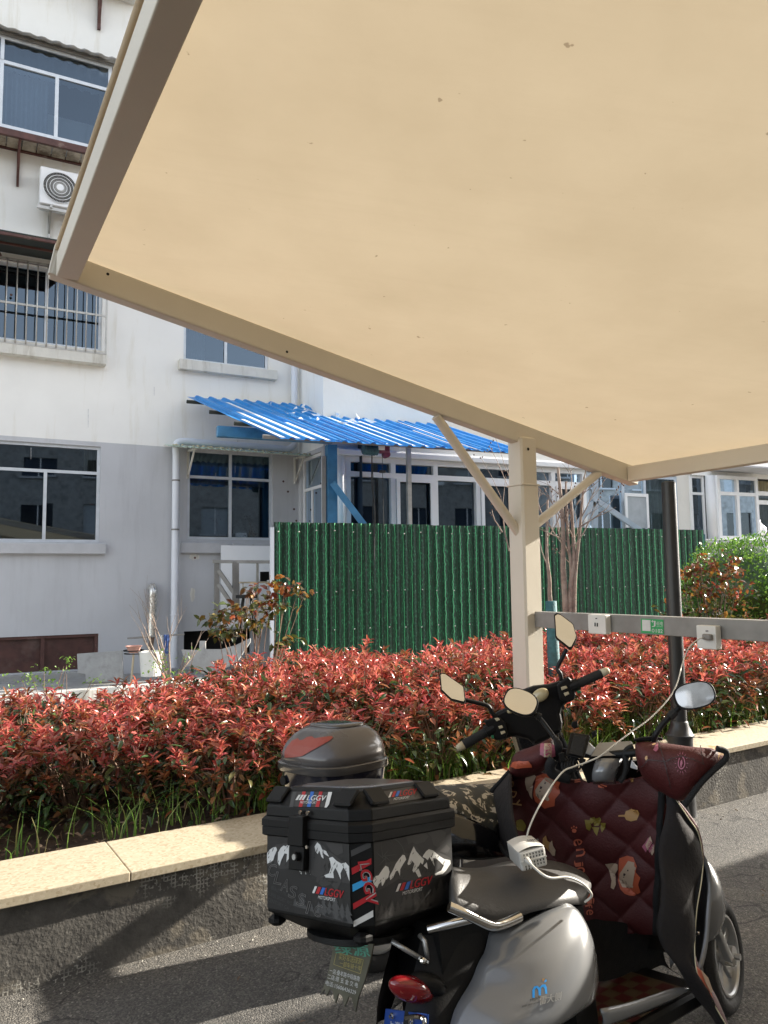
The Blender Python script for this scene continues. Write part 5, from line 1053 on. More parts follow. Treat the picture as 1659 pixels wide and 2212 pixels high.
# fork legs and front fender
for sg in (1, -1):
    a, b_ = P(1545, 2003, .07), P(1576, 2076, .07); q = [S.w(*(lambda l: (l[0], l[1]*sg, l[2]))(S.l(z))) for z in (a, b_)]
    mb = MB(); mb.bar(q[0]-(q[1]-q[0])*.9, q[1], .022, .03, S.s); mb.build('fork_leg', 'dull_alloy', sco, bevel=.005)
    mb = MB(); mb.tube([q[1]-S.s*.012, q[1]+S.s*.018*sg], .013, 8); mb.build('axle_nut', 'chrome', sco)
mb = MB(); rows = []
for i in range(19):
    t = rad(2+i*84/18); rr = .208; rows.append([S.w(wl0[0]-rr*math.cos(t)*1.02, .055*math.sin(k)*1.25, .185+rr*math.sin(t)+.045*(math.cos(k)-1)+.035) for k in [(-1.35+2.7*j/8) for j in range(9)]])
mb.grid(rows); mb.build('front_fender', 'silver_paint', sco, smooth=True, solid=.006)
mb = MB(); mb.ell(S.w(-.105, 0, .43), S.f*.125, S.s*.125, S.u*.17, 22, 14); mb.build('nose_cowl', 'silver_paint', sco, smooth=True)
# leg shield: silver shell with black inner panel
rp = [(1504, 1795), (1511, 1816), (1517, 1837), (1531, 1867), (1538, 1906), (1538, 1938), (1534, 1987), (1531, 2028), (1524, 2069), (1514, 2104)]
R_e = [P(x, y, .2) for x, y in rp]; top = [S.w(S.l(R_e[0])[0]-.06, .2, .93)]; R_e = top+R_e
Lr = [S.w(a, -b, c) for a, b, c in (S.l(p) for p in R_e)]
rows = []
for p, q in zip(resample(curve_pts(R_e, 5), 26), resample(curve_pts(Lr, 5), 26)): rows.append([q.lerp(p, k/12)+S.f*(.11*math.sin(math.pi*k/12)**.8) for k in range(13)])
mb = MB(); mb.grid(rows); mb.build('leg_shield', 'silver_paint', sco, smooth=True, solid=.014)
mb = MB(); mb.grid([[p-S.f*.022-(p-r_[6]).normalized()*.014 if i != 6 else p-S.f*.022 for i, p in enumerate(r_)] for r_ in rows]); mb.build('inner_panel', 'black_plastic', sco, smooth=True)
mb = MB()
for x, y in ((1519, 1872), (1519, 2010)): p = P(x, y, .185)-S.f*.03; mb.ell(p, S.s*.006, S.f*.004, S.u*.006, 8, 5)
mb.build('screws', 'chrome', sco, kind='stuff')
# floorboard, skirt and mat
ft = px([(1297, 2179), (1370, 2162), (1452, 2135), (1482, 2132)], .2); fb = px([(1300, 2225), (1397, 2187), (1452, 2163), (1487, 2141)], .185)
for sg, nm in ((1, 'side_skirt'), (-1, 'side_skirt')):
    g = coons(fb, ft, [fb[0], ft[0]], [fb[-1], ft[-1]], 12, 4, lambda u, v: S.s*(.012*math.sin(math.pi*v)))
    if sg < 0: g = mir(g)
    mb = MB(); mb.grid(g); mb.build(nm, 'silver_paint', sco, smooth=True, solid=.006)
mb = MB(); g = mb.bbox(S.w(-.66, 0, .215), S.f*.66, S.s*.375, S.u*.05, .01); mb.build('floorboard', 'black_plastic', sco)
zf_ = .243
def pfl(x, y): return S.pu(x, y, zf_+.004)
mb = MB(); mb.bbox(S.w(-.62, 0, zf_), S.f*.42, S.s*.33, S.u*.006, .002); fm_ = mb.build('floor_mat', 'ink_mat_yellow', sco)
mb = MB()
for i in range(8):
    for j in range(7):
        if (i+j) % 2 == 0: c = S.w(-.80+i*.05, -.15+j*.05, zf_+.0045); mb.add([c-S.f*.024-S.s*.024, c+S.f*.024-S.s*.024, c+S.f*.024+S.s*.024, c-S.f*.024+S.s*.024], [(0, 1, 2, 3)])
mb.build('mat_checks', 'ink_mat_red', fm_)
# rear cowl panels
cb_ = px([(960, 2262), (1100, 2240), (1215, 2203)], [.13, .2, .2]); ct_ = px([(1056, 2014), (1100, 2003), (1142, 1985), (1186, 1961), (1226, 1951), (1249, 1966)], [.10, .13, .15, .16, .17, .18])
cl = px([(960, 2262), (969, 2225), (985, 2174), (1017, 2120), (1033, 2080), (1047, 2054), (1056, 2014)], [.13, .13, .125, .12, .115, .11, .10]); cr = px([(1215, 2203), (1275, 2168), (1286, 2143), (1291, 2110), (1288, 2069), (1278, 2023), (1263, 1987), (1249, 1966)], [.2]*6+[.19, .18])
cb_ = px([(960, 2262), (1040, 2262), (1140, 2232), (1215, 2203)], [.13, .17, .2, .2])
g = coons(cb_, ct_, cl, cr, 22, 22, lambda u, v: S.s*(.085*(math.sin(math.pi*u)**.7)*(math.sin(math.pi*min(1, v*.9+.1))**.6)))
mb = MB(); mb.grid(g); bc = mb.bvh(); mb.build('rear_cowl', 'silver_paint', sco, smooth=True, solid=.006)
mb = MB(); mb.grid(mir(g)); mb.build('rear_cowl', 'silver_paint', sco, smooth=True, solid=.006)
# crease line near the bottom of the cowl + fixing lug
cow = [o for o in sco.children if o.name.startswith('rear_cowl')][0]
# emblem on the cowl: blue m mark, lettering, sticker
pc = bcast(bc, .0045)
def q4(x, y): return (658.3+x*.3637, 1865.1+y*.3637)       # crop coordinates -> photo coordinates
def P4(l): return [q4(*p) for p in l]
decal([P4([(1350, 800), (1349, 755), (1360, 733), (1378, 728), (1392, 738), (1405, 722), (1424, 718), (1433, 735), (1436, 775), (1424, 775), (1421, 745), (1412, 733), (1400, 742), (1399, 785), (1386, 785), (1384, 752), (1374, 740), (1364, 752), (1363, 800)]), P4([(1416, 700), (1430, 688), (1434, 700), (1422, 709)])], pc, 'blue_emblem', 'ink_bright', cow, 4)
decal([P4([(1407, 686), (1420, 683), (1422, 700), (1410, 704)])], pc, 'emblem_dot', 'ink_yellow', cow, 4)
text_on('MIJIA', q4(1335, 828), (60*.3637, -22*.3637), (0, -20*.3637), pc, 'lettering', 'ink_blackish', cow)
text_on('2021 new product', q4(1287, 858), (120*.3637, -33*.3637), (0, -11*.3637), pc, 'lettering', 'ink_blackish', cow)
text_on('雷大侧', q4(1390, 842), (125*.3637, -32*.3637), (2, -50*.3637), pc, 'chrome_lettering', 'dull_alloy', cow, bold=1)
decal([P4([(1420, 800), (1520, 772), (1522, 790), (1424, 818)])], bcast(bc, .0022), 'worn_strip', 'dull_alloy', cow, 8) if False else None
# black rear body under the box
k1 = px([(870, 2262), (872, 2200), (886, 2130), (898, 2083), (905, 2045), (912, 2020)], .06); k2 = px([(962, 2262), (971, 2225), (987, 2174), (1019, 2120), (1036, 2078), (1060, 2010)], [.125, .125, .12, .115, .11, .095])
g = coons([k1[0], k2[0]], [k1[-1], k2[-1]], k1, k2, 10, 14, lambda u, v: S.s*(.02*math.sin(math.pi*u)), True); mb = MB(); mb.grid(g); mb.build('tail_body', 'black_plastic', sco, smooth=True)
mb = MB(); mb.grid(mir(g)); mb.build('tail_body', 'black_plastic', sco, smooth=True)
mb = MB()
for f0, f1, h0, h1, w_ in ((-1.36, -.9, .40, .66, .10), (-.93, -.84, .24, .60, .15)):
    mb.loft([[S.w(f0, -w_, h0), S.w(f0, w_, h0), S.w(f0, w_, h1), S.w(f0, -w_, h1)], [S.w(f1, -w_, h0), S.w(f1, w_, h0), S.w(f1, w_, h1), S.w(f1, -w_, h1)]])
mb.build('underseat_case', 'black_plastic', sco)
mb = MB(); mb.tube([S.w(-1.22, .11, .182), S.w(-.85, .11, .22)], .03, 8); mb.tube([S.w(-1.24, -.1, .2), S.w(-1.2, -.13, .5)], .022, 8); mb.build('swing_arm', 'black_plastic', sco)
# rear mudguard arc
rows = []
for i in range(12): t = rad(60+i*115/11); rows.append([S.w(-1.22+.235*math.cos(t), s_, .185+.235*math.sin(t)) for s_ in (-.07, -.04, 0, .04, .07)])
mb = MB(); mb.grid(rows); mb.build('rear_mudguard', 'black_plastic', sco, smooth=True, solid=.004)
# seat
sb_ = px([(978, 1962), (1036, 1981), (1071, 1991), (1122, 1979), (1157, 1967), (1226, 1954), (1264, 1955)], [.13, .15, .155, .16, .165, .17, .15])
st_b = px([(978, 1899), (1029, 1890), (1090, 1869), (1150, 1862), (1205, 1868), (1238, 1882)], -.12)
sl_ = [sb_[0], P(972, 1925, .06), P(974, 1906, -.05), st_b[0]]; sr_ = [sb_[-1], P(1270, 1935, .08), P(1258, 1905, -.03), st_b[-1]]
g = coons(sb_, st_b, sl_, sr_, 24, 18, lambda u, v: S.u*(.052*math.sin(math.pi*v)**.6*(1-.25*u))+S.s*(.035*math.sin(math.pi*v)*(1-v)))
mb = MB(); mb.grid(g); seat_bvh = mb.bvh(); mb.build('seat', 'seat_vinyl', sco, smooth=True, solid=.02)
# grab rails and struts
for pts, r in (([P(970, 1958, .17), P(1000, 1971, .185), P(1030, 1986, .19), P(1062, 1999, .19), P(1090, 1994, .185), P(1122, 1980, .18)], .0135), ([P(925, 2008, .10), P(970, 1997, .14), P(1022, 1984, .18)], .0115)):
    mb = MB(); mb.tube(curve_pts(pts, 5), r, 14); mb.build('grab_rail', 'chrome', sco, smooth=60)
for pts in ([P(846, 2033, .03), P(913, 2073, .07)], [P(906, 2020, .05), P(917, 2032, .07), P(925, 2078, .07)]):
    mb = MB(); mb.tube(pts, .007, 8); mb.build('rack_strut', 'dull_alloy', sco, smooth=True)
mb = MB(); mb.tube([P(908, 2071, .085), P(922, 2079, .085)], .008, 8); mb.ell(P(914, 2075, .09), S.s*.01, S.f*.01, S.u*.01, 8, 6); mb.build('strut_bolt', 'chrome', sco)
# tail light
c = P(889, 2137, .09); dx = (P(938, 2146, .1)-c); mb = MB(); mb.ell(c, dx, S.u*.034, (CAM-c).normalized()*.045, 28, 16); tl = mb.build('tail_light', 'red_lens', sco, smooth=True)
mb = MB()
for k in range(4): q = c+dx*(-.42+k*.26)+(CAM-c).normalized()*.036; mb.bbox(q, dx.normalized()*.011, S.u*.028, (CAM-c).normalized()*.004, .001)
mb.build('lens_cells', 'red_reflector', tl)
mb = MB(); mb.ell(c+dx*.35+S.f*.03+S.u*.008, dx*.8, S.u*.03, S.s*.03, 14, 9); mb.build('light_bracket', 'black_plastic', tl, smooth=True)
# blue number plate
pp = lambda x, y: S.pf(x, y, -1.46)
mb = MB(); A_ = [pp(833, 2179), pp(925, 2192), pp(920, 2260), pp(826, 2245)]; mb.add(A_+[p+S.f*.003 for p in A_], [(0, 1, 2, 3), (7, 6, 5, 4), (0, 1, 5, 4), (1, 2, 6, 5), (2, 3, 7, 6), (3, 0, 4, 7)]); pl_ = mb.build('number_plate', 'plate_blue', sco)
pp2 = lambda x, y: S.pf(x, y, -1.463); text_on('上海', (839, 2219), (26, 3), (0, -14), pp2, 'lettering', 'ink_white', pl_); text_on('西畅', (868, 2222), (26, 3), (0, -14), pp2, 'lettering', 'ink_white', pl_)
for x, y in ((850, 2193), (892, 2204)): mb = MB(); c = pp(x, y); mb.tube([c, c-S.f*.006], .008, 10); mb.tube([c-S.f*.006, c-S.f*.013], .0045, 8); mb.build('plate_bolt', 'chrome', pl_)
mb = MB(); mb.tube(curve_pts([pp(884, 2196)-S.f*.01, pp(905, 2193)-S.f*.01, pp(922, 2199)-S.f*.01, pp(923, 2225)-S.f*.01], 4), .006, 8); mb.build('plate_clip', 'chrome', pl_)
# mud flap with shop lettering
fo = P4([(178, 465), (408, 480), (392, 560), (355, 700), (318, 795), (300, 885), (278, 800), (262, 790), (236, 852), (222, 790), (200, 770), (182, 832), (165, 760), (150, 745), (128, 790), (118, 745), (92, 782), (128, 690), (150, 590)])
ff = -1.53; pm = lambda x, y: S.pf(x, y, ff); Pf = [pm(*q) for q in fo]; k = len(Pf); mb = MB(); mb.add(Pf+[p+S.f*.004 for p in Pf], [tuple(range(k)), tuple(range(2*k-1, k-1, -1))]+[(i, (i+1) % k, (i+1) % k+k, i+k) for i in range(k)]); mf = mb.build('mud_flap', 'flap_rubber', sco)
pm2 = lambda x, y: S.pf(x, y, ff-.0015)
text_on('绿源', q4(186, 538), (205*.3637, 20*.3637), (-7, -75*.3637), pm2, 'lettering', 'ink_teal', mf, bold=1)
def T4(s, x, y, w_, sk, h, m): text_on(s, q4(x, y), (w_*.3637, sk*.3637), (h*.14*.3637, -h*.3637), pm2, 'lettering', m, mf)
T4('买好车选绿源', 200, 570, 135, 32, 34, 'ink_gold'); T4('一部车骑十年', 205, 606, 128, 34, 30, 'ink_gold'); T4('一店:叠羊路中段路南', 146, 650, 178, 52, 30, 'ink_white'); T4('二店:原 五 金 交 电', 134, 684, 180, 56, 30, 'ink_white'); T4('电话:15606436329', 122, 722, 180, 60, 30, 'ink_white')
def frame_px(l, w_):   # outline strip
    out = []
    for (a, b) in zip(l, l[1:]+l[:1]): dx_, dy_ = b[0]-a[0], b[1]-a[1]; n_ = math.hypot(dx_, dy_); nx, ny = -dy_/n_*w_, dx_/n_*w_; out.append([(a[0]+nx, a[1]+ny), (b[0]+nx, b[1]+ny), (b[0]-nx, b[1]-ny), (a[0]-nx, a[1]-ny)])
    return out
decal(frame_px(P4([(188, 528), (348, 572), (330, 655), (172, 600)]), .5), pm2, 'lettering_border', 'ink_gold', mf)
# handlebar, dash, mirrors
DH = 2.78
def poly_block(pts, d, th, name, m, par, bev=.006, dfn=None, smooth=False):
    P_ = [W(x, y, dfn(x, y) if dfn else d) for x, y in pts]; vd = (sum(P_, V(0, 0, 0))/len(P_)-CAM).normalized(); k = len(P_); mb = MB()
    mb.add(P_+[p+vd*th for p in P_], [tuple(range(k)), tuple(range(2*k-1, k-1, -1))]+[(i, (i+1) % k, (i+1) % k+k, i+k) for i in range(k)]); return mb.build(name, m, par, bevel=bev, smooth=smooth)
def Z3(l): return [(1261.7+x*.2394, 1426.2+y*.2394) for x, y in l]
def Z2(l): return [(932.5+x*.2315, 1398.8+y*.2315) for x, y in l]
ds = poly_block(Z3([(130, 745), (430, 728), (440, 760), (372, 858), (55, 868)]), 0, .03, 'dash_screen', 'rail_steel', sco, .004, lambda x, y: DH-.05+(1634-y)*.004)
poly_block(Z3([(60, 872), (372, 862), (430, 780), (445, 800), (400, 900), (380, 1050), (300, 1110), (30, 1110), (-30, 960)]), 2.86, .1, 'headset', 'black_plastic', sco, .012)
nose = []
for (l, r_, y, dd) in ((110, 345, 890, 0.), (95, 335, 930, -.015), (80, 310, 980, -.03), (70, 292, 1030, -.03), (74, 285, 1080, -.02), (85, 290, 1120, .0)): nose.append([W(*Z3([(l+(r_-l)*k/10, y-6*math.sin(math.pi*k/10))])[0], 2.74+dd-.03*math.sin(math.pi*k/10)) for k in range(11)])
mb = MB(); mb.grid(nose); hb = mb.bvh(); hd = mb.build('headset_cover', 'silver_paint', sco, smooth=True, solid=.01)
decal(frame_px(Z3([(128, 950), (258, 945), (250, 975), (120, 980)]), .35), bcast(hb, .002), 'cover_mark', 'ink_midgrey', hd)
mb = MB(); mb.tube(curve_pts([W(*Z3([p])[0], 2.72) for p in ((440, 775), (390, 800), (368, 850), (380, 950), (360, 1040), (320, 1100))], 5), .009, 8); mb.tube(curve_pts([W(*Z3([p])[0], 2.74) for p in ((430, 850), (420, 930), (385, 1010), (340, 1090))], 5), .005, 6); mb.build('brake_cable', 'black_rubber', sco, smooth=True)
poly_block(Z3([(40, 735), (110, 800), (60, 860), (-30, 820)]), 2.8, .03, 'fairing_corner', 'pvc_white', sco, .004); poly_block(Z3([(430, 900), (480, 960), (482, 990), (415, 970)]), 2.72, .02, 'fairing_corner', 'pvc_white', sco, .003)
hl, hr = W(1180, 1620, 3.0), W(1440, 1620, 2.6); mb = MB(); mb.tube([hl, hl.lerp(hr, .5)+V(0, 0, -.02), hr], .014, 10); mb.build('handlebar', 'black_plastic', sco, smooth=True)
def mirror(par, c, d, ang, hw, hh, stem, squareness=2.6, thick=.035, face=None, pts=None, mname='mirror'):
    """oval mirror: housing shell with the glass set in its rider side"""
    o = W(*c, d); vd = (CAM-o).normalized(); n_ = (vd+Vector(face)).normalized() if face else vd; x_ = V(0, 0, 1).cross(n_).normalized(); y_ = n_.cross(x_).normalized(); k = d/FPX
    if pts is None:
        base = []
        for i in range(40):
            t = 2*math.pi*i/40; cx, sy = math.cos(t), math.sin(t); cx = math.copysign(abs(cx)**(2/squareness), cx); sy = math.copysign(abs(sy)**(2/squareness), sy); X, Y = cx*hw, sy*hh; base.append((X*math.cos(ang)-Y*math.sin(ang), X*math.sin(ang)+Y*math.cos(ang)))
    else: base = [(x-c[0], -(y-c[1])) for x, y in pts]
    ring = lambda s, o_: [o+x_*(X*k*s)+y_*(Y*k*s)+n_*o_ for X, Y in base]
    mb = MB(); mb.loft([ring(.93, .004), ring(1., .004), ring(1.03, 0), ring(1.02, -.012), ring(.85, -thick), ring(.45, -thick*1.25)], cap=True); h = mb.build(mname, 'black_plastic', par, smooth=50)
    mb = MB(); mb.add(ring(.925, .0052), [tuple(range(len(base)))]); mb.build('glass', 'mirror_glass', h, flip=False)
    mb = MB(); mb.tube(curve_pts([W(x, y, dd) for x, y, dd in stem], 5), [.0095]*(5*(len(stem)-1)+1), 10); mb.build('mirror_stem', 'black_plastic', h, smooth=True); return h
mirror(sco, (1500, 1502), 2.58, rad(14), 42, 27, [(1468, 1527, 2.6), (1455, 1540, 2.6), (1430, 1566, 2.6), (1416, 1588, 2.6), (1413, 1602, 2.62)], face=(.16, 0, .10))
mirror(sco, (1124.5, 1516), 3.05, rad(-22), 36, 27, [(1150, 1538, 3.07), (1166, 1552, 3.06), (1184, 1575, 3.04), (1197, 1594, 3.02)], face=(-.05, 0, .40))
mb = MB(); mb.tube([W(1446, 1549, 2.6), W(1458, 1537, 2.6)], .014, 10); mb.build('mirror_joint', 'black_rubber', sco); mb = MB(); mb.tube([W(1160, 1546, 3.06), W(1168, 1549, 3.06)], .014, 10); mb.build('mirror_joint', 'black_rubber', sco)
poly_block([(1367, 1597), (1385, 1592), (1412, 1590), (1432, 1594), (1432, 1600), (1370, 1602)], 2.62, .07, 'switch_housing', 'black_plastic', sco, .004)
# phone holder
ph = thing('phone_holder', W(1245, 1640, 2.72), 'black phone holder clamped on the scooter handlebar', 'phone holder')
poly_block(Z2([(1308, 792), (1470, 815), (1482, 832), (1425, 1030), (1408, 1042), (1262, 1008), (1250, 995), (1295, 800)]), 0, .022, 'backplate', 'black_plastic', ph, .005, lambda x, y: 2.72+(1640-y)*.0012)
poly_block(Z2([(1330, 815), (1450, 832), (1405, 1015), (1280, 988)]), 0, .004, 'pad', 'black_rubber', ph, .002, lambda x, y: 2.708+(1640-y)*.0012)
for l in ([(1310, 690), (1360, 680), (1365, 740), (1330, 760), (1300, 735)], [(1490, 790), (1530, 770), (1545, 820), (1500, 850)], [(1180, 985), (1240, 975), (1250, 1060), (1200, 1070)], [(1380, 1030), (1440, 1040), (1430, 1090), (1370, 1070)]): poly_block(Z2(l), 2.71, .03, 'grip_jaw', 'black_plastic', ph, .003)
mb = MB(); mb.tube([W(1240, 1640, 2.74), W(1232, 1655, 2.78), W(1228, 1668, 2.8)], .014, 8); 
for k in range(5): mb.torus(W(1222+k*6, 1655-k*.8, 2.74), S.u*.02, S.f*.02, S.s, .004, 14, 5)
mb.build('clamp', 'black_rubber', ph)

# ================================================================ QUILTED WINDSHIELD APRON
qp1, qp2, qp3 = S.w(-.54, -.33, .95), S.w(-.37, .25, .95), S.w(-.37, 0, .45); qn = (qp2-qp1).cross(qp3-qp1).normalized(); qn = -qn if qn.dot(CAM-qp1) < 0 else qn
apr = thing('quilted_apron', S.w(-.4, 0, .25), 'maroon quilted handlebar apron printed with lions and food, hanging over the scooter front', 'apron')
def puff(p):
    a, b, c = S.l(p); d1 = ((b*.95+c)/.165) % 1; d2 = ((b*.95-c)/.165) % 1
    return .019*(math.sin(math.pi*d1)*math.sin(math.pi*d2))**.45+.010*math.sin(9*b+5*c)+.006*math.sin(23*b-11*c)
def Q(x, y, off=0.): p = onplane(x, y, qp1, qn); return p+qn*(puff(p)+off)
def c2(l): return [V(x, y, 0) for x, y in l]
g2 = coons(c2([(1215, 2010), (1270, 1995), (1340, 2008), (1424, 2012)]), c2([(1097, 1674), (1110, 1650), (1147, 1662), (1217, 1679), (1287, 1689), (1345, 1690), (1384, 1680), (1418, 1692), (1440, 1714)]), c2([(1215, 2010), (1165, 1935), (1125, 1850), (1098, 1760), (1097, 1674)]), c2([(1424, 2012), (1426, 1900), (1430, 1800), (1440, 1714)]), 90, 90)
mb = MB(); mb.grid([[Q(p.x, p.y) for p in r_] for r_ in g2]); main = mb.build('quilted_panel', 'maroon_cloth', apr, smooth=True, solid=.012)
def Qd(o=.004): return lambda x, y: Q(x, y, o)
# lower dark pouch behind the legs
g2 = coons(c2([(1290, 2120), (1380, 2105), (1440, 2085), (1480, 2120)]), c2([(1225, 2000), (1300, 1985), (1360, 2000), (1424, 2000)]), c2([(1290, 2120), (1270, 2060), (1225, 2000)]), c2([(1480, 2120), (1440, 2070), (1424, 2000)]), 20, 20)
mb = MB(); mb.grid([[S.ps(p.x, p.y, -.06)+S.f*(.015*math.sin(p.x*.09)) for p in r_] for r_ in g2]); mb.build('lower_flap', 'black_trim', apr, smooth=True)
# left flap
g = coons([W(1128, 1862, 2.72), W(1128, 1850, 2.62)], [W(1100, 1668, 3.02), W(1099, 1676, 2.86)], [W(1128, 1862, 2.72), W(1088, 1835, 2.85), W(1064, 1765, 2.98), W(1061, 1716, 3.05), W(1080, 1690, 3.05), W(1100, 1668, 3.02)], [W(1128, 1850, 2.62), W(1105, 1770, 2.7), W(1099, 1676, 2.86)], 8, 20)
mb = MB(); mb.grid(g); mb.build('side_flap', 'lining_cloth', apr, smooth=True, solid=.01)
mb = MB(); mb.tube(curve_pts([W(1128, 1862, 2.70), W(1086, 1835, 2.83), W(1063, 1765, 2.96), W(1060, 1716, 3.03), W(1080, 1690, 3.03), W(1100, 1668, 3.0)], 5), .009, 8); mb.build('trim', 'black_trim', apr, smooth=True)
mb = MB(); mb.tube([Q(x, y, .004) for x, y in ((1100, 1680), (1097, 1740), (1102, 1790), (1120, 1840))], .008, 8); mb.build('trim', 'black_trim', apr, smooth=True)
# right wing with its lining turned out
wl_ = [(1442, 1712, -.37), (1434, 1760, -.375), (1426, 1850, -.38), (1423, 1950, -.38), (1424, 2015, -.38), (1442, 2064, -.36), (1488, 2122, -.31), (1530, 2185, -.28), (1556, 2225, -.28)]
wr_ = [(1449, 1722, -.35), (1480, 1768, -.26), (1501, 1802, -.21), (1510, 1858, -.19), (1506, 1905, -.19), (1497, 1960, -.2), (1493, 2010, -.2), (1492, 2060, -.2), (1500, 2108, -.2), (1531, 2163, -.19), (1566, 2222, -.18)]
def wpk(l, s_): return [P(x, y, s_) for x, y, f in l]
WL, WR = wpk(wl_, .225), wpk(wr_, .25); WL.reverse(); WR.reverse()
g = coons([WL[0], WR[0]], [WL[-1], WR[-1]], WL, WR, 10, 50, lambda u, v: S.s*(.02*math.sin(math.pi*u)+.008*math.sin(v*22+u*5))); mb = MB(); mb.grid(g); mb.build('side_wing', 'lining_cloth', apr, smooth=True, solid=.008)
wr3 = curve_pts(WR, 6); mb = MB(); mb.tube([p+S.s*.006 for p in wr3], .008, 8); mb.build('trim', 'black_trim', apr, smooth=True)
mb = MB(); mb.tube([p+S.s*.014 for p in wr3], .0022, 5); mb.build('piping', 'curtain_cream', apr, smooth=True)
def strip(l1, l2, s1, s2, m, nm, par, n=30): g = coons([P(*l1[0], s1), P(*l2[0], s2)], [P(*l1[-1], s1), P(*l2[-1], s2)], [P(x, y, s1) for x, y in l1], [P(x, y, s2) for x, y in l2], 5, n, lambda u, v: S.s*(.015*math.sin(math.pi*u))); mb = MB(); mb.grid(g); return mb.build(nm, m, par, smooth=True, solid=.006)
strip([(1511, 1862), (1502, 1803), (1481, 1768), (1450, 1721)], [(1513, 1862), (1514, 1832), (1500, 1778), (1470, 1738), (1443, 1715)][:5], .252, .235, 'maroon_cloth', 'outer_edge', apr)
oe = strip([(1566, 2222), (1531, 2163), (1500, 2108), (1493, 2062)], [(1568, 2215), (1556, 2175), (1538, 2135), (1512, 2095), (1495, 2062)], .252, .2, 'maroon_cloth', 'outer_edge', apr)
po_ = lambda x, y: P(x, y, .262)
decal([[(1502, 2085), (1516, 2098), (1530, 2120), (1538, 2150), (1545, 2170), (1535, 2165), (1520, 2135), (1506, 2108)]], po_, 'lion_print', 'ink_salmon', oe); decal([[(1514, 2094), (1530, 2112), (1540, 2140), (1536, 2146), (1524, 2122)]], lambda x, y: P(x, y, .265), 'lion_print', 'ink_cream', oe)
mb = MB(); rows = [[Q(x-6.5, y, .012), Q(x, y, .016), Q(x+6.5, y, .012)] for x, y in [(1433-9*math.sin(t*1.6), 1705+t*305) for t in [k/30 for k in range(31)]]]; mb.grid(rows); mb.build('trim_band', 'black_trim', apr, smooth=True, solid=.004)
# mitts
def mitt(secs, th, nm, m='maroon_cloth'):
    rings = []
    for (xt, yt, xb, yb, d) in secs:
        t, b_ = W(xt, yt, d), W(xb, yb, d); c = (t+b_)/2; h = (t-b_)/2; v_ = (c-CAM).normalized(); rings.append([c+h*math.cos(a)+v_*th*math.sin(a)*min(1, h.length/.06) for a in [k*2*math.pi/16 for k in range(16)]])
    mb = MB(); mb.loft(rings); mb.f = [f for f in mb.f]; bv = mb.bvh(); return mb.build(nm, m, apr, smooth=True, sub=1), bv
mr, mrb = mitt([(1366, 1602, 1379, 1664, 2.66), (1385, 1600, 1392, 1686, 2.64), (1410, 1601, 1418, 1705, 2.62), (1440, 1604, 1450, 1727, 2.6), (1468, 1608, 1476, 1738, 2.58), (1492, 1612, 1497, 1712, 2.56), (1520, 1614, 1524, 1682, 2.55), (1547, 1616, 1546, 1660, 2.55), (1566, 1622, 1561, 1646, 2.55)], .085, 'mitt')
ml, mlb = mitt([(1105, 1634, 1097, 1676, 3.02), (1120, 1620, 1112, 1684, 3.0), (1142, 1615, 1142, 1680, 2.98), (1160, 1608, 1162, 1672, 2.97), (1180, 1597, 1182, 1662, 2.96), (1198, 1590, 1199, 1640, 2.96)], .08, 'mitt')
mb = MB(); mb.tube(curve_pts([W(x, y, 2.505) for x, y in ((1548, 1617), (1567, 1623), (1569, 1636), (1556, 1651), (1538, 1667), (1516, 1689), (1494, 1718), (1478, 1741))], 5), .010, 8); mb.build('mitt_trim', 'black_trim', apr, smooth=True)
mb = MB()
for k in range(6): mb.tube(curve_pts([W(1196+k*1.6, 1590+k*1.5, 2.93), W(1202+k*2, 1612, 2.9), W(1198+k*1.5, 1640-k, 2.93)], 4), .007, 6)
mb.build('elastic_cuff', 'black_trim', apr, smooth=True)
mb = MB(); mb.tube(curve_pts([W(x, y, 2.88) for x, y in ((1196, 1640), (1188, 1655), (1196, 1672), (1230, 1682))], 5), .02, 8); mb.build('mitt_strap', 'black_trim', apr, smooth=True)
pR, pL = bcast(mrb, .008), bcast(mlb, .008)
# mitt quilting lines
decal([[(1377, 1668), (1400, 1640), (1437, 1644), (1470, 1634), (1500, 1642), (1520, 1650), (1520, 1651.5), (1500, 1643.5), (1470, 1636), (1437, 1646), (1401, 1642), (1378, 1670)], [(1423, 1604), (1436, 1644), (1452, 1700), (1450, 1701), (1434, 1645), (1421, 1605)], [(1514, 1615), (1518, 1650), (1516, 1650), (1512, 1615)]], pR, 'stitch_line', 'ink_dark', mr, 6)
def spiral(cx, cy, r, w_): return None
sun = [[(1261.7+.2394*(885+a*math.cos(t)), 1426.2+.2394*(930+b_*math.sin(t))) for t, a, b_ in [(k*.35-1.2, 40-4, 60-5) for k in range(16)]]+[(1261.7+.2394*(885+a*math.cos(t)), 1426.2+.2394*(930+b_*math.sin(t))) for t, a, b_ in [(k*.35-1.2, 28, 44) for k in range(15, -1, -1)]]]
sun.append(Z3([(878, 920), (892, 905), (898, 930), (885, 965), (890, 975), (874, 960)]))
for k in range(14): t = k*.45; c_, s_ = math.cos(t), math.sin(t); sun.append(Z3([(885+50*c_-3*s_, 930+74*s_+3*c_), (885+68*c_, 930+100*s_), (885+50*c_+3*s_, 930+74*s_-3*c_)]))
decal(sun, pR, 'sun_print', 'ink_pink', mr, 8)
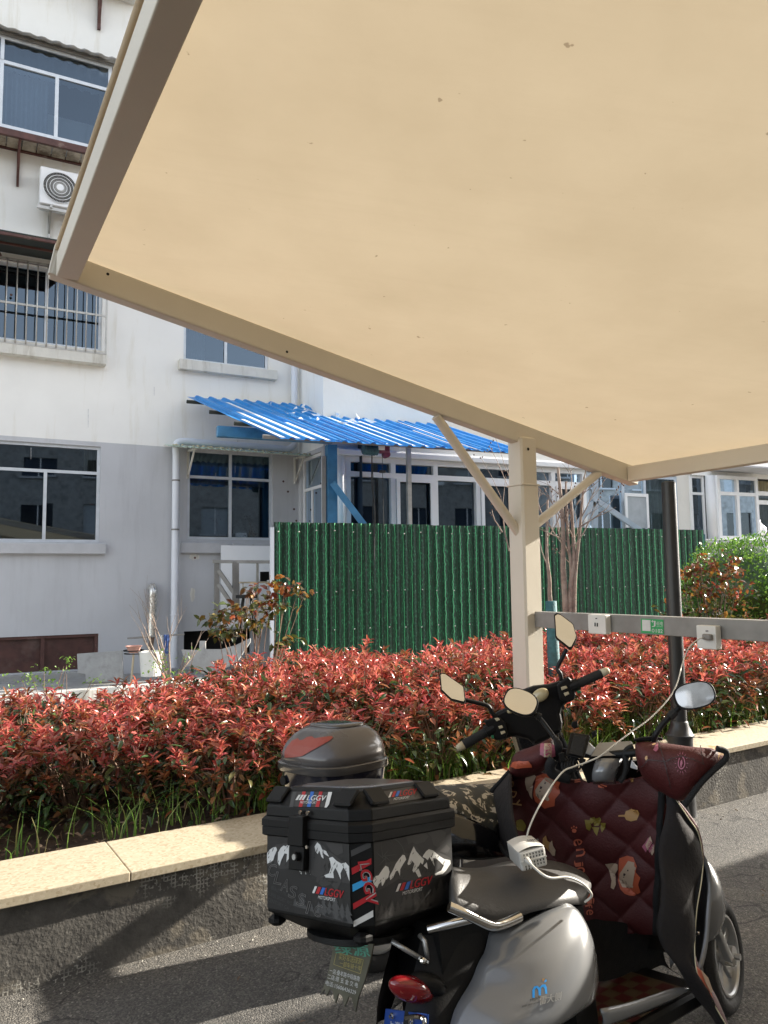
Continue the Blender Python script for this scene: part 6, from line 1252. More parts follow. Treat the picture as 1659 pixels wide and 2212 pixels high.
decal([Z3([(640, 790), (665, 770), (672, 810), (650, 835), (625, 820)])], pR, 'berry_print', 'ink_pink', mr, 8); decal([Z3([(615, 775), (640, 765), (650, 775), (620, 785)]), Z3([(560, 865), (575, 862), (577, 890), (562, 905), (552, 885)]), Z3([(1190, 805), (1215, 808), (1215, 830), (1245, 835), (1240, 858), (1210, 855), (1190, 895), (1193, 855)]), Z3([(1110, 790), (1190, 800), (1175, 822), (1130, 808)])], pR, 'crumb_print', 'ink_peach', mr, 8)
decal([Z2([(1025, 915), (1060, 905), (1050, 1015), (1015, 1000)]), Z2([(1110, 905), (1135, 915), (1140, 1005), (1105, 1018)])], pL, 'carton_print', 'ink_pink', ml, 8); decal([Z2([(1060, 905), (1112, 905), (1105, 1020), (1048, 1015)])], pL, 'carton_label', 'ink_cream', ml, 8)
text_on('MILK', Z2([(1072, 915)])[0], (-1.5, 20), (7.5, 0), bcast(mlb, .010), 'lettering', 'ink_deep', ml)
decal([Z2([(750, 1110), (770, 1075), (820, 1060), (860, 1065), (905, 1060), (930, 1085), (935, 1110), (860, 1115), (790, 1125)])], pL, 'mane_print', 'ink_orange', ml, 6)
# prints on the panel: plain cartoon lion heads, words, snacks
def Z4(l): return [(960+x*.23146, 1645.6+y*.23146) for x, y in l]
def C3(l): return [(1014.8+x*.3882, 1563.4+y*.3882) for x, y in l]
def blob(cx, cy, rx, ry, n=20, lob=0, amp=0., rot=0.): return [(cx+(rx*(1+amp*math.cos(lob*t))*math.cos(t))*math.cos(rot)-(ry*(1+amp*math.cos(lob*t))*math.sin(t))*math.sin(rot), cy+(rx*(1+amp*math.cos(lob*t))*math.cos(t))*math.sin(rot)+(ry*(1+amp*math.cos(lob*t))*math.sin(t))*math.cos(rot)) for t in [k*2*math.pi/n for k in range(n)]]
def lion(pts_mane, face, tail, eyes, ears):
    decal([pts_mane], Qd(.004), 'mane_print', 'ink_orange', main, 7); decal([tail]+ears, Qd(.005), 'tail_print', 'ink_cream', main, 7); decal([face], Qd(.006), 'face_print', 'ink_cream', main, 7); decal(eyes, Qd(.0072), 'face_marks', 'ink_dark', main, 5)
lion(Z4([(880, 120), (940, 98), (1000, 112), (1040, 100), (1085, 135), (1100, 180), (1078, 230), (1090, 285), (1055, 330), (1050, 395), (1000, 405), (960, 418), (925, 380), (880, 350), (862, 290), (868, 200)]), Z4([(905, 195), (960, 130), (1010, 140), (1035, 185), (1020, 250), (985, 330), (930, 330), (890, 290), (880, 240)]), Z4([(800, 90), (850, 80), (880, 120), (850, 190), (850, 270), (855, 330), (830, 300), (800, 240), (792, 160)]), [Z4(blob(962, 182, 6, 8, 8)), Z4(blob(926, 250, 5, 7, 8)), Z4([(925, 205), (945, 212), (935, 232), (922, 225)]), Z4([(905, 275), (909, 274), (918, 310), (914, 311)]), Z4([(897, 268), (900, 267), (906, 300), (903, 301)]), Z4([(945, 285), (950, 284), (945, 312), (941, 311)])], [Z4(blob(1020, 168, 16, 18, 10)), Z4(blob(993, 325, 14, 18, 10))])
lion(C3([(835, 745), (880, 728), (915, 735), (940, 780), (935, 810), (962, 840), (950, 880), (960, 925), (925, 945), (900, 940), (875, 930), (850, 905), (832, 860), (838, 810)]), C3([(860, 800), (890, 752), (925, 760), (932, 810), (920, 880), (900, 905), (860, 895), (838, 860), (845, 820)]), C3([(762, 770), (800, 768), (830, 775), (832, 800), (815, 830), (825, 880), (815, 905), (798, 895), (800, 860), (785, 820)]), [C3(blob(893, 800, 4, 5, 8)), C3(blob(870, 838, 3, 4, 8)), C3([(870, 815), (882, 820), (875, 832), (866, 828)]), C3([(858, 855), (861, 855), (866, 880), (863, 880)]), C3([(880, 860), (883, 860), (884, 878), (881, 878)])], [C3(blob(930, 790, 6, 8, 10)), C3(blob(915, 890, 7, 9, 10))])
decal([C3([(232, 245), (240, 218), (275, 210), (330, 215), (368, 240), (330, 245), (270, 250)])], Qd(.004), 'mane_print', 'ink_orange', main, 6)
def word(s, pts, m, h, tilt=0):
    for ch, (x, y, a) in zip(s, pts): ca, sa_ = math.cos(rad(a)), math.sin(rad(a)); text_on(ch, (x, y), (h*.78*ca, h*.78*sa_), (h*sa_, -h*ca), Qd(.006), 'letter', m, main, bold=1)
word('appy', [(1105, 1658, 100), (1100, 1680, 96), (1104, 1702, 96), (1111, 1728, 70)], 'ink_peach', 19)
word('enjoy', [(1243, 1808, 78), (1250, 1829, 82), (1248, 1850, 82), (1252, 1866, 78), (1250, 1888, 66)], 'ink_salmon', 19); word('life', [(1270, 1925, 90), (1273, 1935, 90), (1268, 1947, 75), (1272, 1958, 90)], 'ink_salmon', 15)
decal([Z4(blob(738, 573, 52, 62, 16, 5, .06)), C3([(655, 520), (678, 525), (690, 560), (680, 585), (665, 570)]), C3([(680, 515), (705, 508), (712, 530), (690, 545), (678, 535)]), C3([(712, 518), (730, 512), (738, 530), (725, 560), (700, 560), (700, 540)]), C3([(735, 545), (765, 545), (760, 570), (745, 595), (735, 570)]), C3([(690, 565), (730, 568), (722, 610), (705, 590)])], Qd(), 'food_print', 'ink_olive', main, 7)
decal([C3([(832, 503), (865, 503), (870, 485), (895, 478), (935, 480), (943, 500), (930, 535), (900, 540), (875, 530), (865, 513), (832, 511)]), Z4([(935, 700), (965, 672), (985, 720), (1010, 730), (990, 790), (1000, 830), (960, 790), (930, 755)]), C3([(892, 312), (905, 306), (907, 325), (893, 330)])], Qd(), 'food_print', 'ink_yellow', main, 7)
decal([Z4([(1000, 745), (1030, 710), (1040, 760), (1065, 800), (1050, 860), (1020, 865), (1000, 830), (995, 780)]), C3([(1015, 690), (1035, 660), (1035, 700), (1025, 720), (1018, 710)])], Qd(), 'cream_print', 'ink_cream', main, 7)
decal([C3([(965, 675), (985, 650), (1000, 625), (1010, 640), (995, 685), (990, 705)]), C3([(1003, 690), (1030, 655), (1034, 690), (1010, 705)])], Qd(), 'carton_print', 'ink_pink', main, 7); decal([C3([(985, 665), (1010, 618), (1025, 650), (1000, 692)])], Qd(.005), 'carton_label', 'ink_cream', main, 7)
text_on('MILK', C3([(1004, 640)])[0], (-2, 16), (8, 3), Qd(.007), 'lettering', 'ink_deep', main)
decal([Z4(blob(1245, 612, 22, 20, 12)), Z4(blob(1222, 585, 7, 9, 8)), Z4(blob(1243, 572, 7, 9, 8)), Z4(blob(1266, 582, 7, 9, 8)), Z4([(1230, 155), (1275, 150), (1276, 162), (1231, 166)]), Z4([(1228, 172), (1278, 170), (1279, 180), (1229, 184)]), Z4([(1440, 210), (1500, 230), (1495, 245), (1445, 228)]), Z4([(1470, 195), (1530, 215), (1525, 226), (1468, 208)])], Qd(), 'paw_print', 'ink_salmon', main, 6)

# ================================================================ CHARGER AND CABLES
C0 = W(1120, 1842, 2.27); ex = W(1176.5, 1828, 2.30)-C0; dn = W(1127.5, 1884, 2.275)-C0; bk_ = W(1094, 1818, 2.42)-C0
ch = thing('charger', C0+dn, 'white vented battery charger lying on the grey scooter seat', 'charger')
mb = MB(); mb.box(C0, ex, dn, bk_); mb.build('case', 'charger_white', ch, bevel=.006)
mb = MB(); up_ = -dn.normalized(); a_ = ex.normalized(); mb.add([C0+ex*t+bk_*s_+up_*(.008*math.sin(math.pi*t)) for s_ in (.02, .98) for t in [k/10 for k in range(11)]], [(k, k+1, k+12, k+11) for k in range(10)]); mb.build('lid', 'charger_white', ch, smooth=True)
cn = ex.cross(dn).normalized(); cn = cn if cn.dot(CAM-C0) > 0 else -cn
mb = MB()
for r_, (v, n0, n1) in enumerate(((.20, 1, 7), (.36, 1, 7), (.62, 2, 7), (.78, 1, 7), (.90, 1, 4))):
    for k in range(n0, n1+1):
        p = C0+ex*(.06+k*.115)+dn*v+cn*.0012; mb.add([p-ex*.02-dn*.05, p+ex*.02-dn*.05, p+ex*.02+dn*.05, p-ex*.02+dn*.05], [(0, 1, 2, 3)])
mb.build('vent_slots', 'dark_hole', ch, kind='stuff', flip=False)
mb = MB(); cs = bk_.cross(dn).normalized(); mb.bar(C0+dn*.52+cn*.001, C0+ex+dn*.50+cn*.001, .004, .003, cn); mb.build('seam', 'charger_white', ch)
mb = MB()
for k in range(7): p = C0+ex*(.62+.055*k)+bk_*(.42-.02*k)+up_*.0095; mb.bar(p, p+bk_*.11, .0018, .001, up_)
mb.build('top_slots', 'dark_hole', ch, kind='stuff')
plug = rpick(1528, 1375, .052); dpt = lambda p: p.y
cbp = [rpick(1520, 1377, .075), W(1505, 1383, plug.y-.08), W(1488, 1400, plug.y-.12), W(1475, 1430, plug.y-.16), W(1463, 1475, 3.3), W(1444, 1510, 3.15), W(1405, 1551, 3.0), W(1367, 1579, 2.88), W(1328, 1608, 2.74), W(1297, 1633, 2.68), W(1266, 1647, 2.66), W(1240, 1656, 2.64), W(1214, 1669, 2.6), W(1180, 1715, 2.5), W(1157, 1757, 2.45), W(1143, 1789, 2.42), W(1137, 1812, 2.42)]
cbl = thing('charging_cable', plug-V(0, 0, .03), 'white cable running from the rail socket over the handlebar to the charger', 'cable')
mb = MB(); mb.tube(curve_pts(cbp, 6), .0029, 8); mb.build('cord', 'cable_white', cbl, smooth=True)
mb = MB(); q = rpick(1528, 1376, .066); mb.bbox(q, R_DIR*.05, A_DIR*.028, V(0, 0, .032), .005); mb.build('plug', 'rail_steel', cbl)
oc = thing('output_cord', W(1190, 1898, 2.25), 'white output cord curling from the charger across the scooter seat', 'cord')
mb = MB(); mb.tube(curve_pts([C0+ex*.3+dn*.5, W(1141, 1861, 2.25), W(1168, 1886, 2.2), W(1191, 1897, 2.2), W(1226, 1895, 2.22), W(1256, 1907, 2.24), W(1274, 1925, 2.27), W(1277, 1937, 2.3), W(1264, 1948, 2.33)], 6), .0035, 8); mb.build('cord', 'cable_white', oc, smooth=True)
mb = MB(); mb.tube([W(1137, 1857, 2.262), W(1146, 1866, 2.245)], [.009, .006], 10); mb.build('strain_relief', 'cable_white', oc, smooth=True)

# ================================================================ TOP BOX ON THE REAR RACK
B = Frame(W(778.6, 1818.8, 2.05), 42.6, 8.07, -6.55); BW_, BL, BHt, BR = .438, .424, .208, .043
tbx = thing('top_box', B.w(BL/2, -BW_/2, -BHt-.04), 'black square top box with mountain graphics on the silver scooter rack', 'storage box')
def ring(c, i, ch=.045):
    x0, x1, y0, y1 = i, BL-i, -BW_+i, -i
    return [B.w(a, b, c) for a, b in ((x0, y1-ch), (x0, y0+ch), (x0+ch, y0), (x1-ch, y0), (x1, y0+ch), (x1, y1-ch), (x1-ch, y1), (x0+ch, y1))]
mb = MB(); mb.loft([ring(-BHt-.062, .11), ring(-BHt-.045, .075), ring(-BHt-.004, .012), ring(-BHt, .006), ring(-.003, .004)]); mb.build('case', 'box_plastic', tbx, bevel=.003)
mb = MB(); mb.loft([ring(-.008, .0), ring(-.004, -.006), ring(.017, -.006), ring(.0172, -.004), ring(.0185, -.004), ring(.0187, -.007), ring(.037, -.007), ring(.045, .0)]); mb.build('rim', 'box_plastic', tbx, bevel=.0015)
mb = MB(); mb.loft([ring(.045, .002), ring(.074, .004), ring(.116, .045), ring(.121, .06)]); lid = mb.build('lid', 'box_plastic', tbx, bevel=.003)
mb = MB(); mb.loft([ring(.1215, .075), ring(.125, .085)]); mb.build('lid_panel', 'box_grey', tbx, bevel=.001)
for (a, b) in ((.005, -.06), (.005, -BW_+.06), (BL-.03, -.02)):   # ribbed corner lugs on the lid
    pass
for c0_, s_ in ((( .028, -.075), 1), ((.028, -BW_+.075), -1), ((.30, -.028), 1), ((.09, -.028), 1)):
    mb = MB(); p = B.w(c0_[0], c0_[1], .1); n_ = (B.u*.7-(B.f if abs(c0_[0]-.028) < .01 else -B.s)*.7).normalized(); t_ = B.s if abs(c0_[0]-.028) < .01 else B.f
    mb.bbox(p+n_*.004, t_*.07, n_.cross(t_)*.055, n_*.012, .004); mb.build('lid_lug', 'box_plastic', tbx)
for sx in (0, 1):
    for sy in (0, 1):
        if sx == 1 and sy == 1: continue
        mb = MB(); p = B.w(.045 if sx == 0 else BL-.045, -.045 if sy == 0 else -BW_+.045, -BHt-.018); mb.bbox(p-B.u*.012, B.f*.045, B.s*.045, B.u*.03, .010); mb.build('corner_foot', 'box_plastic', tbx)
mb = MB(); mb.loft([[B.w(BL/2+.17*math.cos(t)*k_, -BW_/2+.17*math.sin(t)*k_, z_) for t in [q*2*math.pi/28 for q in range(28)]] for k_, z_ in ((.8, -BHt-.078), (.92, -BHt-.070), (.92, -BHt-.055), (.85, -BHt-.05))]); mb.build('mount_plate', 'black_plastic', tbx, smooth=40)
# latch with lock and screws
def BX(l): return [(548.5+x*.32638/1.0967, 1508.5+y*.32638/1.0967) for x, y in l]     # crop coordinates (scale .2976)
pRear = lambda o: (lambda x, y: B.pf(x, y, -o)); pSide = lambda o: (lambda x, y: B.ps(x, y, o))
def rearbar(l, o0, o1, nm, par, m='box_plastic', bev=.003):
    P_ = [B.pf(x, y, -o0) for x, y in BX(l)]; mb = MB(); mb.add(P_+[p-B.f*(o1-o0) for p in P_], [(0, 1, 2, 3), (7, 6, 5, 4), (0, 1, 5, 4), (1, 2, 6, 5), (2, 3, 7, 6), (3, 0, 4, 7)]); return mb.build(nm, m, par, bevel=bev)
la = rearbar([(300, 848), (400, 850), (398, 1072), (285, 1060)], .0, .024, 'latch', tbx)
rearbar([(288, 1062), (398, 1074), (392, 1248), (284, 1235)], .0, .018, 'latch_base', tbx)
c = B.pf(*BX([(318, 1147)])[0], -.02); mb = MB(); mb.tube([c, c-B.f*.012], .0115, 18); lk = mb.build('lock', 'box_plastic', tbx, smooth=40); mb = MB(); mb.tube([c-B.f*.012, c-B.f*.015], .0075, 16); mb.build('lock_face', 'dull_alloy', tbx)
for x, y, r_ in ((342, 828, .006), (396, 831, .006), (390, 1078, .0045)): c = B.pf(*BX([(x, y)])[0], -.004 if y < 900 else -.02); mb = MB(); mb.tube([c, c-B.f*.005], r_, 12); mb.build('screw', 'chrome', tbx)
# graphics ---------------- rear face
R1, R2, R3 = pRear(.0005-.0035), pRear(.0012-.0035), pRear(.0019-.0035)
def rd(l, m, nm, pk=None, par=tbx): return decal([BX(q) for q in l], pk or R2, nm, m, par)
def bezel(o): return lambda x, y: B.pf(x, y, .003-o)
R1, R2, R3 = bezel(.0008), bezel(.0016), bezel(.0024)
rd([[(97, 1000), (270, 1005), (268, 1235), (95, 1180)], [(400, 1030), (690, 1035), (705, 1640), (520, 1600), (440, 1400), (398, 1260)], [(96, 1200), (284, 1236), (396, 1262), (520, 1602), (98, 1520)]], 'ink_blackish', 'rear_sticker', R1)
rd([[(470, 1240), (500, 1270), (540, 1330), (600, 1340), (640, 1320), (600, 1400), (560, 1350), (500, 1370), (450, 1330)], [(520, 1050), (640, 1060), (650, 1120), (600, 1140), (560, 1110)], [(500, 1380), (560, 1420), (470, 1400)]], 'ink_grey', 'camo_patch', R2)
mts = [[(95, 1125), (115, 1098), (135, 1085), (160, 1078), (168, 1100), (150, 1140), (140, 1175), (120, 1190), (96, 1200)], [(175, 1120), (195, 1085), (215, 1068), (235, 1075), (262, 1018), (268, 1075), (282, 1110), (280, 1150), (262, 1210), (252, 1165), (235, 1190), (240, 1130), (222, 1125), (200, 1170), (185, 1215), (172, 1190)],
       [(440, 1075), (460, 1045), (480, 1062), (495, 1095), (525, 1110), (545, 1150), (520, 1135), (500, 1120), (505, 1165), (490, 1150), (475, 1105), (462, 1130), (448, 1110)], [(545, 1160), (570, 1150), (600, 1180), (635, 1200), (665, 1190), (690, 1220), (694, 1330), (668, 1255), (650, 1225), (628, 1270), (632, 1320), (608, 1260), (590, 1230), (575, 1262), (580, 1305), (548, 1302), (480, 1298), (545, 1270), (560, 1225), (555, 1190)], [(330, 1250), (345, 1258), (348, 1278), (335, 1272)], [(372, 1250), (382, 1280), (374, 1278)], [(400, 1245), (410, 1282), (418, 1290), (408, 1280)]]
rd([[(96, 1110), (160, 1062), (235, 1050), (262, 1010), (290, 1080), (286, 1230), (200, 1240), (96, 1215)], [(400, 1080), (458, 1030), (545, 1110), (640, 1180), (694, 1210), (696, 1345), (600, 1330), (500, 1320), (400, 1270)]], 'ink_grey', 'far_ridge', bezel(.0013))
rd(mts, 'ink_white', 'mountain_graphic')
def ridges(polys, dx_, seed):
    random.seed(seed); out = []
    for q in polys:
        xs = [p[0] for p in q]; ys = [p[1] for p in q]
        for k in range(int((max(xs)-min(xs))/9)+1):
            x = random.uniform(min(xs), max(xs)); y = random.uniform(min(ys), max(ys)-5); l = random.uniform(12, 38); s_ = dx_*random.uniform(.4, 1.2); out.append([(x, y), (x+s_*l*.5+2.5, y+l*.55), (x+s_*l, y+l), (x+s_*l*.5-2.5, y+l*.5)])
    return out
rd(ridges(mts, -.5, 3), 'ink_blackish', 'ridge_shade', R3)
def fir(x, y, h, sk=0): w_ = h*.34; return [(x, y-h), (x+w_*.35, y-h*.68), (x+w_*.2, y-h*.68), (x+w_*.7, y-h*.38), (x+w_*.35, y-h*.38), (x+w_, y+sk*w_), (x-w_, y-sk*w_), (x-w_*.35, y-h*.38), (x-w_*.7, y-h*.38), (x-w_*.2, y-h*.68), (x-w_*.35, y-h*.68)]
rd([fir(x, 1530+(x-400)*.32+10, h, .25) for x, h in ((420, 60), (470, 90), (505, 130), (550, 120), (590, 170), (640, 130), (680, 140), (350, 120), (300, 60))], 'ink_midgrey', 'forest_graphic', R2)
def chars(s, pts, m, h, pk, par, w_=.62, ang=0, outline=0., skew=.18, nm='letter'):
    ca, sa_ = math.cos(rad(ang)), math.sin(rad(ang))
    for c_, (x, y) in zip(s, pts):
        X, Y = BX([(x, y)])[0]; hh = h*.2976; ww = hh*w_*(.35 if c_ == 'I' else 1); text_on(c_, (X, Y), (ww*ca, ww*sa_), (hh*(sa_*1+skew*ca), -hh*(ca-skew*sa_)), pk, nm, m, par, outline=outline)
chars('CLASSIC', [(92, 1285), (140, 1345), (190, 1395), (243, 1445), (305, 1500), (372, 1560), (425, 1580)], 'ink_soft', 92, R3, tbx, .62, 12, .017, .05)
for s, x, y, w_ in (('BEAUTY MOTO', 125, 1385, 160), ('SUPER SPORT WO', 100, 1425, 190), ('CENTURY GA', 100, 1470, 165)): X, Y = BX([(x, y)])[0]; text_on(s, (X, Y), (w_*.2976*.92, w_*.2976*.42), (1.2, -26*.2976), R2, 'lettering', 'ink_midgrey', tbx)
def logo(x, y, w_, h, sk, pk, par, sub=True, col='ink_red'):     # slashes + word; sk = baseline slope
    def T(u, v): return (x+u*w_+v*h*.22, y+u*w_*sk-v*h)
    decal([BX([T(0, .05), T(.07, .05), T(.11, .95), T(.04, .95)])], pk, 'logo_slash', 'ink_white', par); decal([BX([T(.11, .05), T(.21, .05), T(.25, .95), T(.15, .95)])], pk, 'logo_slash', 'ink_red', par); decal([BX([T(.24, .05), T(.34, .05), T(.38, .95), T(.28, .95)])], pk, 'logo_slash', 'ink_blue', par)
    X, Y = BX([T(.40, 0)])[0]; text_on('LGGV', (X, Y), (w_*.58*.2976, w_*.58*sk*.2976), (h*.2*.2976, -h*.2976), pk, 'lettering', col, par, bold=1)
    if sub: X, Y = BX([T(.22, -.55)])[0]; text_on('MOTORSPORT', (X, Y), (w_*.55*.2976, w_*.55*sk*.2976), (h*.06*.2976, -h*.42*.2976), pk, 'lettering', 'ink_white', par)
logo(422, 1415, 225, 56, .17, R3, tbx)
decal([BX([(262, 672), (560, 672), (525, 795), (258, 782)])], None or (lambda x, y: None), 'x', 'ink_white', tbx)
# lid badge on the sloping rear face
lr = ring(.074, .004); lr2 = ring(.116, .045); nL = (lr2[0]-lr[0]).cross(lr[1]-lr[0]).normalized(); nL = nL if nL.dot(CAM-lr[0]) > 0 else -nL
def pLid(o): return lambda x, y: onplane(x, y, lr[0]+nL*o, nL)
rdl = lambda l, m, nm, o: decal([BX(q) for q in l], pLid(o), nm, m, tbx)
rdl([[(275, 677), (568, 680), (530, 792), (258, 784)]], 'ink_grey', 'lid_sticker', .001)
for x, m in ((285, 'ink_midgrey'), (352, 'ink_red'), (412, 'ink_blue'), (474, 'ink_red')): rdl([[(x, 677), (x+25, 677), (x-2, 788), (x-28, 787)]], m, 'badge_stripe', .0018)
rdl([[(540, 680), (568, 680), (545, 770), (528, 793), (512, 792)]], 'ink_white', 'badge_stripe', .0018)
for k in range(3): rdl([[(325+k*22, 700), (341+k*22, 700), (317+k*22, 738), (301+k*22, 738)]], 'ink_white', 'badge_slash', .0026)
X, Y = BX([(382, 740)])[0]; text_on('LGGV', (X, Y), (130*.2976, 1), (5, -38*.2976), pLid(.0028), 'lettering', 'ink_white', tbx, bold=1); X, Y = BX([(335, 763)])[0]; text_on('MOTORSPORT', (X, Y), (118*.2976, 1), (1, -17*.2976), pLid(.0028), 'lettering', 'ink_white', tbx)
# chamfer stripe with upright lettering
cA, cB = B.w(.007, -.052, 0), B.w(.052, -.007, 0); nC = (cB-cA).cross(B.u).normalized(); nC = nC if nC.dot(CAM-cA) > 0 else -nC
def pCh(o): return lambda x, y: onplane(x, y, cA+nC*(o+.004), nC)
for l, m in (([(703, 1105), (848, 1038), (849, 1082), (706, 1150)], 'ink_midgrey'), ([(708, 1232), (852, 1160), (853, 1203), (712, 1282)], 'ink_red'), ([(714, 1352), (855, 1288), (856, 1330), (717, 1405)], 'ink_sky'), ([(719, 1490), (860, 1412), (861, 1450), (722, 1533)], 'ink_red'), ([(722, 1618), (865, 1538), (867, 1585), (724, 1660)], 'ink_white')): decal([BX(l)], pCh(.002), 'corner_stripe', m, tbx)
X, Y = BX([(752, 1190)])[0]; text_on('LGGV', (X, Y), (72*.2976, 315*.2976), (82*.2976, -3), pCh(.0032), 'lettering', 'ink_white', tbx, outline=.045); text_on('LGGV', (X, Y), (72*.2976, 315*.2976), (82*.2976, -3), pCh(.0042), 'lettering', 'ink_red', tbx, bold=1)
# side face
def pS(o): return lambda x, y: B.ps(x, y, -.004+o)
sd_ = lambda l, m, nm, o: decal([BX(q) for q in l], pS(o), nm, m, tbx)
sd_([[(868, 1010), (1430, 930), (1452, 1480), (882, 1620)]], 'ink_blackish', 'side_sticker', .0012)
sd_([[(1105, 1010), (1180, 985), (1240, 975), (1270, 1000), (1240, 1040), (1180, 1060), (1150, 1045), (1120, 1060)], [(1260, 975), (1350, 950), (1395, 975), (1380, 1040), (1330, 1080), (1300, 1060), (1290, 1010)], [(1345, 1110), (1400, 1060), (1425, 1090), (1400, 1130)]], 'ink_grey', 'camo_patch', .002)
star = []
for k in range(8): t = k*math.pi/4+.2; r_ = 115 if k % 2 == 0 else 70; star.append([(945+r_*math.cos(t), 1155-r_*math.sin(t)*1.05), (945+16*math.cos(t+.8), 1155-16*math.sin(t+.8)), (945+10*math.cos(t+2.2), 1155-10*math.sin(t+2.2))])
star += frame_px([(945+150*math.cos(t), 1150-150*math.sin(t)) for t in [k*2*math.pi/40 for k in range(40)]], 2.2)
star = [q for q in star if all(x > 872 for x, y in q)]
sd_(star, 'ink_midgrey', 'compass_graphic', .002)
sd_([[(862, 1300), (905, 1262), (955, 1195), (1030, 1180), (1085, 1115), (1125, 1130), (1160, 1060), (1225, 1130), (1275, 1080), (1345, 1120), (1432, 1160), (1432, 1260), (1330, 1310), (1240, 1290), (1150, 1330), (1050, 1310), (960, 1370), (880, 1400)]], 'ink_grey', 'far_ridge', .0018)
sd_([[(862, 1320), (885, 1290), (905, 1285), (935, 1240), (955, 1215), (975, 1225), (985, 1260), (975, 1300), (950, 1330), (930, 1370), (925, 1330), (905, 1350), (895, 1378), (870, 1350)], [(985, 1290), (1010, 1245), (1030, 1200), (1055, 1165), (1080, 1135), (1095, 1140), (1105, 1170), (1085, 1200), (1062, 1240), (1060, 1290), (1045, 1250), (1030, 1255), (1010, 1300), (990, 1320)], [(1115, 1200), (1135, 1130), (1160, 1075), (1178, 1110), (1200, 1135), (1215, 1150), (1235, 1170), (1225, 1210), (1210, 1190), (1190, 1230), (1160, 1265), (1150, 1250), (1165, 1200), (1150, 1180), (1135, 1205), (1120, 1210)], [(1170, 1255), (1195, 1235), (1215, 1290), (1195, 1300)], [(1222, 1150), (1250, 1110), (1270, 1095), (1300, 1105), (1330, 1130), (1355, 1150), (1380, 1165), (1425, 1175), (1428, 1200), (1395, 1250), (1370, 1275), (1320, 1285), (1310, 1275), (1360, 1250), (1378, 1215), (1350, 1185), (1320, 1160), (1300, 1160), (1312, 1220), (1290, 1180), (1275, 1150), (1262, 1175), (1245, 1160)], [(1232, 1215), (1255, 1190), (1262, 1240)]], 'ink_white', 'mountain_graphic', .0024)
sd_(ridges([[(870, 1290), (990, 1370)], [(990, 1150), (1100, 1300)], [(1115, 1090), (1235, 1260)], [(1225, 1110), (1425, 1270)]], -.6, 5), 'ink_blackish', 'ridge_shade', .0030)
sd_([fir(x, y, h, -.25) for x, y, h in ((925, 1600, 110), (960, 1590, 90), (1000, 1580, 120), (1045, 1570, 100), (1090, 1560, 130), (1130, 1545, 150), (1180, 1535, 160), (1225, 1525, 120), (1270, 1515, 110), (1310, 1505, 140), (1355, 1495, 190), (1400, 1480, 150), (1430, 1475, 120))], 'ink_grey', 'forest_graphic', .0022)
logo(1028, 1408, 262, 62, -.235, pS(.0032), tbx)
# lid side panel
ls, ls2 = ring(.074, .004), ring(.116, .045); nS = (ls2[6]-ls[6]).cross(ls[7]-ls[6]).normalized(); nS = nS if nS.dot(CAM-ls[6]) > 0 else -nS
def pLs(o): return lambda x, y: onplane(x, y, ls[6]+nS*o, nS)
decal([BX([(905, 785), (860, 690), (1300, 612), (1340, 700)])], pLs(.0012), 'lid_side_sticker', 'ink_grey', tbx)
decal([BX(fir(x, 782-(x-905)*.19, h, -.15)) for x, h in ((915, 60), (935, 80), (960, 55), (1120, 60), (1150, 80), (1200, 95), (1240, 90), (1275, 85), (1310, 60))], pLs(.002), 'forest_graphic', 'ink_midgrey', tbx)
logo(975, 722, 205, 44, -.13, pLs(.003), tbx)

# ================================================================ SECOND SCOOTER BEHIND
T = Frame(V(1.02, 3.98, 0), 58, 7); D2 = 3.42
sc2 = thing('black_scooter', T.w(-.6, 0, 0), 'black electric scooter with pointed mirrors and camouflage seat parked behind the silver one', 'scooter')
wheel(T, 0, .2, .2, .09, sc2, 'front_wheel', steer=-.5); wheel(T, -1.25, .2, .2, .09, sc2, 'rear_wheel')
rings = []
for f, hw_, z0, z1 in ((-1.5, .05, .5, .58), (-1.4, .11, .42, .64), (-1.2, .15, .36, .66), (-1.0, .16, .3, .64), (-.88, .14, .24, .6), (-.84, .1, .22, .5)):
    rings.append([T.w(f, hw_*math.cos(t)*(1 if True else 0), (z0+z1)/2+(z1-z0)/2*math.sin(t)) for t in [k*2*math.pi/20 for k in range(20)]])
mb = MB(); mb.loft(rings); mb.build('body', 'black_gloss', sc2, smooth=True, sub=1)
mb = MB(); mb.bbox(T.w(-.6, 0, .25), T.f*.6, T.s*.34, T.u*.06, .02); mb.build('floorboard', 'black_plastic', sc2)
rows = [[T.w(-.28+.24*v+.07*math.cos(u*1.5)-.0, .21*u*(1-.25*abs(v-.5)), .22+.66*(1-v)) for u in [-1+k/5 for k in range(11)]] for v in [k/10 for k in range(11)]]
mb = MB(); mb.grid(rows); mb.build('leg_shield', 'black_gloss', sc2, smooth=True, solid=.02)
mb = MB(); mb.tube([T.w(-.02, 0, .22), T.w(-.12, 0, .6), T.w(-.22, 0, .95)], [.03, .035, .04], 10); mb.build('steering_column', 'black_plastic', sc2)
rows = []
for i in range(13): t = rad(10+i*160/12); rows.append([T.w(.0-.23*math.cos(t), s_, .2+.23*math.sin(t)) for s_ in (-.07, -.04, 0, .04, .07)])
mb = MB(); mb.grid(rows); mb.build('front_fender', 'black_gloss', sc2, smooth=True, solid=.005)
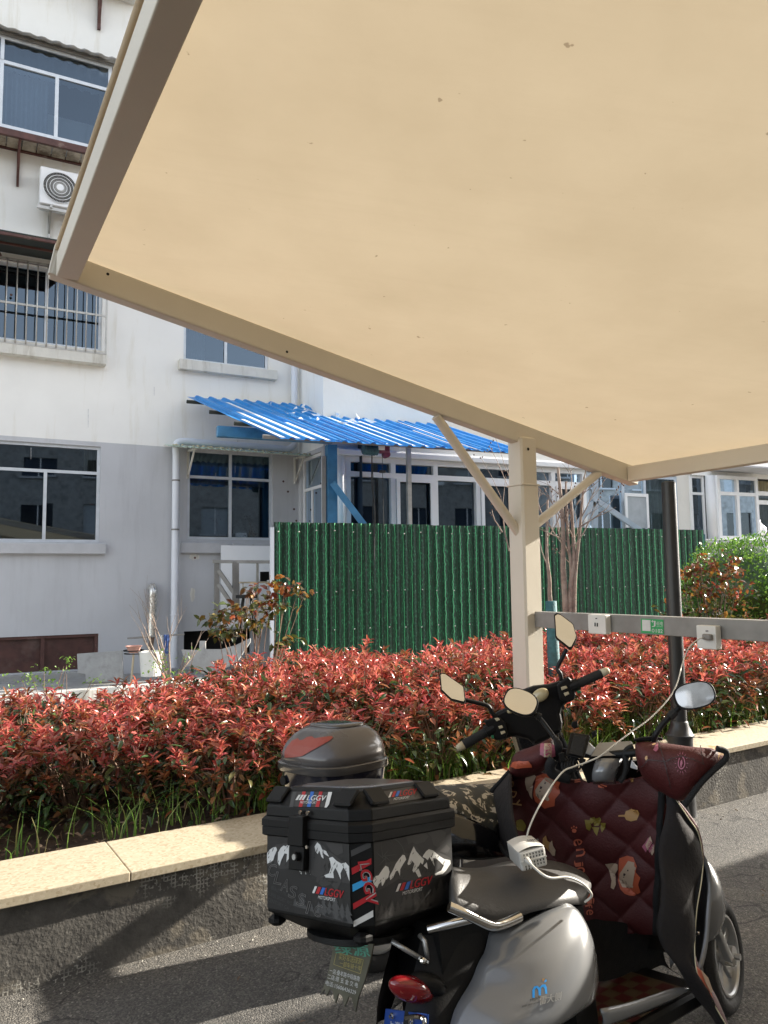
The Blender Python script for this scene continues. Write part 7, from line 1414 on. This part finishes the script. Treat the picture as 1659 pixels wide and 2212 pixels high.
# seat with camouflage cover
g = coons([W(900, 1745, 2.80), W(985, 1750, 2.84), W(1036, 1796, 2.84), W(1072, 1802, 2.86)], [W(900, 1716, 3.1), W(1030, 1700, 3.18), W(1085, 1692, 3.22), W(1110, 1690, 3.25)], [W(900, 1745, 2.8), W(894, 1728, 2.96), W(900, 1716, 3.1)], [W(1072, 1802, 2.86), W(1100, 1740, 3.05), W(1110, 1690, 3.25)], 20, 14, lambda u, v: V(0, 0, .045*math.sin(math.pi*v)**.7))
mb = MB(); mb.grid(g); mb.build('seat', 'camouflage', sc2, smooth=True, solid=.03)
g = coons([W(915, 1850, 2.75), W(1030, 1858, 2.78), W(1095, 1850, 2.85)], [W(915, 1738, 2.82), W(1020, 1770, 2.83), W(1075, 1800, 2.87)], [W(915, 1850, 2.75), W(915, 1738, 2.82)], [W(1095, 1850, 2.85), W(1075, 1800, 2.87)], 12, 10, lambda u, v: T.s*(.03*math.sin(math.pi*u)*math.sin(math.pi*v))); mb = MB(); mb.grid(g); mb.build('side_panel', 'black_gloss', sc2, smooth=True, solid=.008)
# cross headset, switch housings, grips
hs2 = Z2([(560, 640), (600, 600), (690, 558), (770, 470), (850, 388), (950, 352), (1080, 338), (1180, 312), (1290, 262), (1330, 340), (1345, 440), (1290, 500), (1222, 545), (1205, 620), (1222, 700), (1212, 800), (1145, 825), (1060, 870), (960, 915), (900, 860), (800, 835), (740, 835), (640, 870), (575, 862), (555, 760)])
poly_block(hs2, 0, .09, 'headset', 'black_plastic', sc2, .018, lambda x, y: D2+.02)
def sw(l, nm='switch_housing', d=D2-.03, m='black_plastic', th=.07, bev=.008): return poly_block(Z2(l), d, th, nm, m, sc2, bev)
s_l = sw([(480, 680), (590, 650), (640, 655), (690, 700), (710, 800), (690, 850), (590, 868), (560, 800)]); s_r = sw([(1165, 345), (1270, 265), (1300, 300), (1345, 440), (1330, 490), (1250, 520), (1190, 480)])
for par_, ls_ in ((s_l, ([(585, 660), (620, 655), (640, 675), (605, 690)], [(620, 735), (655, 725), (668, 748), (632, 760)], [(640, 785), (680, 775), (690, 795), (650, 815)])), (s_r, ([(1205, 370), (1255, 355), (1268, 378), (1212, 400)], [(1230, 425), (1275, 410), (1285, 435), (1245, 455)]))):
    for l in ls_: poly_block(Z2(l), D2-.038, .01, 'button', 'beige_button', par_, .002)
poly_block(Z2([(555, 820), (580, 818), (582, 848), (556, 850)]), D2-.038, .01, 'button', 'green_plastic', s_l, .002); poly_block(Z2([(1355, 405), (1392, 400), (1395, 425), (1360, 432)]), D2-.038, .01, 'button', 'green_plastic', s_r, .002)
for (a, b_) in (((540, 770), (300, 908)), ((1330, 355), (1585, 240))):
    p, q = W(*Z2([a])[0], D2-.01), W(*Z2([b_])[0], D2-.02); mb = MB(); n = 22; mb.tube([p.lerp(q, k/n) for k in range(n+1)], [.0195+(.0015 if k % 2 else 0) for k in range(n+1)], 14); gr = mb.build('grip', 'black_rubber', sc2, smooth=True)
    mb = MB(); mb.tube([q, q+(q-p).normalized()*.03, q+(q-p).normalized()*.036], [.019, .015, .009], 14); mb.build('grip_cap', 'beige_button', gr, smooth=True)
    mb = MB(); mb.tube([p-(q-p).normalized()*.02, p+(q-p).normalized()*.02], .027, 14); mb.build('grip_collar', 'black_plastic', gr)
for c_, hw_, hh_ in (((1012, 445), 20, 13.5), ((735, 590), 8, 6)):
    c = W(*Z2([c_])[0], D2-.0); v_ = (CAM-c).normalized(); x_ = V(0, 0, 1).cross(v_).normalized(); y_ = v_.cross(x_); xx = (x_*.85+y_*.5).normalized(); yy = v_.cross(xx); k = D2/FPX; mb = MB(); mb.ell(c, xx*hw_*k, yy*hh_*k, v_*.02, 24, 12); mb.build('gauge_lens', 'gold_lens', sc2, smooth=True)
def pmir(pts, d, stem, face): cx = sum(p[0] for p in pts)/len(pts); cy = sum(p[1] for p in pts)/len(pts); return mirror(sc2, (cx, cy), d, 0, 1, 1, stem, face=face, pts=pts, thick=.02)
def Z5(l): return [(1042+x*.3717, 932.5+y*.3717) for x, y in l]
pmir(Z2([(84, 240), (95, 228), (130, 232), (292, 362), (300, 380), (304, 510), (290, 524), (180, 492), (165, 480), (88, 395)]), D2-.02, [(1003, 1512, D2), (1030, 1518, D2), (1054, 1525, D2), (1062, 1538, D2), (1071, 1550, D2)], (.08, 0, .50))
pmir(Z5([(424, 1060), (440, 1050), (458, 1055), (520, 1108), (530, 1122), (544, 1192), (540, 1210), (512, 1262), (500, 1265), (432, 1205), (426, 1190)]), D2, [(1224, 1402, D2+.01), (1214, 1422, D2+.01), (1204, 1444, D2+.01), (1210, 1455, D2), (1213, 1470, D2)], (.05, 0, .40))
mb = MB()
for x, y in ((1195, 762), (950, 890), (1228, 560)): mb.disc(W(*Z2([(x, y)])[0], D2+.012), V(.008, 0, 0), V(0, 0, .008), 10)
mb.build('screw_holes', 'dark_hole', sc2, kind='stuff')

# grey domed box of the second scooter
B2 = Frame(W(720, 1655, 2.93), 45, 3, -1.5); b2 = thing('domed_box', B2.w(0, 0, -.12), 'grey domed top box with a red reflector behind the black mountain box', 'storage box')
def sring(z, kx, ky, fx=0., n=36, e=3.0):
    out = []
    for k in range(n):
        t = 2*math.pi*k/n; c_, s_ = math.cos(t), math.sin(t); out.append(B2.w(fx+kx*math.copysign(abs(c_)**(2/e), c_), ky*math.copysign(abs(s_)**(2/e), s_), z))
    return out
mb = MB(); mb.loft([sring(-.13, .13, .135), sring(-.10, .155, .16), sring(-.0, .172, .172)]); mb.build('case', 'box_dark', b2, smooth=40)
mb = MB(); mb.loft([sring(.0, .18, .18), sring(.004, .183, .183), sring(.026, .183, .183), sring(.03, .178, .178)]); mb.build('rim', 'smoke_plastic', b2, smooth=40)
mb = MB(); mb.loft([sring(.03, .174, .174), sring(.06, .171, .172, .002), sring(.09, .158, .163, .006), sring(.118, .135, .145, .012), sring(.138, .108, .12, .018), sring(.148, .085, .1, .022), sring(.151, .05, .06, .024)]); lb2 = mb.bvh(); ld = mb.build('lid', 'box_grey', b2, smooth=True)
mb = MB(); mb.loft([sring(.146, .088, .104, .021), sring(.156, .080, .096, .022), sring(.158, .04, .05, .023)]); mb.build('lid_pad', 'smoke_plastic', b2, smooth=True)
def D1(l): return [(548.5+x*.16534, 1508.5+y*.16534) for x, y in l]
decal([D1([(412, 775), (408, 700), (440, 640), (500, 560), (580, 525), (602, 556), (650, 545), (700, 512), (760, 503), (798, 530), (870, 517), (1020, 500), (1035, 520), (1000, 552), (900, 612), (750, 692), (640, 757), (520, 772)])], bcast(lb2, .003), 'reflector', 'red_reflector', ld, 5)
c = W(633, 1681, 2.86); mb = MB(); c = bcast(mb.bvh(), 0)(633, 1681) if False else B2.w(-.150, -.085, -.035); mb.tube([c, c-B2.f*.02], .016, 16); mb.build('lock', 'black_plastic', b2, smooth=40)
